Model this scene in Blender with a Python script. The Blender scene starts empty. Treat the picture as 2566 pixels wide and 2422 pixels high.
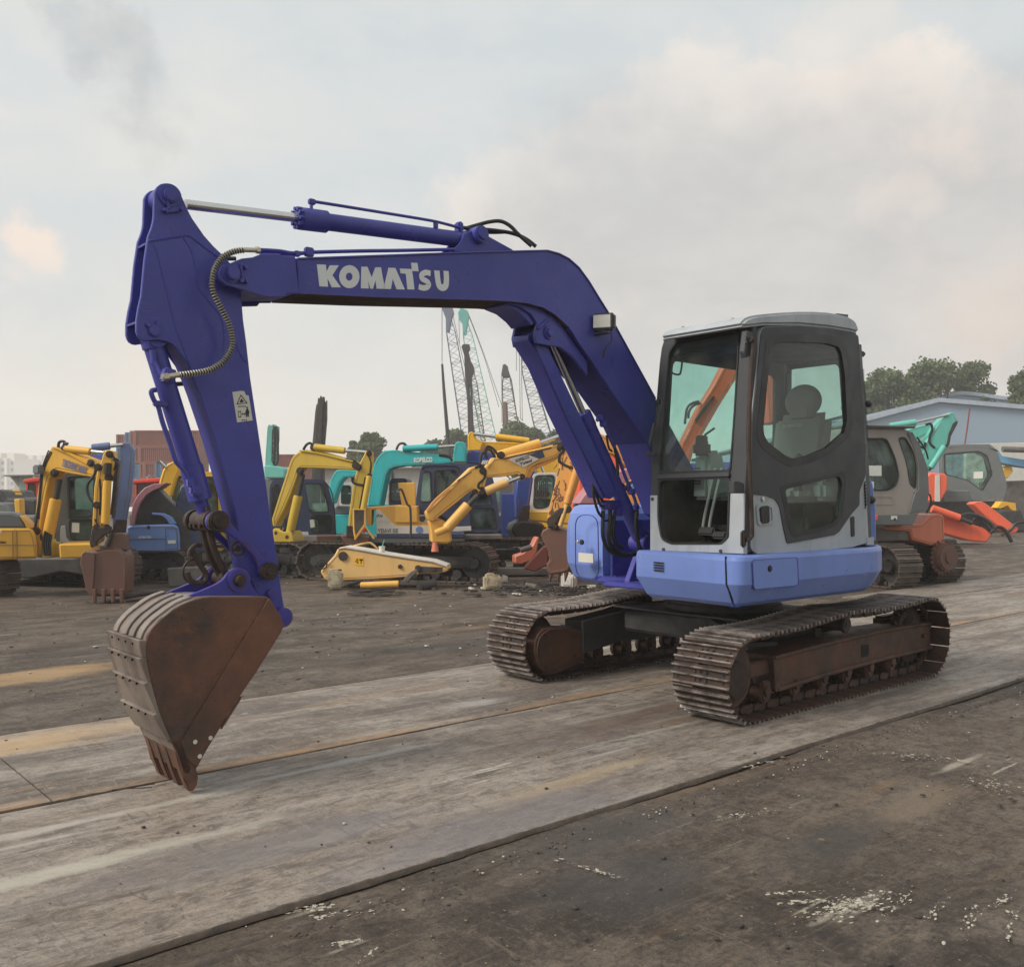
import bpy, bmesh, math, random
from mathutils import Vector, Matrix, geometry, noise as mnoise
R = math.radians
rnd = random.Random(7)
sc = bpy.context.scene
COL = sc.collection
# ---------------------------------------------------------------- camera
FPX, CX, HY, EYE = 2388.0, 1283.0, 1247.0, 1.45      # focal length, centre column and horizon row in photo pixels; eye height in metres
cd = bpy.data.cameras.new('camera'); cam = bpy.data.objects.new('camera', cd); COL.objects.link(cam)
cd.sensor_width = 36; cd.sensor_fit = 'HORIZONTAL'; cd.lens = FPX/2566*36
cd.shift_y = 36/2566; cd.clip_start = .05; cd.clip_end = 3000
cam.location = (0, 0, EYE); cam.rotation_euler = (R(90), 0, 0)
sc.camera = cam
sc.cycles.volume_bounces = 1
# ---------------------------------------------------------------- light
SUN_AZ, SUN_EL = R(246), R(40)       # compass style: measured from +Y towards +X
sd = bpy.data.lights.new('sun', 'SUN'); so = bpy.data.objects.new('sun', sd); COL.objects.link(so)
sd.energy = 2.8; sd.angle = R(22); sd.color = (1, .93, .84)
dirv = Vector((math.sin(SUN_AZ)*math.cos(SUN_EL), math.cos(SUN_AZ)*math.cos(SUN_EL), math.sin(SUN_EL)))
so.rotation_euler = dirv.to_track_quat('Z', 'Y').to_euler()
sc.view_settings.view_transform = 'Standard'; sc.view_settings.look = 'None'
sc.view_settings.gamma = 1; sc.view_settings.exposure = .32
def px_dir(u, v): return Vector(((u-CX)/FPX, 1, -(v-HY)/FPX)).normalized()
def world():
    w = bpy.data.worlds.new('World'); sc.world = w; w.use_nodes = True
    nt = w.node_tree; N = nt.nodes; L = nt.links; N.clear()
    out = N.new('ShaderNodeOutputWorld'); bg = N.new('ShaderNodeBackground'); L.new(bg.outputs[0], out.inputs[0])
    bg.inputs[1].default_value = .1
    sky = N.new('ShaderNodeTexSky'); sky.sky_type = 'NISHITA'; sky.sun_disc = False
    sky.sun_elevation = SUN_EL; sky.sun_rotation = SUN_AZ; sky.dust_density = 3; sky.air_density = 1.2
    tc = N.new('ShaderNodeTexCoord'); sep = N.new('ShaderNodeSeparateXYZ'); L.new(tc.outputs['Generated'], sep.inputs[0])
    def noise(scale, det, rough, dist, vec, loc=(0,0,0), sca=(1,1,1)):
        mp = N.new('ShaderNodeMapping'); L.new(vec, mp.inputs[0]); mp.inputs['Location'].default_value = loc; mp.inputs['Scale'].default_value = sca
        n = N.new('ShaderNodeTexNoise'); L.new(mp.outputs[0], n.inputs['Vector'])
        n.inputs['Scale'].default_value = scale; n.inputs['Detail'].default_value = det; n.inputs['Roughness'].default_value = rough; n.inputs['Distortion'].default_value = dist
        return n.outputs[0]
    def mth(op, a, b=0, c=0):
        n = N.new('ShaderNodeMath'); n.operation = op
        for i, x in enumerate((a, b, c)):
            if isinstance(x, (int, float)): n.inputs[i].default_value = x
            else: L.new(x, n.inputs[i])
        return n.outputs[0]
    def sstep(x, a, b, lo=0, hi=1):
        n = N.new('ShaderNodeMapRange'); n.interpolation_type = 'SMOOTHSTEP'; L.new(x, n.inputs[0])
        for i, q in enumerate((a, b, lo, hi)): n.inputs[i+1].default_value = q
        return n.outputs[0]
    def mix(f, a, b):
        n = N.new('ShaderNodeMix'); n.data_type = 'RGBA'
        if isinstance(f, (int, float)): n.inputs[0].default_value = f
        else: L.new(f, n.inputs[0])
        for i, x in ((6, a), (7, b)):
            if isinstance(x, tuple): n.inputs[i].default_value = (*x, 1)
            else: L.new(x, n.inputs[i])
        return n.outputs[2]
    V = tc.outputs['Generated']; z = sep.outputs[2]
    def warp(scale, amt, det=8, rough=.55, loc=(0, 0, 0)):
        mp = N.new('ShaderNodeMapping'); L.new(V, mp.inputs[0]); mp.inputs['Location'].default_value = loc
        nn = N.new('ShaderNodeTexNoise'); L.new(mp.outputs[0], nn.inputs['Vector']); nn.inputs['Scale'].default_value = scale; nn.inputs['Detail'].default_value = det; nn.inputs['Roughness'].default_value = rough
        sb = N.new('ShaderNodeVectorMath'); sb.operation = 'MULTIPLY_ADD'; L.new(nn.outputs[1], sb.inputs[0]); sb.inputs[1].default_value = (amt,)*3; sb.inputs[2].default_value = (-amt/2,)*3
        ad = N.new('ShaderNodeVectorMath'); L.new(V, ad.inputs[0]); L.new(sb.outputs[0], ad.inputs[1]); return ad.outputs[0]
    W1, W2 = warp(8, .19, 10, .62), warp(4, .26, 9, .62, (3, 1, 2))
    def blob(u, v, r0, r1, W=None):        # soft mask round a direction of the sky, ragged through the warp
        n = N.new('ShaderNodeVectorMath'); n.operation = 'DISTANCE'; L.new(W or W2, n.inputs[0]); n.inputs[1].default_value = px_dir(u, v)
        return sstep(n.outputs['Value'], r0, r1, 1, 0)
    def union(cs, soft, W, du=0, dv=0):
        m = None
        for u, v, r in cs:
            b = blob(u+du, v+dv, max(0, r-soft), r+soft, W); m = b if m is None else mth('MAXIMUM', m, b)
        return m
    # overcast veil: colours in linear light, times ten because the background runs at a tenth
    base = mix(sstep(z, -.02, .32), (6.35, 6.0, 5.5), (5.6, 5.95, 6.05))
    wn = noise(1.6, 5, .55, .3, V, (3.1, .4, 0), (1, 1, 2.2))
    base = mix(sstep(wn, .42, .66, 0, .55), base, (5.3, 5.75, 5.95))
    n2 = noise(2.6, 6, .55, .25, V, (.2, 1.7, 5.3), (1, 1, 2.6))
    base = mix(sstep(n2, .48, .66, 0, .6), base, (6.9, 6.7, 6.25))
    # piled cloud bank: lit cream rims along the top, flat grey body below them
    BANK = [(1120, 560, .030), (1200, 520, .042), (1290, 480, .045), (1370, 425, .045), (1450, 390, .050), (1540, 330, .050), (1585, 280, .026), (1660, 340, .060), (1780, 380, .085), (1960, 400, .10), (2160, 420, .11), (2350, 480, .11), (2520, 520, .11), (1500, 520, .10), (1750, 580, .13), (2050, 600, .15), (2400, 650, .14), (1330, 600, .075)]
    m1 = union(BANK, .016, W1); m2 = union(BANK, .055, W2, 25, 105)
    base = mix(mth('MULTIPLY', m1, .85), base, (8.3, 7.3, 6.4)); base = mix(mth('MULTIPLY', m2, .85), base, (4.55, 4.5, 4.5))
    sm = [(45, 605, .030), (60, 640, .022), (30, 660, .02)]
    base = mix(mth('MULTIPLY', union(sm, .014, W1), .8), base, (9.2, 7.1, 5.7))
    bl = [(120, 1060, .07), (330, 1050, .07), (560, 1090, .05), (-60, 980, .07)]
    base = mix(mth('MULTIPLY', union(bl, .05, W2), .5), base, (7.6, 6.35, 5.2))
    for (u, v, r0, r1, s, c) in ((2480, 800, .01, .10, .55, (7.7, 6.2, 5.2)), (2030, 60, .01, .045, .6, (7.4, 6.8, 6.2)), (1890, 170, .01, .045, .5, (7.1, 6.6, 6.1)), (2150, 20, .01, .06, .5, (7.4, 6.8, 6.1)),
                            (2380, 380, .01, .05, .5, (7.4, 6.3, 5.5)), (2240, 560, .01, .04, .5, (7.0, 6.0, 5.3)),
                            (235, 120, .002, .040, .75, (3.9, 4.15, 4.25)), (310, 235, .002, .045, .70, (4.0, 4.2, 4.3)), (130, 70, .002, .030, .55, (4.3, 4.5, 4.6)), (440, 290, .002, .035, .55, (4.6, 4.7, 4.7)),
                            (1000, 300, .03, .20, .35, (5.2, 5.8, 6.1)), (80, 850, .02, .14, .45, (5.2, 5.6, 5.8)), (1500, 100, .05, .25, .3, (5.3, 5.8, 5.95)), (500, 760, .03, .14, .3, (6.5, 6.2, 5.8))):
        base = mix(mth('MULTIPLY', blob(u, v, r0, r1, W1), s), base, c)
    n3 = noise(9, 7, .6, .2, V, (0, 0, 2), (1, 1, 2))
    base = mix(sstep(n3, .35, .70, 0, .28), base, (7.4, 7.0, 6.6))
    veil = mix(.93, sky.outputs[0], base)
    L.new(veil, bg.inputs[0])
world()
# ---------------------------------------------------------------- helpers
class Frame:
    def __init__(s, x, y, yaw, z=0):
        s.M = Matrix.Translation((x, y, z)) @ Matrix.Rotation(yaw, 4, 'Z'); s.I = s.M.inverted()
        s.o = s.I @ Vector((0, 0, EYE)); s.yaw = yaw
    def ray(s, u, v): return (s.I.to_3x3() @ px_dir(u, v))
class Pl:                           # a plane in a frame; traced pixels become real 2-D coordinates on it
    def __init__(s, F, o, ex, ey):
        s.F = F; s.o = Vector(o); s.ex = Vector(ex).normalized(); s.ey = Vector(ey).normalized(); s.n = s.ex.cross(s.ey)
    def hit(s, u, v):
        d = s.F.ray(u, v); t = (s.o-s.F.o).dot(s.n)/d.dot(s.n); return s.F.o+d*t
    def p(s, u, v):
        q = s.hit(u, v)-s.o; return (q.dot(s.ex), q.dot(s.ey))
    def pts(s, px): return [s.p(*q) for q in px]
    def P(s, x, y, h=0): return s.o+s.ex*x+s.ey*y+s.n*h
def side(F, s): return Pl(F, (0, -s, 0), (1, 0, 0), (0, 0, 1))
def bgframe(u, Y, yaw=0): return Frame((u-CX)/FPX*Y, Y, R(yaw))
def area(p): return sum(p[i-1][0]*p[i][1]-p[i][0]*p[i-1][1] for i in range(len(p)))/2
def rounded(pts, r, n=4):
    out = []; N = len(pts)
    for i in range(N):
        a, b, c = Vector(pts[i-1]), Vector(pts[i]), Vector(pts[(i+1) % N])
        d1, d2 = (a-b), (c-b); l1, l2 = d1.length, d2.length
        if l1 < 1e-6 or l2 < 1e-6: continue
        q = min(r, l1*.45, l2*.45); p0 = b+d1/l1*q; p1 = b+d2/l2*q
        for k in range(n+1):
            t = k/n; out.append(tuple((1-t)**2*p0+2*t*(1-t)*b+t*t*p1))
    return out
def catmull(pts, n=6, closed=False):
    P = [Vector(p) for p in pts]; N = len(P); out = []
    for i in range(N if closed else N-1):
        p0, p1, p2, p3 = (P[(i-1) % N] if closed or i > 0 else P[0]), P[i], P[(i+1) % N], (P[(i+2) % N] if closed or i+2 < N else P[-1])
        for k in range(n):
            t = k/n; out.append(.5*((2*p1)+(p2-p0)*t+(2*p0-5*p1+4*p2-p3)*t*t+(3*p1-p0-3*p2+p3)*t**3))
    if not closed: out.append(P[-1])
    return out
def inset(pts, f):
    cx = sum(p[0] for p in pts)/len(pts); cy = sum(p[1] for p in pts)/len(pts)
    return [(cx+(p[0]-cx)*f, cy+(p[1]-cy)*f) for p in pts]
class MB:
    def __init__(s): s.bm = bmesh.new()
    def merge(s, o, mi=0):
        base = {}
        for v in o.verts: base[v] = s.bm.verts.new(v.co)
        for f in o.faces:
            try: g = s.bm.faces.new([base[v] for v in f.verts]); g.material_index = mi if mi else f.material_index
            except ValueError: pass
        o.free(); return s
    def prism(s, pl, outs, h0, h1, bev=0, mi=0, seg=1):
        if not isinstance(outs[0][0], (tuple, list, Vector)): outs = [outs]
        outs = [list(o) for o in outs]
        if area(outs[0]) < 0: outs[0].reverse()
        for o in outs[1:]:
            if area(o) > 0: o.reverse()
        b = bmesh.new(); lo = []; hi = []
        for o in outs:
            lo.append([b.verts.new(pl.P(p[0], p[1], h0)) for p in o]); hi.append([b.verts.new(pl.P(p[0], p[1], h1)) for p in o])
        if len(outs) == 1:
            b.faces.new(hi[0]); b.faces.new(lo[0][::-1])
        else:
            flat_lo = [v for r in lo for v in r]; flat_hi = [v for r in hi for v in r]
            for t in geometry.tessellate_polygon([[Vector((p[0], p[1], 0)) for p in o] for o in outs]):
                for fl in (flat_hi, flat_lo):
                    try: b.faces.new([fl[i] for i in t])
                    except ValueError: pass
        for l, h in zip(lo, hi):
            n = len(l)
            for i in range(n): b.faces.new((l[i], l[(i+1) % n], h[(i+1) % n], h[i]))
        bmesh.ops.recalc_face_normals(b, faces=b.faces[:])
        if bev > 0:
            es = [e for e in b.edges if len(e.link_faces) == 2 and e.calc_face_angle(0) > R(50)]
            bmesh.ops.bevel(b, geom=es, offset=bev, segments=seg, affect='EDGES', clamp_overlap=True)
        return s.merge(b, mi)
    def box(s, c, d, bev=0, rot=None, mi=0, taper=None):
        b = bmesh.new(); bmesh.ops.create_cube(b, size=1)
        for v in b.verts:
            v.co = Vector((v.co.x*d[0], v.co.y*d[1], v.co.z*d[2]))
            if taper and v.co.z > 0: v.co.x *= taper[0]; v.co.y *= taper[1]
        if bev: bmesh.ops.bevel(b, geom=b.edges[:], offset=bev, segments=2, affect='EDGES', clamp_overlap=True)
        M = Matrix.Translation(Vector(c)) @ (rot.to_4x4() if rot is not None else Matrix.Identity(4))
        b.transform(M); return s.merge(b, mi)
    def cyl(s, p0, p1, r0, r1=None, n=16, bev=0, mi=0, caps=True):
        p0, p1 = Vector(p0), Vector(p1); r1 = r0 if r1 is None else r1; d = p1-p0
        if d.length < 1e-6: return s
        b = bmesh.new(); bmesh.ops.create_cone(b, cap_ends=caps, segments=n, radius1=r0, radius2=r1, depth=d.length)
        if bev: bmesh.ops.bevel(b, geom=[e for e in b.edges if e.calc_face_angle(0) > R(60)], offset=bev, segments=2, affect='EDGES')
        b.transform(Matrix.Translation((p0+p1)/2) @ d.to_track_quat('Z', 'Y').to_matrix().to_4x4()); return s.merge(b, mi)
    def tube(s, pts, r, n=8, mi=0, smooth=0):
        P = [Vector(p) for p in pts]
        if smooth: P = catmull(P, smooth)
        rr = r if isinstance(r, (list, tuple)) else [r]*len(P)
        if len(rr) != len(P): rr = [rr[min(len(rr)-1, int(i*len(rr)/len(P)))] for i in range(len(P))]
        b = bmesh.new(); rings = []; up = None
        for i, p in enumerate(P):
            t = (P[min(i+1, len(P)-1)]-P[max(i-1, 0)]).normalized()
            if up is None: up = t.orthogonal().normalized()
            up = (up-t*up.dot(t))
            up = up.normalized() if up.length > 1e-6 else t.orthogonal().normalized()
            w = t.cross(up); rings.append([b.verts.new(p+(up*math.cos(2*math.pi*k/n)+w*math.sin(2*math.pi*k/n))*rr[i]) for k in range(n)])
        for a, c in zip(rings, rings[1:]):
            for k in range(n): b.faces.new((a[k], a[(k+1) % n], c[(k+1) % n], c[k]))
        b.faces.new(rings[0][::-1]); b.faces.new(rings[-1]); return s.merge(b, mi)
    def sphere(s, c, r, sc3=(1, 1, 1), n=2, mi=0, rot=None):
        b = bmesh.new(); bmesh.ops.create_icosphere(b, subdivisions=n, radius=r)
        for v in b.verts: v.co = Vector((v.co.x*sc3[0], v.co.y*sc3[1], v.co.z*sc3[2]))
        b.transform(Matrix.Translation(Vector(c)) @ (rot.to_4x4() if rot is not None else Matrix.Identity(4))); return s.merge(b, mi)
    def loft(s, loops, cap=True, closed=True, mi=0):
        b = bmesh.new(); rs = [[b.verts.new(p) for p in l] for l in loops]; n = len(rs[0])
        for a, c in zip(rs, rs[1:]):
            for k in range(n if closed else n-1): b.faces.new((a[k], a[(k+1) % n], c[(k+1) % n], c[k]))
        if cap: b.faces.new(rs[0][::-1]); b.faces.new(rs[-1])
        bmesh.ops.recalc_face_normals(b, faces=b.faces[:]); return s.merge(b, mi)
    def obj(s, name, mats, parent=None, ang=32, matrix=None, normals=False):
        me = bpy.data.meshes.new(name)
        if normals: bmesh.ops.recalc_face_normals(s.bm, faces=s.bm.faces[:])
        s.bm.to_mesh(me); s.bm.free()
        for m in (mats if isinstance(mats, (list, tuple)) else [mats]): me.materials.append(m)
        me.polygons.foreach_set('use_smooth', [True]*len(me.polygons)); me.set_sharp_from_angle(angle=R(ang))
        o = bpy.data.objects.new(name, me); COL.objects.link(o)
        if parent is not None: o.parent = parent
        if matrix is not None: o.matrix_local = matrix
        return o
def tag(o, label=None, cat=None, group=None, kind=None):
    if label: o['label'] = label
    if cat: o['category'] = cat
    if group: o['group'] = group
    if kind: o['kind'] = kind
    return o
def thing(F, name, label, cat, group=None):
    o = bpy.data.objects.new(name, None); COL.objects.link(o); o.matrix_world = F.M; o.empty_display_size = .3
    return tag(o, label, cat, group)
def text_mb(pl, txt, a, b, hpx, h=.004, mb=None, bold=.0, shear=0):   # words between two traced pixels, hpx tall
    cu = bpy.data.curves.new('t', 'FONT'); cu.body = txt; cu.size = 1; cu.offset = bold; cu.shear = shear; cu.extrude = .001
    ob = bpy.data.objects.new('t', cu); COL.objects.link(ob); bpy.context.view_layer.update()
    dg = bpy.context.evaluated_depsgraph_get(); me = bpy.data.meshes.new_from_object(ob.evaluated_get(dg)); 
    bpy.data.objects.remove(ob); bpy.data.curves.remove(cu)
    A, B = Vector(pl.p(*a)), Vector(pl.p(*b)); C = Vector(pl.p(a[0], a[1]-hpx)); H = (C-A).length; W = (B-A).length; ux = (B-A)/W; uy = Vector((-ux.y, ux.x))
    xs = [v.co.x for v in me.vertices]; ys = [v.co.y for v in me.vertices]; x0, x1, y0, y1 = min(xs), max(xs), min(ys), max(ys)
    bm = bmesh.new(); bm.from_mesh(me)
    for v in bm.verts:
        q = A+ux*((v.co.x-x0)/(x1-x0)*W)+uy*((v.co.y-y0)/(y1-y0)*H); v.co = pl.P(q.x, q.y, h+v.co.z)
    bpy.data.meshes.remove(me); mb = mb or MB(); return mb.merge(bm)
# ---------------------------------------------------------------- materials
def lin(c): return tuple(((x/255)/12.92 if x <= 10 else (((x/255)+.055)/1.055)**2.4) for x in c)
def mat(name, col, rough=.5, metal=0, col2=None, var=.5, sc1=3, dirt=None, damt=0, dsc=2.5, streak=0, bump=.1, bsc=60, spec=.5, coat=0, aniso=(1, 1, 1), speck=None, spk=.7, wear=None, wamt=0):
    m = bpy.data.materials.new(name); m.use_nodes = True; nt = m.node_tree; N = nt.nodes; L = nt.links
    b = N['Principled BSDF']; tc = N.new('ShaderNodeTexCoord')
    def nz(s, det=5, rg=.6, scl=(1, 1, 1), dist=0, loc=0):
        mp = N.new('ShaderNodeMapping'); L.new(tc.outputs['Object'], mp.inputs[0]); mp.inputs['Scale'].default_value = scl; mp.inputs['Location'].default_value = (loc, loc*.7, loc*.3)
        n = N.new('ShaderNodeTexNoise'); L.new(mp.outputs[0], n.inputs['Vector']); n.inputs['Scale'].default_value = s; n.inputs['Detail'].default_value = det; n.inputs['Roughness'].default_value = rg; n.inputs['Distortion'].default_value = dist
        return n.outputs[0]
    def mr(x, a, c, lo=0, hi=1):
        n = N.new('ShaderNodeMapRange'); L.new(x, n.inputs[0])
        for i, q in enumerate((a, c, lo, hi)): n.inputs[i+1].default_value = q
        return n.outputs[0]
    def mx(f, a, c):
        n = N.new('ShaderNodeMix'); n.data_type = 'RGBA'; L.new(f, n.inputs[0])
        for i, x in ((6, a), (7, c)):
            if isinstance(x, tuple): n.inputs[i].default_value = (*x[:3], 1)
            else: L.new(x, n.inputs[i])
        return n.outputs[2]
    c2 = col2 or tuple(x*.72 for x in col)
    c = mx(mr(nz(sc1, 6, .6, aniso), .38, .66, 0, var), col, c2)
    if streak: c = mx(mr(nz(9, 4, .6, (1, 1, .12), loc=4), .5, .75, 0, streak), c, tuple(x*.45+.02 for x in c2))
    if dirt:
        f = mr(nz(dsc, 8, .68, aniso, .3, 2), .64-.22*damt, .80-.22*damt, 0, min(1, .12+damt*1.5)); c = mx(f, c, dirt)
    if speck: c = mx(mr(nz(38, 3, .7, aniso, 0, 9), spk-.03, spk+.02, 0, .9), c, speck)
    if wear:
        g = N.new('ShaderNodeNewGeometry'); bv = N.new('ShaderNodeBevel'); bv.samples = 3; bv.inputs[0].default_value = .010
        dt = N.new('ShaderNodeVectorMath'); dt.operation = 'DOT_PRODUCT'; L.new(g.outputs['Normal'], dt.inputs[0]); L.new(bv.outputs[0], dt.inputs[1]); f = mr(dt.outputs['Value'], .97, .82, 0, wamt); m2 = N.new('ShaderNodeMath'); m2.operation = 'MULTIPLY'; L.new(f, m2.inputs[0]); L.new(mr(nz(14, 4), .42, .56), m2.inputs[1]); c = mx(m2.outputs[0], c, wear)
    L.new(c, b.inputs['Base Color']); b.inputs['Metallic'].default_value = metal; b.inputs['Specular IOR Level'].default_value = spec
    if coat: b.inputs['Coat Weight'].default_value = coat; b.inputs['Coat Roughness'].default_value = .15
    L.new(mr(nz(sc1*2.3, 5, .6, aniso, 0, 5), .3, .7, max(.05, rough-.12), min(1, rough+.14)), b.inputs['Roughness'])
    if bump:
        bp = N.new('ShaderNodeBump'); bp.inputs['Strength'].default_value = bump; bp.inputs['Distance'].default_value = .01; L.new(nz(bsc, 6, .65, aniso), bp.inputs['Height']); L.new(bp.outputs[0], b.inputs['Normal'])
    return m
def glass(name, tint, rough=.02, dust=.16, dc=(.32, .31, .28)):  # dust film; on the background cabs it also carries painted sky reflection
    m = bpy.data.materials.new(name); m.use_nodes = True; nt = m.node_tree; N = nt.nodes; L = nt.links; N.clear()
    o = N.new('ShaderNodeOutputMaterial'); t = N.new('ShaderNodeBsdfTransparent'); g = N.new('ShaderNodeBsdfGlossy'); mx = N.new('ShaderNodeMixShader'); f = N.new('ShaderNodeFresnel')
    f.inputs[0].default_value = 1.45; t.inputs[0].default_value = (*tint, 1); g.inputs['Roughness'].default_value = rough
    n = N.new('ShaderNodeTexNoise'); n.inputs['Scale'].default_value = 3.5; n.inputs['Detail'].default_value = 6; tc = N.new('ShaderNodeTexCoord'); L.new(tc.outputs['Object'], n.inputs['Vector'])
    d = N.new('ShaderNodeBsdfDiffuse'); d.inputs[0].default_value = (*dc, 1); m2 = N.new('ShaderNodeMixShader'); mr = N.new('ShaderNodeMapRange'); L.new(n.outputs[0], mr.inputs[0]); mr.inputs[1].default_value = .4; mr.inputs[2].default_value = .75; mr.inputs[3].default_value = .02; mr.inputs[4].default_value = dust
    L.new(mr.outputs[0], m2.inputs[0]); L.new(t.outputs[0], m2.inputs[1]); L.new(d.outputs[0], m2.inputs[2])
    ge = N.new('ShaderNodeNewGeometry'); iv = N.new('ShaderNodeMath'); iv.operation = 'SUBTRACT'; iv.inputs[0].default_value = 1; L.new(ge.outputs['Backfacing'], iv.inputs[1])      # the far face of the pane neither mirrors nor tints again
    fm = N.new('ShaderNodeMath'); fm.operation = 'MULTIPLY'; L.new(f.outputs[0], fm.inputs[0]); L.new(iv.outputs[0], fm.inputs[1]); dm = N.new('ShaderNodeMath'); dm.operation = 'MULTIPLY'; L.new(mr.outputs[0], dm.inputs[0]); L.new(iv.outputs[0], dm.inputs[1]); L.new(dm.outputs[0], m2.inputs[0])
    tm = N.new('ShaderNodeMix'); tm.data_type = 'RGBA'; L.new(ge.outputs['Backfacing'], tm.inputs[0]); tm.inputs[6].default_value = (*tint, 1); tm.inputs[7].default_value = (1, 1, 1, 1); L.new(tm.outputs[2], t.inputs[0])
    f.inputs[0].default_value = 1.5
    L.new(fm.outputs[0], mx.inputs[0]); L.new(m2.outputs[0], mx.inputs[1]); L.new(g.outputs[0], mx.inputs[2]); L.new(mx.outputs[0], o.inputs[0]); return m
M = {}
M['boom'] = mat('deep_blue_paint', (.060, .063, .300), .33, col2=(.043, .047, .235), var=.85, sc1=2.4, streak=.16, dirt=(.11, .095, .13), damt=.10, dsc=5, speck=(.018, .016, .05), spk=.70, bump=.06, bsc=25, spec=.34)
M['boomc'] = mat('deep_blue_chipped_paint', (.045, .042, .31), .45, col2=(.030, .028, .22), var=.7, dirt=(.035, .020, .012), damt=.55, dsc=6, bump=.12, bsc=35, wear=(.16, .07, .035), wamt=.9)
M['skirt'] = mat('light_blue_paint', (.165, .250, .60), .36, col2=(.140, .215, .53), var=.8, sc1=2, streak=.18, dirt=(.16, .17, .28), damt=.10, dsc=4, bump=.03, bsc=12, spec=.5)
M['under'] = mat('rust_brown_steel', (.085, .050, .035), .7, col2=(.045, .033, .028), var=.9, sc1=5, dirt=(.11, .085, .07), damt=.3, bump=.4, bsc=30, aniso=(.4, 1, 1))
M['bucket'] = mat('rusty_bucket_steel', (.165, .070, .040), .46, col2=(.055, .036, .029), var=1, sc1=2.2, dirt=(.27, .10, .038), damt=.34, dsc=3.6, bump=.5, bsc=28, spec=.4, speck=(.03, .02, .018), spk=.68)
M['shell'] = mat('worn_bucket_steel', (.27, .225, .195), .42, metal=.35, col2=(.115, .088, .075), var=1, sc1=5, dirt=(.12, .05, .03), damt=.30, dsc=5, bump=.5, bsc=30, aniso=(1, 1, .35))
M['rust'] = mat('dark_rusty_steel', (.060, .038, .030), .6, metal=.3, col2=(.032, .024, .022), var=1, sc1=9, dirt=(.13, .055, .03), damt=.35, dsc=8, bump=.5, bsc=45)
M['bar'] = mat('worn_grouser_steel', (.33, .29, .265), .36, metal=.6, col2=(.10, .078, .068), var=1, sc1=10, dirt=(.14, .065, .04), damt=.25, dsc=9, bump=.3, bsc=50)
M['shoe'] = mat('track_steel', (.078, .040, .026), .5, metal=.2, col2=(.030, .022, .019), var=1, sc1=6, dirt=(.30, .105, .040), damt=.34, dsc=4, bump=.4, bsc=40)
M['frame'] = mat('track_frame_steel', (.110, .048, .027), .55, metal=.1, col2=(.045, .026, .020), var=1, sc1=4, dirt=(.17, .10, .06), damt=.18, dsc=7, streak=.4, bump=.4, bsc=40)
M['dframe'] = mat('dark_greasy_steel', (.048, .046, .046), .48, col2=(.022, .021, .021), var=1, sc1=4, dirt=(.06, .05, .045), damt=.35, dsc=6, streak=.3, bump=.35, bsc=30)
M['black'] = mat('black_rubber', (.012, .012, .013), .45, var=.5, bump=.15, bsc=80)
M['lining'] = mat('dark_brown_cab_lining', (.075, .062, .052), .6, col2=(.018, .016, .015), var=1, sc1=3, dirt=(.09, .075, .06), damt=.3, bump=.3)
M['void'] = mat('black_interior', (.006, .006, .007), .8, bump=0)
M['dgrey'] = mat('dark_grey_paint', (.043, .046, .052), .55, col2=(.034, .036, .040), var=.7, sc1=2, dirt=(.09, .085, .08), damt=.06, streak=.10, bump=.12, bsc=120)
M['lgrey'] = mat('light_grey_paint', (.40, .43, .46), .45, col2=(.30, .325, .34), var=.7, sc1=2.5, dirt=(.14, .11, .075), damt=.16, dsc=5, streak=.40, bump=.05, bsc=30)
M['chrome'] = mat('chrome_rod', (.62, .62, .60), .22, metal=1, var=.4, bump=.02)
M['brass'] = mat('hose_fitting', (.50, .46, .34), .35, metal=.8, var=.5, bump=.1)
M['hose'] = mat('ribbed_hose', (.030, .029, .026), .42, bump=.05)
M['hoseR'] = mat('hose_coil', (.42, .40, .32), .4, metal=.4, bump=.05)
M['white'] = mat('white_lettering', (.66, .68, .66), .5, var=.35, bump=.02)
M['label'] = mat('white_sticker', (.60, .58, .50), .6, col2=(.45, .43, .36), var=.5, bump=.05)
M['ink'] = mat('black_ink', (.02, .02, .02), .6, bump=0)
M['seat'] = mat('grey_seat_cloth', (.30, .285, .26), .8, var=.4, bump=.3, bsc=200)
M['cons'] = mat('console_plastic', (.33, .35, .33), .6, var=.4, bump=.1)
M['lens'] = mat('lamp_lens', (.80, .78, .68), .15, var=.6, sc1=12, bump=.2, bsc=90, coat=.5)
M['gw'] = glass('green_tinted_glass', (.66, .90, .84)); M['gd'] = glass('smoked_door_glass', (.62, .76, .71)); M['gb'] = glass('dusty_glass', (.55, .66, .62))
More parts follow.
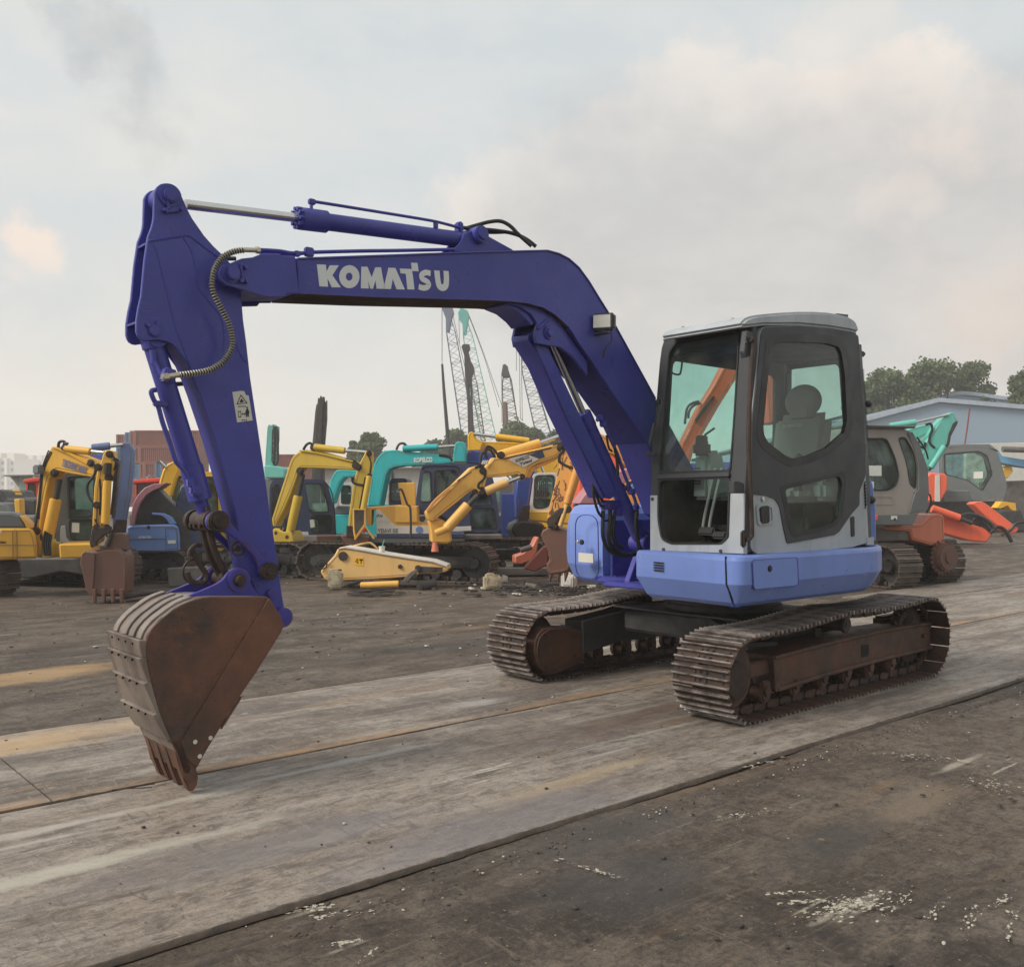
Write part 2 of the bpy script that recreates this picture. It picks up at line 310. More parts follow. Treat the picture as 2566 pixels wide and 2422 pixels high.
# ================================================================ SETTING: ground and steel road plates
MAZ = math.atan2(.6563, .7545)
MF = Frame(1.733, 7.811, MAZ)                     # machine frame: +x to the machine's rear, -y to its left side
def ground_mat(name, cols, fine, rough=(.5, .85), streak=1.0, rust=None, white=None, patch=None, bumpd=.012, bs=1.0, band=False, blobs=()):
    m = bpy.data.materials.new(name); m.use_nodes = True; nt = m.node_tree; N = nt.nodes; L = nt.links; b = N['Principled BSDF']; tc = N.new('ShaderNodeTexCoord')
    def nz(s, det, rg, scl, dist=0, loc=(0, 0, 0)):
        mp = N.new('ShaderNodeMapping'); L.new(tc.outputs['Object'], mp.inputs[0]); mp.inputs['Scale'].default_value = scl; mp.inputs['Location'].default_value = loc
        n = N.new('ShaderNodeTexNoise'); L.new(mp.outputs[0], n.inputs['Vector']); n.inputs['Scale'].default_value = s; n.inputs['Detail'].default_value = det; n.inputs['Roughness'].default_value = rg; n.inputs['Distortion'].default_value = dist; return n.outputs[0]
    def mr(x, a, c, lo=0, hi=1):
        n = N.new('ShaderNodeMapRange'); L.new(x, n.inputs[0])
        for i, q in enumerate((a, c, lo, hi)): n.inputs[i+1].default_value = q
        return n.outputs[0]
    def mul(a, c):
        n = N.new('ShaderNodeMath'); n.operation = 'MULTIPLY'; L.new(a, n.inputs[0]); L.new(c, n.inputs[1]); return n.outputs[0]
    def mx(f, a, c):
        n = N.new('ShaderNodeMix'); n.data_type = 'RGBA'; L.new(f, n.inputs[0])
        for i, x in ((6, a), (7, c)):
            if isinstance(x, tuple): n.inputs[i].default_value = (*x[:3], 1)
            else: L.new(x, n.inputs[i])
        return n.outputs[2]
    big = nz(.7, 6, .6, (.5, 1, 1), .4); st = nz(2.2, 8, .70, (.30, 1.5, 1) if band else (.62, 1.1, 1), .5, (3, 1, 0)); fn = nz(11, 9, .76, (.55, 1, 1) if band else (.85, 1, 1), .4); xs = nz(1.3, 7, .7, (.6, 1, 1), 1.2, (8, 3, 0)); gr = nz(90, 4, .7, (1, 1, 1))
    c = mx(mr(big, .40, .60), cols[0], cols[1]); c = mx(mr(st, .44, .62, 0, streak), c, cols[2]); c = mx(mr(fn, .48, .60, 0, .75), c, cols[3]); f2 = nz(34, 8, .8, (.5, 1, 1) if band else (.8, 1, 1), .6, (6, 2, 5)); c = mx(mr(f2, .50, .62, 0, .35 if band else .65), c, tuple(x*.55 for x in cols[1])); c = mx(mr(f2, .44, .36, 0, .30 if band else .5), c, tuple(x*1.15 for x in cols[2]))
    c = mx(mr(gr, .5, .7, 0, fine), c, tuple(x*.45 for x in cols[1]))
    if patch: c = mx(mr(xs, .60, .70, 0, .75), c, patch)
    if rust: c = mx(mul(mr(nz(3.2, 6, .65, (.12, 1.1, 1), .1, (1, 7, 0)), .57, .70, 0, .8), mr(big, .40, .55)), c, rust)
    if white: c = mx(mul(mr(nz(7, 6, .75, (.10, 1.3, 1), .1, (2, 2, 0)), .63, .67, 0, .8), mr(nz(1.1, 3, .5, (.6, 1, 1), 0, (5, 5, 0)), .50, .60)), c, white)
    # thin scuffs running every way
    for i_, (sx, sy, lo_) in enumerate(((.25, 5, 0), (3, .5, 4), (1.6, 1.9, 8))):
        wv = nz(5, 9, .8, (sx, sy, 1), 1.5, (lo_, lo_*2, 1)); c = mx(mr(wv, .585, .600, 0, .5), c, cols[2]); c = mx(mr(wv, .415, .40, 0, .55), c, tuple(x*.6 for x in cols[1]))
    if band:      # rust stains bleeding along the seam between the two rows, and scraped bare steel in long streaks
        sp = N.new('ShaderNodeSeparateXYZ'); L.new(tc.outputs['Object'], sp.inputs[0]); yy = N.new('ShaderNodeMath'); yy.operation = 'MULTIPLY_ADD'; L.new(nz(2.5, 6, .7, (.35, 1, 1), 0, (4, 4, 1)), yy.inputs[0]); yy.inputs[1].default_value = .22; L.new(sp.outputs[1], yy.inputs[2])
        c = mx(mul(mr(yy.outputs[0], .37, .26, 0, 1), mul(mr(yy.outputs[0], .20, .235, 0, 1), mr(nz(1.6, 7, .7, (1, 1, 1), 0, (1, 9, 3)), .35, .62, .05, .8))), c, (.36, .215, .105))
        c = mx(mul(mr(nz(3.2, 7, .75, (.11, 2.2, 1), .1, (12, 2, 0)), .55, .63, 0, .75), mr(nz(.55, 3, .5, (.8, 1, 1), 0, (2, 15, 0)), .50, .58)), c, (.40, .39, .345))
        c = mx(mul(mr(nz(6, 8, .8, (.25, 1.2, 1), .3, (5, 22, 0)), .56, .62, 0, .7), mr(big, .55, .42)), c, (.085, .066, .054))
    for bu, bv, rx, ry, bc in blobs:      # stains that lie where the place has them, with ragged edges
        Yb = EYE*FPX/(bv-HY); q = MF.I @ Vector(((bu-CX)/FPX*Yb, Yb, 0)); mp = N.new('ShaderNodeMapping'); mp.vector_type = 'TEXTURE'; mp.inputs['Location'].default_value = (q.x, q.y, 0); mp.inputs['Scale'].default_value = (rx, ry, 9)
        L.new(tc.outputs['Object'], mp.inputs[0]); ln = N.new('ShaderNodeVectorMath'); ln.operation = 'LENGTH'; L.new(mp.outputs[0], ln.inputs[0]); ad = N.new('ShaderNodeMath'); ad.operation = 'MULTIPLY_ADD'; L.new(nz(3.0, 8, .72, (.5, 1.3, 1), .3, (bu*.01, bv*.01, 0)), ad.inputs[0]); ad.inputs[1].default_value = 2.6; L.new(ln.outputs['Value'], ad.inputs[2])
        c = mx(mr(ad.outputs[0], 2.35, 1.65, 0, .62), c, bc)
    if white: c = mx(mr(nz(46, 2, .6, (.6, 1, 1), 0, (7, 1, 0)), .735, .75, 0, .8), c, white)
    L.new(c, b.inputs['Base Color']); L.new(mr(st, .35, .65, rough[1], rough[0]), b.inputs['Roughness']); b.inputs['Specular IOR Level'].default_value = .35
    b1 = N.new('ShaderNodeBump'); b1.inputs['Distance'].default_value = bumpd; b1.inputs['Strength'].default_value = .8*bs; L.new(fn, b1.inputs['Height'])
    b2 = N.new('ShaderNodeBump'); b2.inputs['Distance'].default_value = .007; b2.inputs['Strength'].default_value = .9*bs; L.new(f2, b2.inputs['Height']); L.new(b1.outputs[0], b2.inputs['Normal'])
    b3 = N.new('ShaderNodeBump'); b3.inputs['Distance'].default_value = .03; b3.inputs['Strength'].default_value = .30*bs; L.new(st, b3.inputs['Height']); L.new(b2.outputs[0], b3.inputs['Normal'])
    L.new(b3.outputs[0], b.inputs['Normal']); return m
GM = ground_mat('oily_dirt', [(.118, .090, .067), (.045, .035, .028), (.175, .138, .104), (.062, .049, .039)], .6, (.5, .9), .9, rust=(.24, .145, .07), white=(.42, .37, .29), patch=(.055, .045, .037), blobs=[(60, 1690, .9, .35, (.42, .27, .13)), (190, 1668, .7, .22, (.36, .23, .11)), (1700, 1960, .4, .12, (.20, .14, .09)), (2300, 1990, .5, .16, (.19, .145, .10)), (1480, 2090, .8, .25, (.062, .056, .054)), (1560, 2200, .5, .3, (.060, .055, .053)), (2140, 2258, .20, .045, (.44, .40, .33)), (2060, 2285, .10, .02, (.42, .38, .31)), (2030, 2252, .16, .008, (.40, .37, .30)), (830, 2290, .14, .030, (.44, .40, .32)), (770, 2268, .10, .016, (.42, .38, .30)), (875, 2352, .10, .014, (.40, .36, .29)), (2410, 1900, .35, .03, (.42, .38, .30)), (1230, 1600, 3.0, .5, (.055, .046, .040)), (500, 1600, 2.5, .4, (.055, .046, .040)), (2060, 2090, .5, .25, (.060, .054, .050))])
PM = ground_mat('worn_steel_plate', [(.245, .200, .162), (.130, .108, .092), (.350, .300, .250), (.108, .083, .065)], .5, (.38, .75), .95, rust=(.30, .18, .085), white=(.50, .48, .42), patch=(.125, .110, .108), band=True, blobs=[(70, 1860, 1.0, .28, (.50, .34, .18)), (150, 2180, 1.2, .07, (.46, .43, .36)), (90, 2080, 1.1, .05, (.44, .41, .36)), (760, 1930, .8, .04, (.40, .38, .35)), (1560, 1800, 1.3, .3, (.13, .085, .06)), (2020, 1740, 1.2, .12, (.13, .09, .066)), (1330, 1990, .5, .08, (.36, .27, .17)), (1500, 1930, .6, .06, (.36, .28, .18)), (1200, 1760, .35, .12, (.42, .40, .37)), (620, 2130, .9, .25, (.16, .145, .145)), (1250, 2060, 1.0, .3, (.17, .155, .16))], bumpd=.008, bs=.7)
def hgt(x, y):
    return .012*mnoise.noise((x*.6, y*1.3, 0))+.006*mnoise.noise((x*2, y*4, 3))
def ground():
    mb = MB(); b = mb.bm
    xs = [-230, -120, -60, -30, -15]+[-10+i*.14 for i in range(150)]+[12, 14, 18, 25, 40, 70, 130, 300]
    ys = [-300, -120, -60, -30, -18]+[-12+i*.5 for i in range(18)]+[-3.2+i*.09 for i in range(60)]+[2.4, 3, 4, 6, 10, 30, 100]
    g = []
    for x in xs:
        row = []
        for y in ys:
            near = abs(x) < 14 and -12 < y < 4
            z = -.022
            if near: z += hgt(x, y)
            s = -y; z += .016*math.exp(-((s-1.86-.03*mnoise.noise((x*.8, 0, 5)))/.05)**2)*(1 if near else 0)
            row.append(b.verts.new((x, y, z)))
        g.append(row)
    for i in range(len(xs)-1):
        for j in range(len(ys)-1): b.faces.new((g[i][j], g[i+1][j], g[i+1][j+1], g[i][j+1]))
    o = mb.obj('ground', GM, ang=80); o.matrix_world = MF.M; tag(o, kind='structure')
    # two rows of steel plates laid edge to edge, thick real sheets with a dropped gap between them
    mb = MB(); r2 = random.Random(3)
    rows = [(-.105, 1.655, [-14.2, -8.05, -1.95, 4.15, 10.3, 16.4, 22.5, 28.6, 34.7]), (-1.70, -.135, [-17.3, -11.2, -5.1, 1.05, 7.1, 13.2, 19.3, 25.4, 31.5])]
    rows.append((-2.62, -1.73, [6.4, 12.5, 18.6, 24.7, 30.8]))
    for s0, s1, cuts in rows:
        for a, c in zip(cuts, cuts[1:]):
            n = 40; top = []; j0, j1 = r2.uniform(-.008, .008), r2.uniform(-.008, .008); zz = r2.uniform(-.002, .002)
            b = bmesh.new(); L = []
            for k in range(n+1):
                x = a+.006+(c-a-.012)*k/n; w = .006*mnoise.noise((x*3, s0*5, 1)); w2 = .006*mnoise.noise((x*3, s1*5, 9)); zc = zz+.004*mnoise.noise((x*.7, s0, 2))
                L.append([b.verts.new((x, -(s0+w+j0), -.03)), b.verts.new((x, -(s0+w+j0), zc-.003)), b.verts.new((x, -(s0+w+j0+.008), zc)), b.verts.new((x, -(s1+w2+j1-.008), zc)), b.verts.new((x, -(s1+w2+j1), zc-.003)), b.verts.new((x, -(s1+w2+j1), -.03))])
            for p, q in zip(L, L[1:]):
                for i in range(5): b.faces.new((p[i], p[i+1], q[i+1], q[i]))
            b.faces.new(L[0][::-1]); b.faces.new(L[-1]); bmesh.ops.recalc_face_normals(b, faces=b.faces[:]); mb.merge(b)
    o = mb.obj('pavement', PM); o.matrix_world = MF.M; tag(o, kind='structure')
    # ridges of packed earth squeezed up along the plate edges
    mb = MB()
    for s, hh, ww, x0, x1, sd in ((1.672, .012, .020, -6, 14, 1), (1.855, .012, .05, -6, 14, 2), (-.118, .007, .012, -9, 12, 3), (-1.715, .007, .018, -12, 7, 5)):
        b = bmesh.new(); prev = None; n = int((x1-x0)/.03)
        for k in range(n+1):
            x = x0+(x1-x0)*k/n; off = .018*mnoise.noise((x*.9, sd, 0)); q = .55+.6*abs(mnoise.noise((x*9, sd, 2)))+.5*mnoise.noise((x*31, sd, 4))
            w = ww*(.7+.5*mnoise.noise((x*7, sd, 7))); base = -.012 if s > 1.8 else -.006
            cur = [b.verts.new((x, -(s+off-w), base-.01)), b.verts.new((x, -(s+off-w*.4), base+hh*q)), b.verts.new((x, -(s+off+w*.3), base+hh*q*.9)), b.verts.new((x, -(s+off+w), base-.01))]
            if prev:
                for i in range(3): b.faces.new((prev[i], cur[i], cur[i+1], prev[i+1]))
            prev = cur
        mb.merge(b)
    o = mb.obj('earth_ridges', mat('packed_earth', (.085, .062, .045), .9, col2=(.045, .036, .030), var=1, sc1=14, bump=.6, bsc=60), ang=80); o.matrix_world = MF.M; tag(o, kind='structure')
ground()
def litter():
    mb = MB(); g = side(MF, 0); r = random.Random(11)
    for i in range(900):
        u = r.uniform(-150, 2700); v = r.choice([r.uniform(1480, 2422), r.uniform(1480, 1900)])
        Y = EYE*FPX/(v-HY); p = MF.I @ Vector(((u-CX)/FPX*Y, Y, 0))
        on = -1.655 < p.y < 1.70
        if on and r.random() < .8: continue
        q = r.choice([.003, .004, .005, .006, .010]); 
        mb.sphere((p.x, p.y, q*.3+(0 if on else -.018)), q, (r.uniform(.8, 2), r.uniform(.7, 1.3), .6), n=1, mi=r.choice([0, 0, 0, 0, 0, 1, 1, 1, 2]), rot=Matrix.Rotation(r.uniform(0, 6), 3, 'Z'))
    for i in range(700):      # grit banked against the second ridge
        x = r.uniform(-5, 10); s = 1.86+r.gauss(0, .035); q = r.choice([.0025, .004, .006]); mb.sphere((x, -s, -.004), q, (1.3, 1, .8), n=1, mi=r.choice([0, 0, 1, 2]))
    o = mb.obj('gravel', [mat('dark_grit', (.05, .042, .036), .9, bump=0), mat('brown_grit', (.16, .12, .09), .9, bump=0), mat('pale_grit', (.42, .38, .32), .9, bump=0)], ang=60); o.matrix_world = MF.M
    tag(o, 'loose grit and pebbles scattered over the dirt and plates', kind='stuff')
    # pale scrapes: paint and concrete dragged over the ground
    mb = MB()
    def scr(u0, v0, u1, v1, w, n=14, z=.004, br=.5):
        for k in range(int(n*2.2)):
            t = min(1, max(0, r.gauss(.5, .27))); uu = u0+(u1-u0)*t; vv = v0+(v1-v0)*t; Y = EYE*FPX/(vv-HY); p = MF.I @ Vector(((uu-CX)/FPX*Y, Y, 0)); t2 = min(1, t+.02); u2 = u0+(u1-u0)*(t+.05); v2 = v0+(v1-v0)*(t+.05); Y2 = EYE*FPX/(v2-HY); p2 = MF.I @ Vector(((u2-CX)/FPX*Y2, Y2, 0))
            d = (p2-p).normalized(); nn = Vector((-d.y, d.x, 0)); c = p+nn*r.gauss(0, w*.55)+d*r.gauss(0, .03); ll = r.choice([.002, .003, .004, .006, .011]); ww = ll*r.uniform(.3, .9)
            zz = z if -1.655 < c.y < 1.7 else z-.012
            pts = [(-1, 0), (-.6, -.7), (0, -1+r.random()*.6), (.6, -.6), (1, .1), (.5, .8), (-.1, .9-r.random()*.6), (-.6, .6)]
            f = [mb.bm.verts.new(Vector((c.x, c.y, zz+r.random()*.002))+d*a*ll*r.uniform(.7, 1.2)+nn*b_*ww*r.uniform(.7, 1.2)) for a, b_ in pts]; mb.bm.faces.new(f)
    scr(2030, 2290, 2230, 2230, .05, 120); scr(2060, 2270, 2190, 2255, .06, 60); scr(1960, 2255, 2060, 2250, .015, 22); scr(1920, 2232, 2050, 2228, .012, 18)
    for a in ((2205, 2300, 2290, 2225), (2310, 2310, 2375, 2240), (2415, 2330, 2450, 2265), (2525, 2350, 2545, 2270), (2480, 2270, 2530, 2240)): scr(*a, .014, 16)
    scr(2360, 1893, 2455, 1910, .02, 20); scr(2440, 1940, 2560, 1990, .10, 60); scr(740, 2275, 820, 2262, .025, 26); scr(760, 2300, 905, 2275, .03, 40); scr(830, 2360, 920, 2345, .015, 16); scr(910, 2400, 945, 2370, .012, 8)
    scr(1860, 1920, 1890, 1916, .03, 14); scr(1908, 1907, 1935, 1903, .025, 12); scr(1410, 2150, 1560, 2195, .015, 26); scr(1790, 2050, 1960, 2020, .03, 26); scr(2180, 1880, 2400, 1900, .08, 40)
    o = mb.obj('scrape_marks', mat('pale_scrapings', (.46, .42, .35), .85, col2=(.30, .26, .2), var=1, sc1=30, bump=.2), ang=60); o.matrix_world = MF.M; tag(o, 'pale chalky scrape marks dragged across the dark ground', kind='stuff')
litter()
# ================================================================ MAIN EXCAVATOR
T = thing(MF, 'excavator', 'clean deep blue excavator with grey cab in front, its bucket resting on the steel plates', 'excavator', 'excavators parked in the yard')
SB = side(MF, .15)       # boom near face
SA = side(MF, .08); SK = side(MF, .21); SC = side(MF, 1.10); S0 = side(MF, 0)
def smooth2(pl, px, n=4): return [tuple(q) for q in catmull([Vector(p) for p in pl.pts(px)], n, True)]
# ---- undercarriage
def track_path(cx0, r0, z0, cx1, r1, z1, top, pitch_n):
    pts = []
    for x, z in top: pts.append(Vector((x, 0, z)))
    for k in range(1, 12): a = math.pi/2-math.pi*k/12; pts.append(Vector((cx1+r1*math.cos(a), 0, z1+r1*math.sin(a))))
    pts.append(Vector((cx1, 0, z1-r1))); pts.append(Vector((cx0, 0, z0-r0)))
    for k in range(1, 12): a = -math.pi/2-math.pi*k/12; pts.append(Vector((cx0+r0*math.cos(a), 0, z0+r0*math.sin(a))))
    P = pts; ln = [0]
    for i in range(len(P)): ln.append(ln[-1]+(P[(i+1) % len(P)]-P[i]).length)
    tot = ln[-1]; out = []
    for k in range(pitch_n):
        for e in (k, k+1):
            pass
        def at(d):
            d %= tot
            for i in range(len(P)):
                if ln[i] <= d <= ln[i+1]: return P[i].lerp(P[(i+1) % len(P)], (d-ln[i])/max(1e-9, ln[i+1]-ln[i]))
        a, b = at(tot*k/pitch_n), at(tot*(k+1)/pitch_n); out.append(((a+b)/2, (b-a).normalized(), (b-a).length))
    return out
TOP = [(-1.27, .545), (-1.0, .543), (-.7, .548), (-.4, .575), (-.1, .598), (.1, .602), (.45, .585), (.8, .592), (1.18, .622)]
TP = track_path(-1.27, .262, .283, 1.20, .300, .321, TOP, 44)
def shoe_mesh():
    mb = MB(); p = .150
    mb.box((0, 0, .004), (.142, .45, .008), .002)
    for x in (-.052, 0, .052): mb.prism(Pl(MF, (x, -.225, .008), (1, 0, 0), (0, 0, 1)), [(-.009, 0), (.009, 0), (.006, .024), (-.006, .024)], -.45, 0, .002, mi=2)
    for x in (-.026, .026):
        for y in (-.045, .045): mb.cyl((x, y, .008), (x, y, .018), .009, n=6)
        for y in (-.18, .18): mb.cyl((x, y, .0075), (x, y, .0088), .009, n=8, mi=1)
        mb.cyl((x, 0, .0075), (x, 0, .0088), .013, n=8, mi=1)
    o = mb.obj('track_shoe', [M['shoe'], M['void'], M['bar']]); return o
shoe0 = shoe_mesh(); shoe_used = False
for sc_, lab in ((.95, 'near track with rusty shoes'), (-.95, 'far track with grey worn shoes')):
    mb = MB()
    for c, t, l in TP:      # link chain
        n = Vector((-t.z, 0, t.x)); rot = Matrix((t, (0, 1, 0), n)).transposed()
        for y in (-.055, .055):
            mb.box((c.x-n.x*.028, -sc_+y, c.z-n.z*.028), (.125, .022, .05), .008, rot)
            mb.cyl((c.x-n.x*.03-t.x*.07, -sc_+y-.02, c.z-n.z*.03-t.z*.07), (c.x-n.x*.03-t.x*.07, -sc_+y+.02, c.z-n.z*.03-t.z*.07), .022, n=8)
        mb.box((c.x-n.x*.004, -sc_, c.z-n.z*.004), (.05, .13, .012), 0, rot)
    chain = mb.obj('crawler_track', M['shoe'], T); tag(chain, lab)
    for c, t, l in TP:
        n = Vector((-t.z, 0, t.x)); mm = Matrix((t, (0, 1, 0), n)).transposed().to_4x4(); mm.translation = (c.x, -sc_, c.z)
        if not shoe_used: o = shoe0; shoe_used = True
        else: o = shoe0.copy(); COL.objects.link(o)
        o.parent = chain; o.matrix_local = mm
# wheels, sprockets, rollers, frames
for sg in (1, -1):
    sC = .95*sg
    mb = MB(); mb.cyl((-1.27, -sC-.06, .283), (-1.27, -sC+.06, .283), .215, n=40, bev=.01); mb.cyl((-1.27, -sC-.03, .283), (-1.27, -sC+.03, .283), .235, n=40, bev=.01)
    mb.cyl((-1.27, -sC-.06, .283), (-1.27, -sC+.14, .283), .07, n=24); mb.obj('idler_wheel', M['frame'], T)
    mb = MB(); mb.cyl((1.20, -sC-.03, .321), (1.20, -sC+.03, .321), .225, n=40, bev=.006)
    for k in range(19):
        a = 2*math.pi*k/19; mb.box((1.20+.245*math.cos(a), -sC, .321+.245*math.sin(a)), (.05, .045, .035), .005, Matrix.Rotation(-a, 3, 'Y'))
    mb.cyl((1.20, -sC-.05*sg-.02, .321), (1.20, -sC+.1*sg+.02, .321), .14, n=32, bev=.012); mb.cyl((1.20, -sC-.05, .321), (1.20, -sC+.05, .321), .16, n=32, bev=.01)
    for k in range(8): a = 2*math.pi*k/8; mb.cyl((1.20+.135*math.cos(a), -sC-.06, .321+.135*math.sin(a)), (1.20+.135*math.cos(a), -sC-.04, .321+.135*math.sin(a)), .012, n=6)
    mb.obj('sprocket', M['rust'], T)
    for x in (-.92, -.56, -.20, .13, .46, .80):
        mb = MB(); mb.cyl((x, -sC-.075, .125), (x, -sC-.03, .125), .066, n=24, bev=.006); mb.cyl((x, -sC+.03, .125), (x, -sC+.075, .125), .066, n=24, bev=.006); mb.cyl((x, -sC-.085, .125), (x, -sC+.085, .125), .045, n=20)
        mb.box((x, -sC-.07, .175), (.10, .035, .085), .01); mb.cyl((x, -sC-.10, .150), (x, -sC-.08, .150), .036, n=16, bev=.004); mb.box((x, -sC+.07, .175), (.10, .035, .085), .01); mb.obj('track_roller', M['frame'], T)
    mb = MB(); mb.cyl((0, -sC-.13, .52), (0, -sC+.09, .52), .048, n=24, bev=.006); mb.cyl((0, -sC-.15, .52), (0, -sC-.12, .52), .062, n=24, bev=.006); mb.cyl((0, -sC-.155, .52), (0, -sC-.14, .52), .02, n=16); mb.box((0, -sC+.1, .47), (.08, .03, .14), .005); mb.obj('carrier_roller', M['rust'], T)
# near side frame: traced channel with rolled flanges
pl = side(MF, 1.035); mb = MB()
f1 = pl.pts([(1939, 1650), (2060, 1618), (2200, 1585), (2331, 1562), (2332, 1624), (2200, 1655), (2060, 1693), (1944, 1728)])
mb.prism(pl, f1, -.02, 0, .004)
for px in ([(1936, 1643), (2060, 1610), (2200, 1578), (2331, 1557), (2331, 1563), (2200, 1586), (2060, 1619), (1938, 1652)], [(1946, 1722), (2060, 1686), (2200, 1648), (2332, 1617), (2332, 1625), (2200, 1657), (2060, 1696), (1946, 1732)]):
    mb.prism(pl, pl.pts(px), -.25, .022, .006)
mb.prism(pl, pl.pts([(1934, 1643), (1946, 1646), (1951, 1732), (1940, 1733)]), -.26, .012, .004)
mb.prism(pl, pl.pts([(2157, 1615), (2176, 1613), (2177, 1643), (2158, 1647)]), -.01, .0015, 0, 1)
mb.prism(pl, pl.pts([(2308, 1588), (2316, 1586), (2316, 1597), (2308, 1599)]), -.01, .0015, 0, 1)
mb.box((.12, -.90, .325), (1.7, .18, .09), .01); mb.box((-.95, -.95, .30), (.5, .12, .10), .01); mb.box((1.2, -.79, .32), (.35, .10, .3), .02)
mb.obj('track_frame', [M['frame'], M['void']], T)
mb = MB(); mb.cyl((-1.27, -1.05, .262), (-1.27, -1.00, .262), .130, n=40, bev=.006); mb.cyl((-1.27, -1.057, .262), (-1.27, -1.05, .262), .114, n=40, bev=.004); mb.obj('idler_cover', M['rust'], T)
# far side frame with the flat inner face plate and motor guard
mb = MB(); mb.box((.1, .92, .30), (1.9, .30, .16), .015); mb.obj('track_frame', M['dframe'], T); mb = MB(); pf = side(MF, -.70)
mb.prism(pf, [tuple(q) for q in catmull([Vector(p) for p in pf.pts([(1376, 1572), (1456, 1578), (1462, 1652), (1400, 1686), (1378, 1690), (1354, 1674), (1341, 1640), (1342, 1605), (1354, 1583)])], 3, True)], -.12, .0, .008)
for q in ((1367, 1593), (1436, 1593), (1442, 1643), (1368, 1672)):
    h = pf.hit(*q); mb.cyl(h, h+Vector((0, -.012, 0)), .012, n=6)
mb.tube([pf.hit(*p)+Vector((0, -.004, 0)) for p in ((1456, 1582), (1400, 1577), (1376, 1578), (1356, 1592), (1347, 1612), (1346, 1640), (1358, 1668), (1380, 1684), (1400, 1680), (1458, 1650))], .009, n=6, smooth=4); mb.obj('motor_guard', M['frame'], T)
# car body: X-shaped centre frame and slewing ring
mb = MB()
mb.prism(pf, pf.pts([(1457, 1555), (1550, 1532), (1600, 1514), (1606, 1580), (1590, 1585), (1530, 1614), (1459, 1636)]), -.2, .012, .008)
def beam(x0, y0, x1, y1, z0a, z1a, z0b, z1b, w):
    a = Vector((x0, y0, 0)); b = Vector((x1, y1, 0)); d = (b-a).normalized(); n = Vector((-d.y, d.x, 0))*w
    mb.loft([[a-n+Vector((0, 0, z0a)), a+n+Vector((0, 0, z0a)), a+n+Vector((0, 0, z1a)), a-n+Vector((0, 0, z1a))], [b-n+Vector((0, 0, z0b)), b+n+Vector((0, 0, z0b)), b+n+Vector((0, 0, z1b)), b-n+Vector((0, 0, z1b))]])
beam(-.16, .72, -.40, -.25, .34, .545, .34, .545, .12); beam(-.40, -.25, -.62, -.80, .34, .545, .25, .42, .12); beam(.3, .75, .42, .1, .3, .545, .34, .545, .12); beam(.42, .1, .55, -.80, .34, .545, .25, .42, .12)
mb.box((0, .0, .44), (1.0, 1.3, .19), .02); mb.box((-.02, .05, .55), (1.15, 1.25, .012), .003)
mb.tube([pf.hit(1599, 1520)+Vector((0, -.02, 0)), pf.hit(1618, 1560)+Vector((0, -.03, 0))], .008)
mb.obj('centre_frame', M['dframe'], T)
mb = MB(); mb.cyl((0, 0, .555), (0, 0, .60), .47, n=56, bev=.008); mb.cyl((0, 0, .60), (0, 0, .78), .445, n=56, bev=.006); mb.cyl((.0, 0, .655), (0, 0, .665), .455, n=56); mb.obj('slewing_ring', M['dframe'], T)
# ---- body panels
def off(pts, d):
    out = []; n = len(pts)
    for i in range(n):
        a, b, c = Vector(pts[i-1]), Vector(pts[i]), Vector(pts[(i+1) % n]); t = ((b-a).normalized()+(c-b).normalized())
        t = t.normalized() if t.length > 1e-6 else (c-b).normalized(); q = Vector((t.y, -t.x)); out.append((b.x+q.x*d, b.y+q.y*d))
    return out
def skirtsec(plan, z, ins, F=None): return [(x, -s, z) for x, s in off(plan, ins)]
arc = lambda cx, cy, r, a0, a1, n: [(cx+r*math.cos(R(a0+(a1-a0)*k/n)), cy+r*math.sin(R(a0+(a1-a0)*k/n))) for k in range(n+1)]
rear = arc(0, 0, 1.21, 76, 0, 22)            # x towards the rear, s to the left
Lplan = [(-1.36, .26)]+[(-1.385, .62), (-1.425, 1.0)]+arc(-1.345, 1.105, .082, 170, 95, 6)+[(-.8, 1.19), (-.3, 1.185), (.05, 1.19)]+rear+[(1.0, -.02), (.9, .3), (.2, .3)]
SEC = [(.742, -.16), (.748, -.11), (.775, -.075), (.885, -.008), (.90, .0), (1.05, .0), (1.072, -.006), (1.082, -.022)]
# off() pushes along the right-hand normal: our plan runs clockwise seen in (x,s), so + is outward
def panel(plan, sec, name, m, sgn=1):
    mb = MB(); mb.loft([skirtsec(plan, z, -i*sgn) for z, i in sec]); return mb.obj(name, m, T, normals=True, ang=14)
ar = area(Lplan); sg = 1 if ar > 0 else -1
body = panel(Lplan, SEC, 'body_panel', M['skirt'], -sg)
ha = panel([(x, -s) for x, s in arc(0, 0, 1.21, 0, 100, 24)]+[(-.45, -1.19), (-.62, -1.15), (-.74, -1.08), (-.80, -.98), (-.86, -.75), (-.885, -.52), (-.6, -.46), (.3, -.46), (.3, -.02), (1.0, -.02)],
           [(.742, -.16), (.75, -.11), (.79, -.06), (.90, -.01), (1.0, .0), (1.20, -.005), (1.32, -.03), (1.375, -.065), (1.392, -.11)], 'engine_housing', M['skirt'], 1)
ha['label'] = 'light blue housing on the right front of the upper body'
# rear hood above the counterweight
mb = MB(); hp = arc(0, 0, 1.17, 58, -75, 26)+[(.30, -1.13), (.30, -.5), (.47, -.45), (.48, .9), (.60, 1.0)]
mb.loft([[(x*k if x > .5 else x, -s*kk, z) for x, s in hp] for z, k, kk in ((1.07, 1, 1), (1.35, .995, 1), (1.55, .97, .985), (1.68, .91, .95), (1.73, .84, .9))]); mb.obj('engine_hood', M['skirt'], T, normals=True)
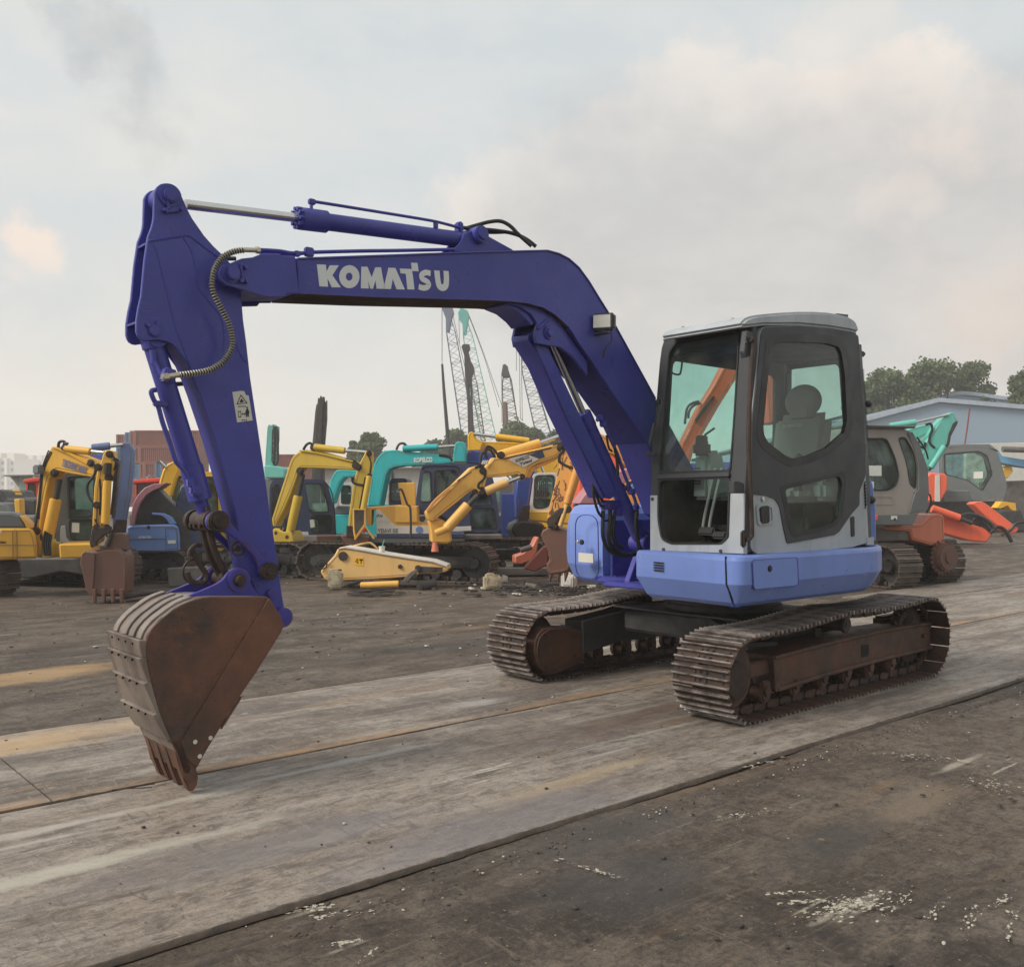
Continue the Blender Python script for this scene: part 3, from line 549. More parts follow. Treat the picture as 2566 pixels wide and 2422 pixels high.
# seams, hatch, locks and vents on the near skirt
mb = MB(); pn = side(MF, 1.187)
hatch = rounded(pn.pts([(1882, 1402), (1997, 1395), (2000, 1466), (1886, 1477)]), .03, 5)
def hatch_grooves(): 
    ring = inset(hatch, 1.05); return [ring, inset(hatch, .985)]
mb.prism(pn, [inset(hatch, 1.0), inset(hatch, .968)], -.02, .0075, 0); o = mb.obj('hatch_seam', M['boom'], body)
mb = MB(); mb.prism(pn, hatch, -.02, .006, .002, seg=2); hh = mb.obj('hatch', M['skirt'], T)
mb = MB(); h = pn.hit(1927, 1424); mb.cyl(h+Vector((0, .01, 0)), h+Vector((0, -.012, 0)), .022, n=24, bev=.003); mb.cyl(h, h+Vector((0, -.014, 0)), .012, n=16); mb.obj('hatch_lock', M['black'], hh)
mb = MB()   # panel gap that curves down the front corner
mb.tube([(-1.424, -1.070, 1.078), (-1.428, -1.074, 1.0), (-1.428, -1.078, .90), (-1.405, -1.08, .86), (-1.372, -1.078, .80), (-1.345, -1.07, .772), (-1.31, -1.065, .75)], .006, n=6)
pr = side(MF, 1.19)
mb.obj('panel_gap', M['void'], body)
mb = MB(); PF = Pl(MF, (-1.362, 0, 0), (0, -1, 0), (0, 0, 1))       # front faces
for r_ in range(4):
    for c_ in range(6):
        s0 = .44+c_*.0165; mb.box((-1.378-.02*(s0-.44)/.1*.6, -s0, 1.005-r_*.018), (.006, .012, .009), 0)
mb.obj('vent_slots', M['void'], body)
PH = Pl(MF, (-.87, 0, 0), (.12, -1, 0), (0, 0, 1))
def on_housing(px, mb, h0, h1, bev=0, mi=0, r=0):
    q = PH.pts(px); q = rounded(q, r, 5) if r else q; mb.prism(PH, q, h0, h1, bev, mi)
mb = MB(); q = rounded(PH.pts([(1442, 1290), (1498, 1290), (1501, 1452), (1443, 1446)]), .10, 6)
mb.prism(PH, [inset(q, 1.012), inset(q, .99)], -.004, .006); mb.obj('door_seam', M['boom'], ha)
mb = MB(); on_housing([(1451, 1384), (1488, 1387), (1488, 1410), (1451, 1407)], mb, 0, .0085); mb.obj('sticker', M['label'], ha)
mb = MB(); h = PH.hit(1460, 1358); mb.cyl(h, h+Vector((-.02, 0, 0)), .021, n=20, bev=.003); mb.obj('door_lock', M['black'], ha)
mb = MB(); h = PH.hit(1448, 1357); mb.cyl(h, h+Vector((-.014, 0, 0)), .013, n=16, bev=.002); mb.obj('door_knob', M['chrome'], ha)
# revolving frame: deck, side plate next to the housing, boom foot brackets
mb = MB(); mb.box((-.15, .02, .80), (1.55, 1.1, .05), .01); mb.box((-.99, .02, .795), (.30, .50, .04), .01); mb.box((-.42, .44, 1.02), (.9, .02, .50), .006); mb.box((-.35, .18, .98), (1.0, .025, .42), .01); mb.box((-.35, -.18, .98), (1.0, .025, .42), .01)
mb.box((.2, .1, 1.3), (.06, .8, .9), .01); mb.box((-.05, .44, 1.15), (.5, .03, .45), .01)
mb.prism(side(MF, -.12), side(MF, -.12).pts([(1600, 1388), (1614, 1390), (1590, 1463), (1574, 1462)]), -.05, .0, .004)
for z_ in (1.0, .82):
    mb.cyl((-.84, .43, z_), (-.84, .415, z_), .014, n=12)
mb.obj('revolving_frame', M['boom'], T)
# ---- boom
mb = MB()
top = [(745, 646), (1140, 632), (1250, 629), (1370, 626), (1400, 634), (1425, 647), (1450, 669), (1475, 703), (1500, 744), (1522, 779), (1550, 830), (1642, 997), (1735, 1168), (1760, 1230)]
bot = [(1735, 1310), (1690, 1290), (1622, 1111), (1523, 969), (1480, 903), (1450, 862), (1425, 822), (1390, 790), (1360, 772), (1320, 761), (1275, 756), (1200, 753), (950, 746), (747, 737)]
B2 = SB.pts(top+bot)
mb.prism(SB, B2, -.30, 0, .004)
for i, tr in enumerate((top, bot)):       # flange plates stand a little proud of the web
    q = SB.pts(tr if i == 0 else bot[::-1]); w = .012*(1 if i == 0 else -1); q2 = [(a, b+w) for a, b in q]
boom = mb.obj('boom', [M['boom'], M['under']], T)
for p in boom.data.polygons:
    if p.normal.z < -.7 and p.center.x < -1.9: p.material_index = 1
mb = MB()
fl = SB.pts(top[:12]); fb = [(a, b-.010) for a, b in fl]; mb.prism(SB, fl+fb[::-1], -.31, .010, .002)
fl = SB.pts(bot[2:][::-1]); fb = [(a, b+.010) for a, b in fl]; mb.prism(SB, fl+fb[::-1], -.31, .010, .002)
o = mb.obj('boom_flange', [M['boom'], M['under']], T)
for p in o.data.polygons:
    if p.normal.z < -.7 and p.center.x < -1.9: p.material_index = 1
fork = [(736, 643), (702, 642), (697, 637), (652, 637), (630, 646), (602, 649), (570, 662), (552, 667), (546, 680), (545, 692), (550, 705), (562, 715), (602, 727), (650, 742), (670, 746), (710, 745), (716, 737), (746, 737)]
mb = MB(); q = SB.pts(fork); mb.prism(SB, q, .0, .018, .004); mb.prism(SB, q, -.318, -.30, .004)
mb.prism(SB, SB.pts([(648, 650), (746, 646), (746, 734), (640, 736), (614, 722)]), -.29, -.01, .004)
pin = SB.hit(575, 687); mb.cyl(pin+Vector((0, -.03, 0)), pin+Vector((0, .33, 0)), .05, n=32, bev=.004)
mb.cyl(pin+Vector((0, -.032, 0)), pin+Vector((0, -.055, 0)), .036, n=24, bev=.005)
for a, b in (((598, 665), (602, 705)), ((598, 665), (610, 672)), ((602, 705), (612, 708))): mb.tube([SB.hit(*a)+Vector((0, -.028, 0)), SB.hit(*b)+Vector((0, -.028, 0))], .008, n=6)
for a in ((609, 672), (611, 707), (598, 706)): h = SB.hit(*a); mb.cyl(h+Vector((0, -.018, 0)), h+Vector((0, -.045, 0)), .012, n=6)
mb.obj('boom_end_fork', M['boom'], T)
# gusset ears under the knee that carry the lift cylinder pin
mb = MB(); ear = SB.pts([(1276, 757), (1310, 766), (1340, 786), (1354, 808), (1348, 836), (1352, 858), (1378, 863), (1412, 868), (1444, 892), (1480, 940), (1480, 905), (1440, 850), (1405, 800), (1360, 770), (1300, 757)])
mb.prism(SB, ear, -.055, -.03, .003); mb.prism(SB, ear, -.27, -.245, .003)
mb.prism(SB, SB.pts([(1276, 757), (1310, 766), (1340, 786), (1352, 808), (1344, 812), (1330, 795), (1305, 774), (1276, 762)]), -.25, -.05, .003); h = SB.hit(1382, 832)
mb.cyl(h+Vector((0, .015, 0)), h+Vector((0, .28, 0)), .045, n=28, bev=.004); mb.cyl(h+Vector((0, -.0, 0)), h+Vector((0, .03, 0)), .03, n=24, bev=.004)
mb.tube([SB.hit(1353, 823)+Vector((0, .02, 0)), SB.hit(1380, 799)+Vector((0, .02, 0))], .010, n=6); mb.obj('boom_ears', M['boom'], T)
# lettering on the boom
lt = lambda px: [(700+x/2, 440+y/2) for x, y in px]
mb = MB()
for px in ([(187, 445), (232, 447), (236, 482), (252, 450), (297, 450), (265, 500), (307, 560), (262, 560), (240, 515), (243, 557), (200, 555)],
           [(410, 457), (440, 457), (462, 510), (480, 460), (508, 460), (528, 568), (487, 567), (481, 525), (468, 567), (455, 567), (444, 525), (447, 566), (408, 565)],
           [(546, 462), (580, 463), (628, 571), (587, 570), (567, 517), (558, 569), (521, 568)],
           [(603, 466), (664, 469), (666, 492), (667, 493), (676, 571), (641, 570), (633, 492), (607, 490)], [(659, 437), (691, 438), (697, 480), (664, 478)]):
    mb.prism(SB, SB.pts(lt(px)), 0, .0025)
mb.prism(SB, [SB.pts(lt([(350+51*math.cos(t*.3141), 507+58*math.sin(t*.3141)) for t in range(20)])), SB.pts(lt([(349+17*math.cos(t*.3141), 507+20*math.sin(t*.3141)) for t in range(20)]))], 0, .0025)
def stroke(px, w):
    q = catmull([Vector(p) for p in SB.pts(lt(px))], 6); l = []; r_ = []
    for i, p in enumerate(q):
        t = (q[min(i+1, len(q)-1)]-q[max(0, i-1)]).normalized(); n = Vector((-t.y, t.x))*w; l.append(p+n); r_.append(p-n)
    b = mb.bm
    for i in range(len(q)-1): b.faces.new([b.verts.new(SB.P(v.x, v.y, .0025)) for v in (l[i], r_[i], r_[i+1], l[i+1])])
stroke([(757, 491), (733, 486), (712, 498), (715, 517), (738, 530), (748, 545), (738, 560), (717, 563), (697, 556)], .0165)
stroke([(788, 476), (792, 515), (800, 552), (818, 562), (833, 550), (836, 515), (834, 478)], .020)
mb.obj('boom_lettering', M['white'], boom)
# ---- arm
ARM = [(387, 482), (390, 474), (395, 467), (403, 461), (412, 459), (422, 459), (431, 461), (439, 466), (447, 475), (454, 488), (461, 503), (466, 515), (473, 530), (482, 547), (496, 567), (512, 590), (535, 616), (565, 645), (585, 668), (602, 690), (604, 730), (610, 802), (618, 860), (627, 942), (647, 1075), (667, 1210), (679, 1300), (690, 1365), (700, 1440), (707, 1490), (712, 1520),
       (719, 1552), (712, 1572), (698, 1580), (684, 1572), (676, 1550), (666, 1520), (640, 1477), (615, 1415), (601, 1350), (590, 1285), (570, 1210), (542, 1110), (517, 1035), (500, 985), (485, 945), (470, 910), (451, 884), (440, 870), (430, 861), (418, 856), (400, 852), (380, 853), (367, 855), (358, 853), (350, 848), (345, 840), (342, 830), (342, 802), (347, 770), (354, 740), (362, 652), (369, 605), (371, 592), (379, 572), (383, 558), (385, 545), (386, 515)]
A2 = SA.pts(ARM); mb = MB()
mb.prism(SA, A2, -.022, 0, .004); mb.prism(SA, A2, -.162, -.140, .004)
core = SA.pts([(440, 560), (500, 590), (560, 650), (598, 690), (604, 730), (618, 860), (647, 1075), (679, 1300), (707, 1490), (700, 1560), (668, 1515), (640, 1477), (615, 1415), (590, 1285), (542, 1110), (500, 985), (470, 910), (440, 860), (400, 800), (380, 760), (392, 660), (404, 600)])
mb.prism(SA, core, -.145, -.018, 0)
mb.prism(SA, SA.pts([(371, 604), (388, 601), (392, 604), (372, 609)]), -.14, -.02); mb.prism(SA, SA.pts([(342, 804), (360, 800), (362, 804), (343, 809)]), -.14, -.02)
arm = mb.obj('arm', M['boom'], T)
mb = MB()    # weld beads and overlay edges on the arm face
for px, r_ in (([(372, 604), (400, 600), (440, 594), (466, 590), (476, 592), (490, 602), (520, 625), (553, 648)], .006), ([(384, 612), (395, 640), (410, 700), (425, 760), (440, 820), (470, 900), (485, 935)], .0035), ([(460, 597), (480, 630), (490, 680), (497, 720), (520, 752), (550, 790), (561, 830), (559, 880)], .0035), ([(590, 860), (601, 885), (615, 908), (619, 904)], .004)):
    mb.tube([SA.hit(*q)+Vector((0, -.0, 0)) for q in px], r_, n=6, smooth=4)
mb.obj('weld_bead', M['boom'], arm)
mb = MB(); h = SA.hit(425, 491)
mb.cyl(h+Vector((0, -.012, 0)), h+Vector((0, .18, 0)), .058, n=32, bev=.004); mb.cyl(h, h+Vector((0, -.035, 0)), .036, n=28, bev=.006)
mb.prism(SA, rounded(SA.pts([(409, 522), (453, 519), (454, 531), (412, 536)]), .006, 3), 0, .016, .003); mb.tube([SA.hit(417, 505)+Vector((0, -.015, 0)), SA.hit(421, 525)+Vector((0, -.015, 0))], .008, n=6)
for q in ((411, 528), (451, 526)): hh_ = SA.hit(*q); mb.cyl(hh_, hh_+Vector((0, -.03, 0)), .010, n=6)
mb.obj('arm_pin', M['boom'], T); mb = MB()
h = SA.hit(386, 1458-1458+(1550/4+440)); mb.cyl(h, h+Vector((0, -.016, 0)), .030, n=24, bev=.004)
for q in ((371, 814), (394, 811)): hh_ = SA.hit(*q); mb.cyl(hh_, hh_+Vector((0, -.016, 0)), .013, n=8, bev=.002)
mb.obj('arm_pin', M['boom'], T); mb = MB()
h = SA.hit(676, 1486); mb.cyl(h, h+Vector((0, -.025, 0)), .022, n=20, bev=.004); mb.obj('arm_pin', M['boomc'], T); mb = MB(); h = SA.hit(703, 1545); mb.cyl(h+Vector((0, -.045, 0)), h+Vector((0, .2, 0)), .052, n=28, bev=.006)
mb.obj('arm_pin', M['boomc'], T)
# warning sticker
mb = MB(); mb.prism(SA, SA.pts([(582, 982), (604, 979), (612, 980), (616, 990), (623, 991), (633, 1053), (594, 1058)]), 0, .0015); stk = mb.obj('warning_sticker', M['label'], arm)
mb = MB(); tri = SA.pts([(603, 988), (620, 1010), (592, 1013)]); mb.prism(SA, [tri, inset(tri, .80)], .0015, .003)
mb.prism(SA, [SA.pts([(596, 1030), (603, 1029), (604, 1045), (597, 1046)]), inset(SA.pts([(596, 1030), (603, 1029), (604, 1045), (597, 1046)]), .75)], .0015, .003)
mb.prism(SA, SA.pts([(605, 1037), (608, 1034), (608, 1036), (612, 1036), (612, 1034), (616, 1037), (612, 1040), (612, 1038), (608, 1038), (608, 1040)]), .0015, .003)
mb.prism(SA, SA.pts([(617, 1024), (621, 1024), (625, 1034), (623, 1035), (623, 1044), (620, 1044), (619, 1036), (618, 1045), (616, 1045), (616, 1034), (614, 1035)]), .0015, .003)
hd = SA.pts([(619+2.2*math.cos(t*.785), 1021+2.2*math.sin(t*.785)) for t in range(8)]); mb.prism(SA, hd, .0015, .003)
mb.prism(SA, SA.pts([(602, 1003), (605, 998), (608, 1003), (612, 1005), (607, 1008), (600, 1008)]), .0015, .003)
for k in range(7): mb.prism(SA, SA.pts([(596+k*3, 1017.0), (598+k*3, 1016.8), (598+k*3, 1019), (596+k*3, 1019.2)]), .0015, .003)
for k in (0, 1, 2): mb.prism(SA, SA.pts([(605+k*5, 1051), (608+k*5, 1050.6), (608+k*5, 1053.4), (605+k*5, 1053.8)]), .0015, .003)
mb.obj('warning_symbols', M['ink'], stk)
# ---- arm cylinder on top of the boom
def cyl_px(pl, a, b, r, mb, **k): mb.cyl(pl.hit(*a), pl.hit(*b), r, n=32, **k)
mb = MB(); cyl_px(S0, (465, 512), (752, 547), .0255, mb); mb.obj('arm_cylinder_rod', M['chrome'], T)
mb = MB(); cyl_px(S0, (748, 547), (818, 556), .062, mb, bev=.006); cyl_px(S0, (818, 556), (1160, 601), .0485, mb)
h = S0.hit(745, 546); ax = (S0.hit(818, 556)-h).normalized(); q1 = ax.orthogonal().normalized(); q2 = ax.cross(q1)
for k in range(10): a = 2*math.pi*k/10; c = h+(q1*math.cos(a)+q2*math.sin(a))*.052; mb.cyl(c-ax*.012, c+ax*.02, .011, n=8)
mb.cyl(h-ax*.008, h+ax*.01, .035, n=24)
ph_ = S0.hit(1182, 595); mb.cyl(ph_+Vector((0, -.11, 0)), ph_+Vector((0, .11, 0)), .055, n=32, bev=.005); mb.cyl(ph_+Vector((0, -.125, 0)), ph_+Vector((0, .125, 0)), .036, n=28, bev=.004); cyl_px(S0, (1150, 600), (1178, 603), .055, mb)
mb.box(S0.hit(1150, 575)+Vector((0, 0, .0)), (.04, .06, .09), .01)
mb.obj('arm_cylinder', M['boom'], T)
mb = MB(); mb.prism(side(MF, .07), side(MF, .07).pts([(1128, 631), (1150, 612), (1158, 600), (1163, 585), (1180, 578), (1205, 583), (1225, 592), (1285, 625), (1290, 634)]), -.02, 0, .004); mb.prism(side(MF, -.07), side(MF, .07).pts([(1128, 631), (1150, 612), (1158, 600), (1163, 585), (1180, 578), (1205, 583), (1225, 592), (1285, 625), (1290, 634)]), -.0, .02, .004)
mb.obj('cylinder_bracket', M['boom'], T)
mb = MB(); q = [S0.hit(*p)+Vector((0, -.02, 0)) for p in ((776, 532), (776, 512), (782, 508), (800, 510), (950, 534), (1060, 552), (1100, 560), (1145, 572))]; mb.tube(q, .0095, n=8, smooth=4)
mb.box(S0.hit(777, 508)+Vector((0, -.02, 0)), (.04, .03, .03), .005); mb.box(S0.hit(1087, 566)+Vector((0, -.02, 0)), (.03, .02, .04), .004)
for s_, dy in ((.10, 0), (-.02, 6)):
    pp = side(MF, s_); mb.tube([pp.hit(*p) for p in ((650, 626+dy), (700, 629+dy), (730, 634+dy), (760, 634), (785, 632), (900, 629), (1010, 627.5), (1138, 625))], .0105, n=8, smooth=4)
    mb.box(pp.hit(774, 632), (.05, .035, .05), .006); mb.box(pp.hit(744, 636), (.03, .03, .03), .004)
mb.obj('hydraulic_pipe', M['boom'], T)
mb = MB()
for px in ([(1168, 572), (1190, 566), (1212, 561), (1232, 562), (1248, 576), (1262, 600), (1286, 630)], [(1160, 571), (1200, 577), (1230, 583), (1262, 592), (1286, 607), (1305, 629)], [(1180, 573), (1215, 584), (1250, 586)]):
    mb.tube([S0.hit(*p)+Vector((0, -.03*i, 0)) for i, p in enumerate(px)], .0125, n=10, smooth=6)
mb.obj('hydraulic_hose', M['black'], T)
# ribbed hose looping from boom to arm cylinder
pz = side(MF, .19); path = [(612, 626), (587, 630), (562, 642), (545, 660), (535, 682), (531, 710), (534, 730), (540, 745), (557, 777), (575, 815), (582, 852), (577, 880), (560, 905), (545, 917), (520, 929), (480, 936), (446, 940)]
q = catmull([pz.hit(*p) for p in path], 40); ds = [0]
for a, b in zip(q, q[1:]): ds.append(ds[-1]+(b-a).length)
pts = []; n = int(ds[-1]/.0035); j = 0
for k in range(n):
    d = ds[-1]*k/n
    while ds[j+1] < d: j += 1
    pts.append(q[j].lerp(q[j+1], (d-ds[j])/max(1e-9, ds[j+1]-ds[j])))
mb = MB(); mb.tube(pts, .0125, n=12)
b = mb.bm
hz = mb.obj('ribbed_hose', M['hose'], T)
mb = MB()
for k in range(2, n-2, 4): mb.tube([pts[k-1]+(pts[k]-pts[k-1])*.2, pts[k], pts[k]+(pts[k+1]-pts[k])*.8], [.0135, .0172, .0135], n=12)
mb.obj('hose_coil', M['hoseR'], hz)
mb = MB(); mb.tube([pz.hit(610, 626), pz.hit(647, 627)], .013, n=10); mb.cyl(pz.hit(641, 627), pz.hit(650, 627), .018, n=6); mb.tube([pz.hit(448, 939), pz.hit(406, 945)], .0135, n=10); mb.cyl(pz.hit(408, 945), pz.hit(422, 943), .018, n=6); mb.obj('hose_fitting', M['brass'], hz)
pz2 = side(MF, -.16); mb = MB(); mb.tube([pz2.hit(470, 960), pz2.hit(445, 962), pz2.hit(420, 966)], .012, n=8); mb.tube([pz2.hit(560, 648), pz2.hit(590, 648)], .012, n=8)
mb.obj('hydraulic_hose', M['hose'], T)
# ---- bucket cylinder along the back of the arm
mb = MB(); cyl_px(S0, (384, 862), (486, 1190), .051, mb, bev=.004); cyl_px(S0, (478, 1165), (502, 1252), .058, mb, bev=.005); cyl_px(S0, (382, 858), (386, 874), .056, mb, bev=.004)
for a, b_ in (((372, 880), (376, 912)), ((376, 915), (382, 930)),): mb.cyl(S0.hit(*a)+Vector((0, -.055, 0)), S0.hit(*b_)+Vector((0, -.055, 0)), .016, n=12)
mb.tube([S0.hit(376, 910)+Vector((0, -.06, 0)), S0.hit(388, 940)+Vector((0, -.075, 0)), S0.hit(396, 948)+Vector((0, -.10, 0))], .013, n=8); mb.box(S0.hit(397, 948)+Vector((0, -.13, 0)), (.06, .06, .07), .008, Matrix.Rotation(R(15), 3, 'Y'))
h = S0.hit(384, 848); mb.cyl(h+Vector((0, -.06, 0)), h+Vector((0, .06, 0)), .05, n=24)
mb.obj('bucket_cylinder', M['boom'], T)
mb = MB(); mb.tube([S0.hit(*p)+Vector((0, -.03, 0)) for p in ((386, 978), (375, 980), (374, 988), (381, 1005), (391, 1020), (402, 1060), (420, 1110), (432, 1148), (438, 1160), (455, 1178), (464, 1196), (470, 1215), (478, 1235))], .0125, n=8, smooth=4)
mb.box(S0.hit(396, 1013)+Vector((0, -.03, 0)), (.07, .03, .03), .006); mb.box(S0.hit(479, 1229)+Vector((0, -.055, 0)), (.06, .05, .05), .01); mb.box(S0.hit(470, 1210)+Vector((0, -.04, 0)), (.04, .04, .05), .008); mb.obj('cylinder_pipe', M['boom'], T)
mb = MB(); cyl_px(S0, (502, 1252), (517, 1296), .034, mb); mb.obj('cylinder_rod', M['boomc'], T)
# ---- bucket linkage
SL = side(MF, .135)
link = [(542, 1281), (556, 1284), (567, 1297), (578, 1310), (590, 1322), (604, 1336), (617, 1350), (631, 1364), (642, 1377), (660, 1394), (675, 1402), (687, 1414), (691, 1430), (687, 1444), (676, 1453), (664, 1452), (655, 1444), (650, 1430), (646, 1412), (637, 1394), (622, 1377), (605, 1360), (588, 1348), (570, 1337), (553, 1331), (536, 1330), (524, 1324), (518, 1310), (521, 1294), (530, 1284)]
for s_ in (.135, -.125):
    mb = MB(); mb.prism(side(MF, s_), [tuple(q) for q in catmull([Vector(p) for p in SL.pts(link)], 2, True)], -.028, 0, .005, seg=2)
    mb.obj('bucket_link', M['boomc'], T)
mb = MB(); h = SL.hit(543, 1306)
mb.cyl(h+Vector((0, -.035, 0)), h+Vector((0, .0, 0)), .056, n=32, bev=.006); mb.cyl(h+Vector((0, -.05, 0)), h+Vector((0, .30, 0)), .036, n=28, bev=.006); mb.cyl(h+Vector((0, .04, 0)), h+Vector((0, .23, 0)), .052, n=28, bev=.006); mb.cyl(h+Vector((0, .255, 0)), h+Vector((0, .30, 0)), .056, n=28, bev=.006)
for y_ in (.08, .15, .20): mb.cyl(h+Vector((-.01, y_, .045)), h+Vector((-.015, y_, .075)), .014, n=6); mb.cyl(h+Vector((-.045, y_, -.02)), h+Vector((-.06, y_, -.025)), .014, n=6)
mb.obj('link_pin', M['rust'], T); mb = MB()
h2 = SL.hit(672, 1430); mb.cyl(h2+Vector((0, -.03, 0)), h2+Vector((0, .02, 0)), .047, n=32, bev=.006); mb.cyl(h2+Vector((0, -.045, 0)), h2+Vector((0, .3, 0)), .028, n=28, bev=.008)
mb.obj('link_pin', M['rust'], T); mb = MB()
h3 = side(MF, .12).hit(598, 1453); mb.cyl(h3+Vector((0, -.015, 0)), h3+Vector((0, .27, 0)), .040, n=32, bev=.005); mb.cyl(h3+Vector((0, -.04, 0)), h3, .026, n=28, bev=.005)
mb.obj('link_pin', M['rust'], T)
mb = MB()    # H link down to the bucket ears and the lifting hook
for y_ in (.09, .17): mb.tube([h+Vector((-.005, y_, -.03)), h+Vector((.03, y_, -.16)), h+Vector((.09, y_, -.28)), h3+Vector((-.02, .13, .02))], [.020, .019, .019, .022], n=8, smooth=4)
mb.box((h3.x-.0, h3.y+.13, h3.z+.0), (.09, .12, .09), .02)
kx = SL.hit(515, 1400)+Vector((0, .12, 0)); 
mb.tube([kx+Vector(v) for v in ((.03, 0, .06), (0, 0, .065), (-.03, 0, .04), (-.035, 0, .01))], .012, n=8, smooth=4)
mb.tube([kx+Vector(v) for v in ((-.02, 0, .05), (.0, 0, -.0), (.03, 0, -.05), (.055, 0, -.085), (.05, 0, -.12), (.01, 0, -.13), (-.03, 0, -.11), (-.045, 0, -.07))], .014, n=8, smooth=4)
mb.tube([kx+Vector((.055*math.cos(t*.3142)+.0, .03, .06*math.sin(t*.3142)-.07)) for t in range(21)], .007, n=6)
hk = h+Vector((.135, .04, -.145)); mb.tube([hk+Vector((.035*math.cos(t*.3142), 0, .035*math.sin(t*.3142))) for t in range(21)], .004, n=6); mb.cyl(hk, hk+Vector((0, .05, 0)), .015, n=12)
mb.obj('lifting_hook', M['rust'], T)
# ---- bucket
BK = [(527, 1495), (508, 1497), (490, 1501), (470, 1508), (452, 1516), (436, 1526), (420, 1538), (404, 1550), (390, 1563), (378, 1577), (370, 1591), (366, 1604), (364, 1620), (365, 1645), (369, 1670), (376, 1705), (386, 1742), (398, 1782), (412, 1818), (428, 1852), (442, 1885)]
side_pl = BK+[(450, 1905), (460, 1948), (478, 1962), (492, 1940), (493, 1924), (505, 1900), (522, 1870), (547, 1830), (572, 1787), (597, 1750), (645, 1680), (705, 1585), (711, 1567), (706, 1545), (690, 1522), (672, 1495)]
W = .44
K2 = SK.pts(side_pl); mb = MB(); mb.prism(SK, K2, -.02, 0, .004); mb.prism(SK, K2, -W, -W+.02, .004); bkt = mb.obj('bucket_side_plates', M['bucket'], T)
mb = MB(); bk = SK.pts(BK); inn = [(a+.022*(.6 if i < 4 else 1), b-.022*(1 if i < 8 else 0)) for i, (a, b) in enumerate(bk)]
mb.prism(SK, bk+inn[::-1], -W+.004, -.004, .002)
mb.prism(SK, SK.pts([(527, 1495), (672, 1495), (672, 1502), (527, 1503)]), -W+.004, -.004, .002)
sh = mb.obj('bucket_shell', M['shell'], T)
mb = MB()
def strap(i0, i1, h0, h1, t=.010, lip=0):
    seg = [Vector(p) for p in bk[i0:i1+1]]; o = []
    for i, p in enumerate(seg):
        tt = (seg[min(i+1, len(seg)-1)]-seg[max(i-1, 0)]).normalized(); n = Vector((tt.y, -tt.x))
        if n.x > 0: n = -n
        k = t+(lip if i == len(seg)-1 and False else 0); o.append(tuple(p+n*(t+(lip*(1-i/(len(seg)-1))))))
    mb.prism(SK, [tuple(p) for p in seg]+o[::-1], h0, h1, .002)
for h0 in (-.10, -.20, -.30, -.43): strap(2, 11, h0, h0+.055, .012)
for (a, b, t) in ((11, 13, .020), (13, 15, .016), (15, 17, .016), (17, 19, .016)): strap(a, b, -W-.006, .010, t, .018)
for i in range(11, 19, 2):
    p = Vector(bk[i]); 
    for k in range(4): c = SK.P(p.x-.035, p.y-.02, -.08-.095*k); mb.box(c, (.010, .007, .012), .002, mi=1)
mb.obj('wear_bands', [M['shell'], M['void']], sh)
mb = MB()
rp = SK.pts([(672, 1497), (704, 1545), (709, 1566), (703, 1583), (643, 1679), (596, 1748), (571, 1785), (546, 1829), (521, 1869), (504, 1899), (493, 1921), (468, 1900), (452, 1857)])
mb.prism(SK, rp, 0, .010, .003)
mb.prism(SK, SK.pts([(602, 1742), (598, 1752), (560, 1812), (550, 1826), (556, 1812), (580, 1774)]), -.0, .024, .004); mb.obj('side_cutter', M['bucket'], T)
mb = MB()
for q in ((487, 1857), (525.5, 1847), (498.5, 1893)): h = SK.hit(*q); mb.cyl(h+Vector((0, -.009, 0)), h+Vector((0, -.0115, 0)), .0108, n=20)
o = mb.obj('bolt_holes', M['label'], bkt)
TO = SK.pts([(436, 1868), (443, 1880), (452, 1900), (462, 1925), (476, 1968), (484, 1986), (492, 1975), (499, 1950), (490, 1925), (470, 1900), (450, 1870)])
TO = SK.pts([(438, 1872), (447, 1905), (458, 1942), (466, 1962), (474, 1980), (481, 1987), (490, 1978), (496, 1966), (499, 1950), (497, 1937), (490, 1926), (470, 1880), (455, 1858)])
for k in range(4):
    mb = MB(); h0 = -.075-.118*k if k else -.068; mb.prism(SK, TO, h0, h0+.062, .008, seg=2); mb.obj('bucket_tooth', M['bucket'], T)
mb = MB(); mb.prism(SK, SK.pts([(430, 1858), (438, 1873), (450, 1906), (460, 1935), (472, 1940), (480, 1925), (462, 1880), (448, 1850)]), -W, 0, .003); mb.obj('cutting_lip', M['bucket'], T)
EARP = [(470, 1497), (476, 1491), (505, 1479), (535, 1466), (555, 1455), (563, 1446), (571, 1435), (583, 1426), (600, 1423), (614, 1431), (622, 1444), (633, 1468), (641, 1480), (652, 1494), (660, 1502), (600, 1506), (500, 1508)]
pe = side(MF, .12)
for s_ in (.12, -.14):
    mb = MB(); mb.prism(side(MF, s_), [tuple(q) for q in catmull([Vector(p) for p in pe.pts(EARP)], 3, True)], -.022, 0, .003); hh_ = side(MF, s_).P(*pe.p(598, 1453)); mb.cyl(hh_+Vector((0, -.012, 0)), hh_+Vector((0, .03, 0)), .062, n=32, bev=.004); mb.obj('bucket_ear', M['boomc'], T)
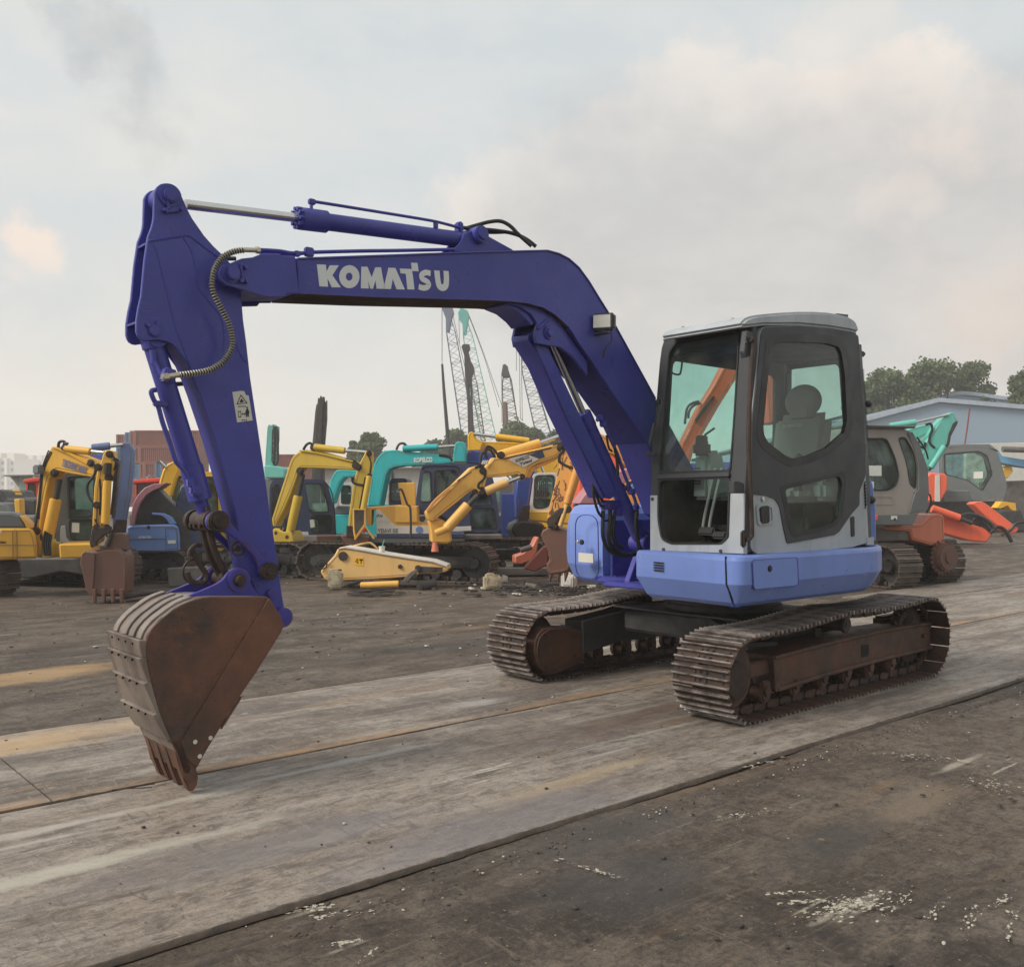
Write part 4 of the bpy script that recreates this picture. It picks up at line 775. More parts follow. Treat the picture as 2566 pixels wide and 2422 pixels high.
# ---- lift cylinder with its guard
mb = MB(); cyl_px(S0, (1381, 850), (1464, 1042), .024, mb); mb.obj('lift_cylinder_rod', M['chrome'], T)
mb = MB(); cyl_px(S0, (1460, 1034), (1476, 1070), .058, mb, bev=.006); cyl_px(S0, (1470, 1055), (1606, 1355), .052, mb); mb.obj('lift_cylinder', M['boom'], T)
pgd = side(MF, .075); mb = MB()
mb.prism(pgd, pgd.pts([(1324, 838), (1350, 832), (1357, 834), (1372, 868), (1459, 1050), (1546, 1238), (1530, 1250), (1514, 1247), (1462, 1136), (1409, 1027), (1362, 916), (1324, 852)]), -.012, .0, .003)
mb.prism(pgd, pgd.pts([(1324, 838), (1329, 836), (1364, 914), (1413, 1027), (1466, 1136), (1520, 1248), (1514, 1247), (1462, 1136), (1409, 1027), (1362, 916), (1322, 852)]), -.16, .0, .003); mb.obj('cylinder_guard', M['boom'], T)
mb = MB()
pq = side(MF, .10)
mb.tube([pq.hit(*p) for p in ((1496, 1054), (1502, 1046), (1508, 1050), (1516, 1070), (1530, 1100), (1548, 1140), (1565, 1190), (1580, 1225), (1590, 1248), (1596, 1270))], .012, n=8, smooth=4)
for q in ((1502, 1047), (1511, 1062), (1584, 1232), (1594, 1270)): mb.box(pq.hit(*q), (.045, .04, .045), .008)
mb.obj('hydraulic_pipe', M['boom'], T)
mb = MB()
pa = side(MF, .02); pb = side(MF, .10)
for pp, px, r_ in ((pb, [(1596, 1278), (1594, 1310), (1596, 1340), (1602, 1370), (1612, 1388)], .016), (pa, [(1529, 1275), (1528, 1300), (1525, 1340), (1533, 1370), (1560, 1388), (1590, 1388), (1604, 1378)], .017), (pa, [(1512, 1278), (1510, 1310), (1512, 1350), (1530, 1382), (1565, 1392), (1600, 1384)], .014), (pa, [(1541, 1282), (1537, 1310), (1536, 1340), (1545, 1362), (1560, 1373)], .016),
                   (pa, [(1486, 1215), (1488, 1245), (1498, 1280), (1508, 1294)], .010), (pa, [(1484, 1205), (1490, 1225), (1503, 1262), (1512, 1268)], .010), (pa, [(1494, 1215), (1500, 1238), (1515, 1262)], .010), (pa, [(1508, 1280), (1512, 1302), (1525, 1302), (1548, 1288)], .008), (pb, [(1520, 1090), (1525, 1120), (1533, 1130)], .008), (pb, [(1538, 1110), (1546, 1150), (1548, 1190)], .012)):
    mb.tube([pp.hit(*p) for p in px], r_, n=10, smooth=5)
mb.obj('hydraulic_hose', M['black'], T)
mb = MB(); h = pa.hit(1530, 1265); mb.box(h, (.16, .10, .07), .015); mb.box(h+Vector((.05, -.03, -.04)), (.06, .06, .08), .01); mb.cyl(S0.hit(1606, 1360)+Vector((0, -.08, 0)), S0.hit(1606, 1360)+Vector((0, .08, 0)), .06, n=24, bev=.005)
for q in ((1486, 1208), (1492, 1216), (1560, 1217), (1563, 1227)): mb.box(pa.hit(*q), (.03, .03, .03), .006)
mb.obj('valve_block', M['boomc'], T)
# ---- work lamp on the boom
pw = side(MF, .21); mb = MB(); c = pw.hit(1510, 806)
RL = Matrix.Rotation(R(32), 3, 'Z')
mb.box(c+Vector((.02, 0, 0)), (.075, .15, .115), .014, RL); mb.box(c+Vector((.0, .0, -.07)), (.05, .05, .03), .006); mb.box(c+Vector((.0, .0, -.083)), (.05, .12, .008), .002); mb.box(c+Vector((.01, .075, .05)), (.05, .03, .05), .01)
lm = mb.obj('work_lamp', M['dgrey'], T); mb = MB(); mb.box(c+RL @ Vector((-.020, 0, 0)), (.008, .125, .092), .006, RL); mb.obj('lamp_lens', M['lens'], lm)
mb = MB(); mb.tube([pw.hit(*p) for p in ((1529, 826), (1533, 840), (1531, 856), (1520, 868), (1515, 878))], .004, n=6, smooth=5); mb.cyl(pw.hit(1515, 878), pw.hit(1513, 896), .009, n=8); mb.obj('lamp_cable', M['black'], lm)
# ================================================================ cab
PFt = Pl(MF, (-1.272, 0, 1.09), (0, -1, 0), (.085, 0, 1))
mb = MB(); fr_out = PFt.pts([(1630, 1379), (1630, 1240), (1632, 1135), (1644, 1005), (1652, 910), (1657, 872), (1664, 850), (1700, 838), (1857, 812), (1887, 812), (1887, 870), (1876, 1100), (1867, 1240), (1864, 1387)])
up = rounded(PFt.pts([(1677, 880), (1695, 856), (1853, 826), (1850, 900), (1842, 1035), (1831, 1182), (1652, 1187), (1668, 1010)]), .035, 4)
lo = rounded(PFt.pts([(1652, 1201), (1651, 1300), (1660, 1350), (1684, 1361), (1808, 1361), (1825, 1345), (1829, 1250), (1831, 1196)]), .05, 5)
mb.prism(PFt, [fr_out, up, lo], -.05, 0, .005)
cab = mb.obj('cab_frame', M['dgrey'], T)
mb = MB(); lowout = PFt.pts([(1630, 1379), (1630, 1241), (1650, 1241), (1650.5, 1300), (1659, 1351), (1684, 1363), (1809, 1363), (1827, 1346), (1830.5, 1236), (1867, 1236), (1864, 1388)]); mb.prism(PFt, lowout, -.04, .006, .004); mb.obj('cab_lower_front', M['lgrey'], T)
mb = MB()
sealo = rounded(PFt.pts([(1650, 1199), (1649, 1300), (1658, 1352), (1682, 1364), (1810, 1364), (1828, 1347), (1831, 1250), (1833, 1194)]), .05, 5); mb.prism(PFt, [inset(sealo, 1.0), inset(sealo, .945)], 0, .011, .003)
mb.prism(PFt, [inset(up, 1.012), inset(up, .975)], 0, .008, .002); mb.obj('window_seal', M['black'], cab)
mb = MB(); mb.prism(PFt, PFt.pts([(1650, 1189), (1831, 1183), (1831, 1195), (1650, 1201)]), 0, .022, .005); mb.obj('window_bar', M['dgrey'], cab)
mb = MB(); mb.prism(PFt, inset(up, 1.0), -.022, -.016); mb.obj('windshield', M['gw'], T)
# near side frame behind the door
PS = side(MF, 1.06); mb = MB()
so_ = PS.pts([(1866, 1386), (1868, 1240), (1877, 1100), (1888, 880), (1890, 815), (2145, 828), (2160, 960), (2170, 1072), (2182, 1280), (2184, 1356), (2060, 1378)])
hole = rounded(PS.pts([(1900, 845), (2120, 855), (2140, 1060), (2140, 1200), (2110, 1345), (1893, 1362), (1893, 1100)]), .05, 4)
mb.prism(PS, [so_, hole], -.04, 0, .004)
for s_ in (.34,):
    p3 = side(MF, s_); mb.prism(p3, [[(-1.235, 1.1), (.45, 1.1), (.47, 2.55), (-1.10, 2.55)], rounded([(-1.12, 1.66), (.22, 1.60), (.24, 2.44), (-1.05, 2.44)], .06, 4)], -.03, 0, .004)
PR = Pl(MF, (.56, 0, 0), (0, -1, 0), (-.085, 0, 1)); mb.prism(PR, [[(.33, 1.1), (1.0, 1.1), (.95, 2.58), (.36, 2.58)], rounded([(.365, 1.60), (.86, 1.60), (.84, 2.50), (.38, 2.50)], .05, 4)], -.02, .02, .004)
# rear corner post, curved in plan
mb.loft([[(x+dx, -s, z) for x, s in [(.28+d0, 1.09), (.40+d0, 1.075), (.50+d0, 1.0), (.53+d0, .90), (.48+d0, .88), (.44+d0, .98), (.36+d0, 1.04), (.28+d0, 1.06)]] for z, d0, dx in ((1.09, 0, 0), (1.6, -.03, 0), (2.0, -.075, 0), (2.60, -.15, 0))])
mb.box((-.38, -.72, 1.11), (1.7, .74, .03), .005); mb.obj('cab_side_frame', M['dgrey'], T)
mb = MB(); mb.loft([[(x, -s, z) for x, s in [(.28, 1.105), (.41, 1.09), (.515, 1.01), (.548, .90), (.54, .89), (.51, .99), (.40, 1.07), (.28, 1.09)]] for z in (1.095, 1.15)])
mb.obj('cab_corner_panel', M['lgrey'], T)
mb = MB(); mb.loft([[(x+d0, -s, z) for x, s in [(.40, 1.082), (.505, 1.005), (.536, .90), (.53, .90), (.50, 1.0), (.40, 1.076)]] for z, d0 in ((1.88, -.058), (2.42, -.124))]); mb.obj('corner_glass', M['gb'], T)
mb = MB(); p3 = side(MF, .33); mb.prism(p3, rounded([(-1.12, 1.66), (.22, 1.60), (.24, 2.44), (-1.05, 2.44)], .06, 4), -.015, -.010); mb.prism(PR, rounded([(.365, 1.60), (.86, 1.60), (.84, 2.50), (.38, 2.50)], .05, 4), -.005, 0); mb.obj('cab_window', M['gw'], T)
# roof
mb = MB(); rp_ = SC.pts([(1857, 816), (1859, 806), (1868, 797), (1882, 791.5), (1900, 788.5), (1925, 786), (1960, 783), (2000, 781), (2040, 781), (2075, 783), (2105, 788), (2125, 793), (2142, 803), (2149, 820), (2151, 836), (2132, 830), (2075, 821), (2000, 814), (1912, 815), (1867, 820)])
mb.prism(SC, rp_, -.675, .01, .022, seg=3); mb.prism(PFt, PFt.pts([(1661, 856), (1672, 850), (1700, 845), (1857, 816), (1888, 816), (1890, 797), (1850, 800), (1690, 831), (1671, 838), (1664, 846)]), -.03, .012, .008, seg=2); roof = mb.obj('cab_roof', M['lgrey'], T)
ctr = sum((Vector(p) for p in rp_), Vector((0, 0)))/len(rp_)
mb = MB(); zt = 2.665
mb.box((-.85, -.70, zt), (.50, .52, .02), .006, Matrix.Rotation(R(-6), 3, 'Y')); mb.box((-1.10, -.70, zt-.035), (.02, .62, .02), .004)
for y_ in (-.48, -.9): mb.cyl((-1.12, y_, zt-.03), (-1.12, y_, zt-.008), .012, n=8); mb.tube([(-1.15, y_+.05, zt-.035), (-1.16, y_, zt-.05), (-1.15, y_-.05, zt-.03)], .004, n=6, smooth=3)
mb.box((-.45, -.88, 2.738), (.05, .04, .05), .01, Matrix.Rotation(R(-10), 3, 'Y')); mb.obj('roof_hatch', M['lgrey'], roof)
mb = MB(); mb.prism(SC, SC.pts([(2103, 788), (2106, 784), (2133, 787), (2131, 797)]), -.12, -.02, .004); mb.box((-.47, -.8, 2.75), (.035, .03, .06), .006); mb.obj('roof_fitting', M['black'], roof)
# door
do = rounded(SC.pts([(1913, 819), (2000, 811+4), (2075, 823), (2130, 832), (2150, 840), (2157, 960), (2165, 1072), (2171, 1240), (2177, 1358), (2137, 1370), (2050, 1379), (1896, 1387), (1885, 1378), (1881, 1370), (1880, 1237), (1881, 1060), (1895, 935), (1904, 835)]), .02, 3)
uw = catmull([Vector(p) for p in rounded(SC.pts([(1920, 858), (1945, 843), (2000, 841), (2075, 845), (2108, 855), (2116, 872), (2125, 935), (2131, 1060), (2123, 1092), (2075, 1135), (2025, 1156), (1980, 1166), (1958, 1156), (1912, 1121), (1900, 1100), (1898, 1077), (1909, 960)]), .02, 2)], 2, True); uw = [tuple(q) for q in uw]
lw = rounded(SC.pts([(1953, 1220), (2110, 1182), (2117, 1205), (2106, 1296), (2088, 1319), (1988, 1345), (1979, 1332), (1968, 1285)]), .045, 4)
mb = MB(); mb.prism(SC, [do, uw, lw], -.035, 0, .007, seg=2); door = mb.obj('cab_door', M['lgrey'], T)
dg = rounded(SC.pts([(1913, 820), (2000, 816), (2075, 824), (2130, 833), (2149, 841), (2156, 960), (2164, 1072), (2167, 1192), (2152, 1230), (2152, 1265), (2132, 1287), (2102, 1331), (2090, 1340), (1971, 1362), (1961, 1320), (1952, 1268), (1940, 1250), (1920, 1242), (1881.5, 1238), (1882.5, 1060), (1896.5, 935), (1905, 836)]), .02, 3)
mb = MB(); mb.prism(SC, [dg, inset(uw, 1.006), inset(lw, 1.006)], 0, .007, .003); mb.obj('door_upper_skin', M['dgrey'], door)
mb = MB(); mb.prism(SC, [inset(uw, 1.03), inset(uw, .90)], -.02, .0085, .002); mb.prism(SC, [inset(lw, 1.03), inset(lw, .88)], -.02, .0085, .002); mb.obj('door_seal', M['black'], door)
mb = MB(); mb.prism(SC, inset(uw, .985), -.014, -.008); mb.prism(SC, inset(lw, .985), -.014, -.008); mb.obj('door_window', M['gd'], door)
mb = MB(); rec = rounded(SC.pts([(1892, 1265), (1938, 1263), (1940, 1312), (1897, 1317)]), .03, 4); mb.prism(SC, [rec, inset(rec, .72)], -.0, .008, .004, seg=2); mb.obj('handle_recess', M['lgrey'], door)
mb = MB(); mb.prism(SC, rounded(SC.pts([(1902, 1268), (1925, 1266), (1926, 1310), (1905, 1313)]), .02, 4), 0, .012, .004); mb.prism(SC, rounded(SC.pts([(2130, 1295), (2140, 1293), (2141, 1343), (2132, 1345)]), .012, 3), 0, .0045, .001)
mb.obj('door_handle', M['black'], door)
mb = MB(); h = SC.hit(1910, 1250); mb.cyl(h, h+Vector((0, -.012, 0)), .017, n=20, bev=.004); mb.obj('door_lock', M['chrome'], door)
mb = MB()
for k in range(8):
    a = SC.hit(2165+k*.4, 1212+k*8); mb.box((a.x, a.y-.006, a.z), (.008, .006, .045), .002, Matrix.Rotation(R(25), 3, 'Y'))
for k in range(3): a = SC.hit(2158, 1115+k*8); mb.box((a.x+.02, a.y+.01, a.z), (.10, .02, .014), .003)
mb.obj('vent_slots', M['void'], door)
# handrail, hinge brackets, wiper, mirrors
prl = side(MF, 1.13); mb = MB()
mb.tube([prl.hit(*p) for p in ((1871, 1352), (1877, 1350), (1882, 1343), (1884, 1330), (1880, 1200), (1876, 1100), (1880, 970), (1884, 900), (1888, 858), (1886, 850), (1880, 850))], .0155, n=10, smooth=3)
mb.box(prl.hit(1869, 1350)+Vector((0, .02, 0)), (.04, .03, .11), .01); mb.obj('grab_rail', M['rust'], T)
mb = MB(); mb.prism(side(MF, 1.10), side(MF, 1.10).pts([(1868, 828), (1883, 833), (1883, 870), (1875, 893), (1866, 896), (1862, 880)]), -.03, .012, .004); mb.obj('pillar_bracket', M['dgrey'], T); mb = MB()
mb.prism(side(MF, 1.10), side(MF, 1.10).pts([(1836, 1205), (1848, 1205), (1862, 1212), (1862, 1236), (1836, 1236)]), -.03, .012, .004)
mb.obj('pillar_bracket', M['dgrey'], T)
for q in ((1870, 842), (1869, 857), (1862, 885)): h = side(MF, 1.11).hit(*q); mb = MB(); mb.cyl(h, h+Vector((0, -.012, 0)), .008, n=6); mb.obj('bolt', M['dgrey'], T)
for q in ((1665, 1376), (1808, 1380), (1637, 1250), (1840, 1222), (1730, 832), (1812, 815)):
    h = PFt.hit(*q); mb = MB(); mb.cyl(h, h+Vector((-.016, 0, 0)), .011, n=8); mb.obj('bolt', M['dgrey'], T)
mb = MB(); pwi = Pl(MF, (-1.33, 0, 1.09), (0, -1, 0), (.085, 0, 1))
mb.tube([pwi.hit(*p) for p in ((1661, 1002), (1654, 1036), (1645, 1072), (1634, 1095), (1629, 1118))], .008, n=6, smooth=3); mb.tube([pwi.hit(1640, 1060), pwi.hit(1629, 1112)], .014, n=8); mb.box(pwi.hit(1629, 1136), (.05, .05, .03), .008); mb.box(pwi.hit(1637, 1138), (.04, .07, .03), .008); mb.box(PFt.hit(1650, 1006), (.03, .05, .03), .006)
mb.obj('wiper', M['dgrey'], T)
mb = MB(); ph2 = Pl(MF, (-1.14, 0, 1.09), (0, -1, 0), (.085, 0, 1)); mb.tube([ph2.hit(*p) for p in ((1692, 897), (1697, 896), (1705, 900), (1709, 908), (1706, 930), (1702, 938), (1690, 937), (1684, 933))], .007, n=8, smooth=4)
mb.obj('inside_grab_handle', M['black'], T)
for a, b_ in (((2160, 1012), (2192, 1010)), ((2172, 1250), (2196, 1253))):
    pm = Pl(MF, (.50, 0, 0), (0, -1, 0), (0, 0, 1)); pmx = side(MF, 1.0); A_, B_ = pmx.hit(*a), pmx.hit(*b_)
    mb = MB(); mb.sphere((A_+B_)/2, .05, (.95, .5, .62), n=2); mb.tube([A_-Vector((.06, 0, 0)), A_], .012, n=8); mb.obj('side_lamp', M['black'], T)
# ---- cab interior
mb = MB(); p6 = side(MF, .37); mb.prism(p6, [(-1.22, 1.12), (.44, 1.12), (.44, 1.58), (-.8, 1.60), (-1.2, 1.62)], -.03, 0, .004); mb.obj('cab_lining', M['lining'], T); mb = MB(); mb.box((.42, -.68, 1.36), (.03, .66, .50), .005); mb.box((-.4, -.70, 1.128), (1.62, .68, .012), 0); mb.obj('cab_lining', M['lining'], T); mb = MB(); mb.box((-.35, -.7, 2.55), (1.5, .66, .04), .01); mb.box((-1.10, -.70, 2.50), (.06, .62, .09), .01)
mb.obj('cab_lining', M['lining'], T)
mb = MB()
mb.box((-.18, -.70, 1.48), (.46, .46, .13), .045); mb.box((.02, -.70, 1.80), (.13, .48, .60), .06, Matrix.Rotation(R(10), 3, 'Y')); seat = mb.obj('operator_seat', M['seat'], T)
mb = MB(); mb.sphere((.06, -.70, 2.19), .155, (.42, 1, .84), n=4); mb.box((.045, -.70, 2.10), (.09, .20, .14), .03); mb.obj('headrest', M['seat'], seat)
mb = MB(); mb.box((-.02, -.70, 1.28), (.4, .4, .28), .03); mb.obj('seat_base', M['dgrey'], seat)
pst = Pl(MF, (.125, 0, 1.8), (0, -1, 0), (-.17, 0, 1)); pst = Pl(MF, (-.055, 0, 1.80), (0, -1, 0), (.17, 0, 1)); mb = text_mb(pst, 'KOMATSU', (1962, 1072), (2011, 1069), 8, .002, bold=.02); mb.obj('seat_lettering', M['label'], seat)
mb = MB(); pc = Pl(MF, (-.75, 0, 0), (0, -1, 0), (0, 0, 1))
mb.box((-.78, -.46, 1.62), (.30, .16, .34), .03, Matrix.Rotation(R(-8), 3, 'Y'), taper=(.6, .8)); mb.box((-.35, -.44, 1.50), (.7, .12, .14), .03); mb.box((.05, -.98, 1.50), (.5, .10, .14), .03)
cs = mb.obj('side_console', M['cons'], T)
mb = MB()
for k in range(7): mb.box((-.945, -.45, 1.66-k*.018), (.012, .09, .008), 0)
mb.box((-.90, -.475, 1.86), (.03, .10, .08), .01); mb.tube([(-.80, -.46, 1.76), (-.84, -.47, 1.86)], .01, n=6)
for y_ in (-.50, -.92): mb.tube([(-.32, y_, 1.5), (-.36, y_, 1.62), (-.35, y_, 1.70)], .012, n=8, smooth=3); mb.sphere((-.35, y_, 1.73), .03, (1, 1, 1.4), n=2)
mb.obj('joystick', M['black'], T)
for dy in (0, .055): mb = MB(); mb.tube([(-.98, -.63+dy+.03, 1.20), (-.97, -.63+dy+.02, 1.32), (-.92, -.65+dy, 1.60), (-.90, -.65+dy, 1.66)], .011, n=8, smooth=4); mb.obj('travel_lever', M['cons'], T)
mb = MB(); mb.box((-.95, -.62, 1.19), (.20, .14, .06), .012, Matrix.Rotation(R(18), 3, 'Y')); mb.box((-1.0, -.76, 1.17), (.18, .12, .05), .012, Matrix.Rotation(R(18), 3, 'Y')); mb.box((-.90, -.70, 1.23), (.06, .3, .06), .012); mb.cyl((-1.02, -.70, 1.20), (-1.02, -.80, 1.20), .02, n=10); mb.tube([(-.9, -.5, 1.15), (-.8, -.6, 1.2), (-.85, -.85, 1.16)], .015, n=6, smooth=4); mb.obj('foot_pedal', M['black'], T)
mb = MB(); mb.tube([(-.9, -.5, 1.9), (-.86, -.56, 1.95)], .008, n=6); mb.box((-.93, -.50, 1.80), (.06, .14, .10), .02); mb.obj('monitor', M['black'], T)
HAZE = .0018
# ================================================================ BACKGROUND
def vp(F, u0, Y, yaw=0):           # upright plane through column u0 at depth Y, turned by yaw; its normal looks at the camera
    I3 = F.I.to_3x3(); c, s = math.cos(R(yaw)), math.sin(R(yaw))
    return Pl(F, F.I @ Vector(((u0-CX)/FPX*Y, Y, 0)), I3 @ Vector((c, s, 0)), (0, 0, 1))
def part(T, pl, name, m, px, h0, h1, bev=.008, r=0, sm=0):
    holes = isinstance(px[0][0], (tuple, list)); L = px if holes else [px]; O = []
    for o in L:
        q = pl.pts(o)
        if r: q = rounded(q, r, 3)
        if sm: q = [tuple(a) for a in catmull([Vector(a) for a in q], sm, True)]
        O.append(q)
    mb = MB(); mb.prism(pl, O if holes else O[0], h0, h1, bev); ob = mb.obj(name, m, T)
    if name in ('boom', 'arm', 'upper_boom', 'body_panel', 'bucket') and not holes:      # weld seam just inside the plate edge, its shading put in as a darker line
        q = list(O[0]); sg_ = 1 if area(q) > 0 else -1; q = off(q, -sg_*.045); mb = MB(); mb.tube([pl.P(x_, y_, h1) for x_, y_ in q], .005, n=4); mb.obj('weld_seam', M['edge_line'], ob)
    return ob
def pins(T, pl, lst, h=.03, m=None):
    for u, v, r in lst:
        mb = MB(); q = pl.hit(u, v); mb.cyl(q-pl.n*.02, q+pl.n*h, r, n=16, bev=r*.15); mb.cyl(q+pl.n*h, q+pl.n*(h+.02), r*.55, n=12); mb.obj('pin', m or M['rust'], T)
def rodc(T, pl, name, m, a, b, r, h=0, n=14):
    mb = MB(); mb.cyl(pl.hit(*a)+pl.n*h, pl.hit(*b)+pl.n*h, r, n=n, bev=min(.01, r*.2)); return mb.obj(name, m, T)
def hoses(T, pl, lst, r=.02, m=None, h=0, name='hydraulic_hose'):
    for px in lst:
        mb = MB(); mb.tube([pl.hit(*p)+pl.n*h for p in px], r, n=6, smooth=4); o = mb.obj(name, m or M['black'], T)
def wd(T, pl, txt, a, b, hp, m, h=.01, bold=.03, shear=0, par=None):
    return text_mb(pl, txt, a, b, hp, h, bold=bold, shear=shear).obj('lettering', m, par or T)
def crawler(T, F, at, yaw, ln, wd_, ht, m, fr=None, name='crawler_track', sprk=True):
    # at: world (x,y) of the track centre; one mesh for the belt, one for the frame with its wheels
    G = F.I @ (Matrix.Translation((at[0], at[1], 0)) @ Matrix.Rotation(R(yaw), 4, 'Z'))
    r = ht/2; x1 = ln/2-r; P = []
    for k in range(9): a = math.pi/2-math.pi*k/8; P.append((x1+r*math.cos(a), r+r*math.sin(a)))
    for k in range(9): a = -math.pi/2-math.pi*k/8; P.append((-x1+r*math.cos(a), r+r*math.sin(a)))
    tot = [0]
    for i in range(len(P)): tot.append(tot[-1]+math.dist(P[i], P[(i+1) % len(P)]))
    n = int(tot[-1]/.17); mb = MB()
    for k in range(n):
        d = tot[-1]*k/n; i = max(j for j in range(len(P)) if tot[j] <= d+1e-9); a, b = Vector(P[i]), Vector(P[(i+1) % len(P)]); t = (b-a).normalized(); p = a+t*(d-tot[i]); nn = Vector((-t.y, t.x)); 
        rot = Matrix(((t.x, 0, t.y), (0, 1, 0), (nn.x, 0, nn.y))).transposed()
        rot = Matrix(((t.x, 0, nn.x), (0, 1, 0), (t.y, 0, nn.y)))
        mb.box((p.x, 0, p.y), (.155, wd_, .02), 0, rot)
        for q in (-.045, .045): mb.box((p.x+nn.x*.022+t.x*q, 0, p.y+nn.y*.022+t.y*q), (.014, wd_, .03), 0, rot)
        mb.box((p.x-nn.x*.05, 0, p.y-nn.y*.05), (.13, wd_*.3, .06), 0, rot)
    mb.bm.transform(G); o = mb.obj(name, m, T)
    mb = MB(); w = wd_*.34
    for x in (-x1, x1): mb.cyl((x, -w*.5, r), (x, w*.5, r), r*.80, n=24, bev=.01); mb.cyl((x, -w-.01, r), (x, w+.01, r), r*.30, n=16, bev=.01)
    mb.box((0, 0, r*1.05), (2*x1, wd_*.72, r*.62), .02); mb.box((0, 0, r*1.05), (2*x1-.1, wd_*.78, r*.40), .02)
    for k in range(7): x = -x1*.8+k*x1*.266; mb.cyl((x, -w, r*.40), (x, w, r*.40), r*.26, n=14)
    mb.bm.transform(G); mb.obj('track_frame', fr or M['dframe'], T); return o
def bgcab(T, pl, out, wins, depth, m, g, r=.08, wr=.06, inner=True):
    o = rounded(pl.pts(out), r, 4); ws = [rounded(pl.pts(w), wr, 3) for w in wins]
    mb = MB(); mb.prism(pl, [o]+ws, -.05, 0, .01); mb.prism(pl, [o, inset(o, .93)], -depth+.05, -.05, 0); mb.prism(pl, [o]+ws[:1], -depth, -depth+.05, .01)
    c = mb.obj('cab', m, T)
    mb = MB()
    mb.bm.free()
    for w in ws: mb = MB(); mb.prism(pl, w, -.035, -.025); mb.obj('cab_window', g, c)
    mb = MB(); mb.prism(pl, ws[0], -depth+.02, -depth+.03); mb.obj('cab_window', g, c)
    for w in ws: mb = MB(); mb.prism(pl, [inset(w, 1.03), inset(w, .965)], -.02, .012, .003); mb.obj('window_seal', M['black'], c)
    if inner:
        cx = sum(p[0] for p in o)/len(o); lo = min(p[1] for p in o); mb = MB(); c0 = pl.P(cx, lo, -depth*.5)
        R3 = Matrix((pl.ex, -pl.n, pl.ey)).transposed()
        mb.box(c0+Vector((0, 0, .45)), (.45, .45, .16), .04, R3); mb.box(c0-pl.ex*.2+Vector((0, 0, .8)), (.14, .42, .6), .05, R3); mb.box(c0+Vector((0, 0, .12)), (.5, .5, .4), .03, R3); mb.obj('operator_seat', M['seat'], c)
    return c
Y_ = lambda n, c, c2=None, **k: mat(n, c, .48, col2=c2, var=.6, sc1=.8, dirt=k.pop('dirt', (.20, .12, .06)), damt=k.pop('damt', .10), dsc=5, streak=.22, bump=.08, bsc=20, **k)
M['y1'] = Y_('yellow_paint', (.70, .385, .040), (.58, .30, .035)); M['y2'] = Y_('ochre_yellow_paint', (.58, .40, .045), (.46, .31, .04)); M['y3'] = Y_('orange_yellow_paint', (.74, .42, .085), (.62, .34, .07)); M['y4'] = Y_('bright_yellow_paint', (.80, .44, .022), (.70, .36, .02), damt=.05)
M['y5'] = Y_('peeling_orange_paint', (.72, .34, .075), (.50, .22, .06), damt=.30, dirt=(.16, .07, .035)); M['cream'] = Y_('faded_yellow_paint', (.70, .45, .17), (.62, .36, .12), damt=.10)
M['teal'] = Y_('teal_paint', (.020, .42, .43), (.018, .33, .35), damt=.04); M['teal2'] = Y_('faded_teal_paint', (.14, .50, .42), (.10, .38, .33), damt=.15)
M['blue'] = Y_('sky_blue_paint', (.135, .235, .50), (.115, .20, .43), damt=.06); M['armblue'] = Y_('dusty_blue_paint', (.13, .185, .36), (.10, .14, .28), damt=.15); M['navy'] = Y_('navy_paint', (.038, .055, .115), (.03, .04, .09), damt=.08, dirt=(.09, .09, .09)); M['royal'] = Y_('royal_blue_paint', (.02, .055, .27), (.018, .045, .2), damt=.1)
M['orange'] = Y_('orange_paint', (.88, .135, .055), (.76, .11, .05), damt=.08); M['salmon'] = Y_('dusty_orange_paint', (.58, .17, .10), (.42, .15, .10), damt=.2); M['red'] = Y_('red_paint', (.68, .05, .03), (.5, .04, .03), damt=.1); M['dred'] = Y_('dull_red_steel', (.24, .055, .04), (.16, .045, .035), damt=.2)
M['pink'] = Y_('faded_pink_panel', (.42, .19, .22), (.32, .14, .17), damt=.12); M['rustb'] = Y_('brown_rusty_bucket', (.150, .068, .048), (.10, .052, .04), damt=.4, dirt=(.09, .06, .045)); M['taupe'] = Y_('taupe_cab_paint', (.29, .262, .238), (.25, .225, .205), damt=.02)
M['bgtrack'] = mat('dusty_track_steel', (.13, .10, .082), .75, col2=(.075, .060, .052), var=1, sc1=6, dirt=(.20, .16, .12), damt=.4, bump=.3); M['dust'] = mat('dusty_grey_steel', (.15, .135, .12), .8, col2=(.09, .08, .075), var=1, sc1=4, bump=.3)
M['gbg'] = glass('painted_sheen_cab_glass', (.62, .80, .74), dust=.55, dc=(.19, .27, .25)); M['gy'] = mat('machine_grey_paint', (.13, .14, .14), .6, col2=(.09, .10, .10), dirt=(.2, .17, .13), damt=.1, bump=.05); M['paper'] = mat('paper_notice', (.66, .68, .62), .8, var=.2, bump=0); M['wht'] = mat('white_paint', (.64, .62, .57), .5, col2=(.5, .47, .42), dirt=(.25, .18, .12), damt=.25, bump=.05)  # gbg: pale green film colour stands in for sky reflected in the panes
M['ltxt'] = mat('blue_grey_lettering', (.16, .17, .27), .5, bump=0); M['rail'] = mat('steel_bar', (.05, .045, .042), .6, metal=.3, bump=.1); M['brownpole'] = mat('brown_mast_steel', (.070, .055, .045), .7, bump=.1)
M['edge_line'] = mat('dark_edge_line', (.22, .135, .060), .8, bump=0)
GX = 'excavators parked in the yard'
def wpt(u, Y): return ((u-CX)/FPX*Y, Y)
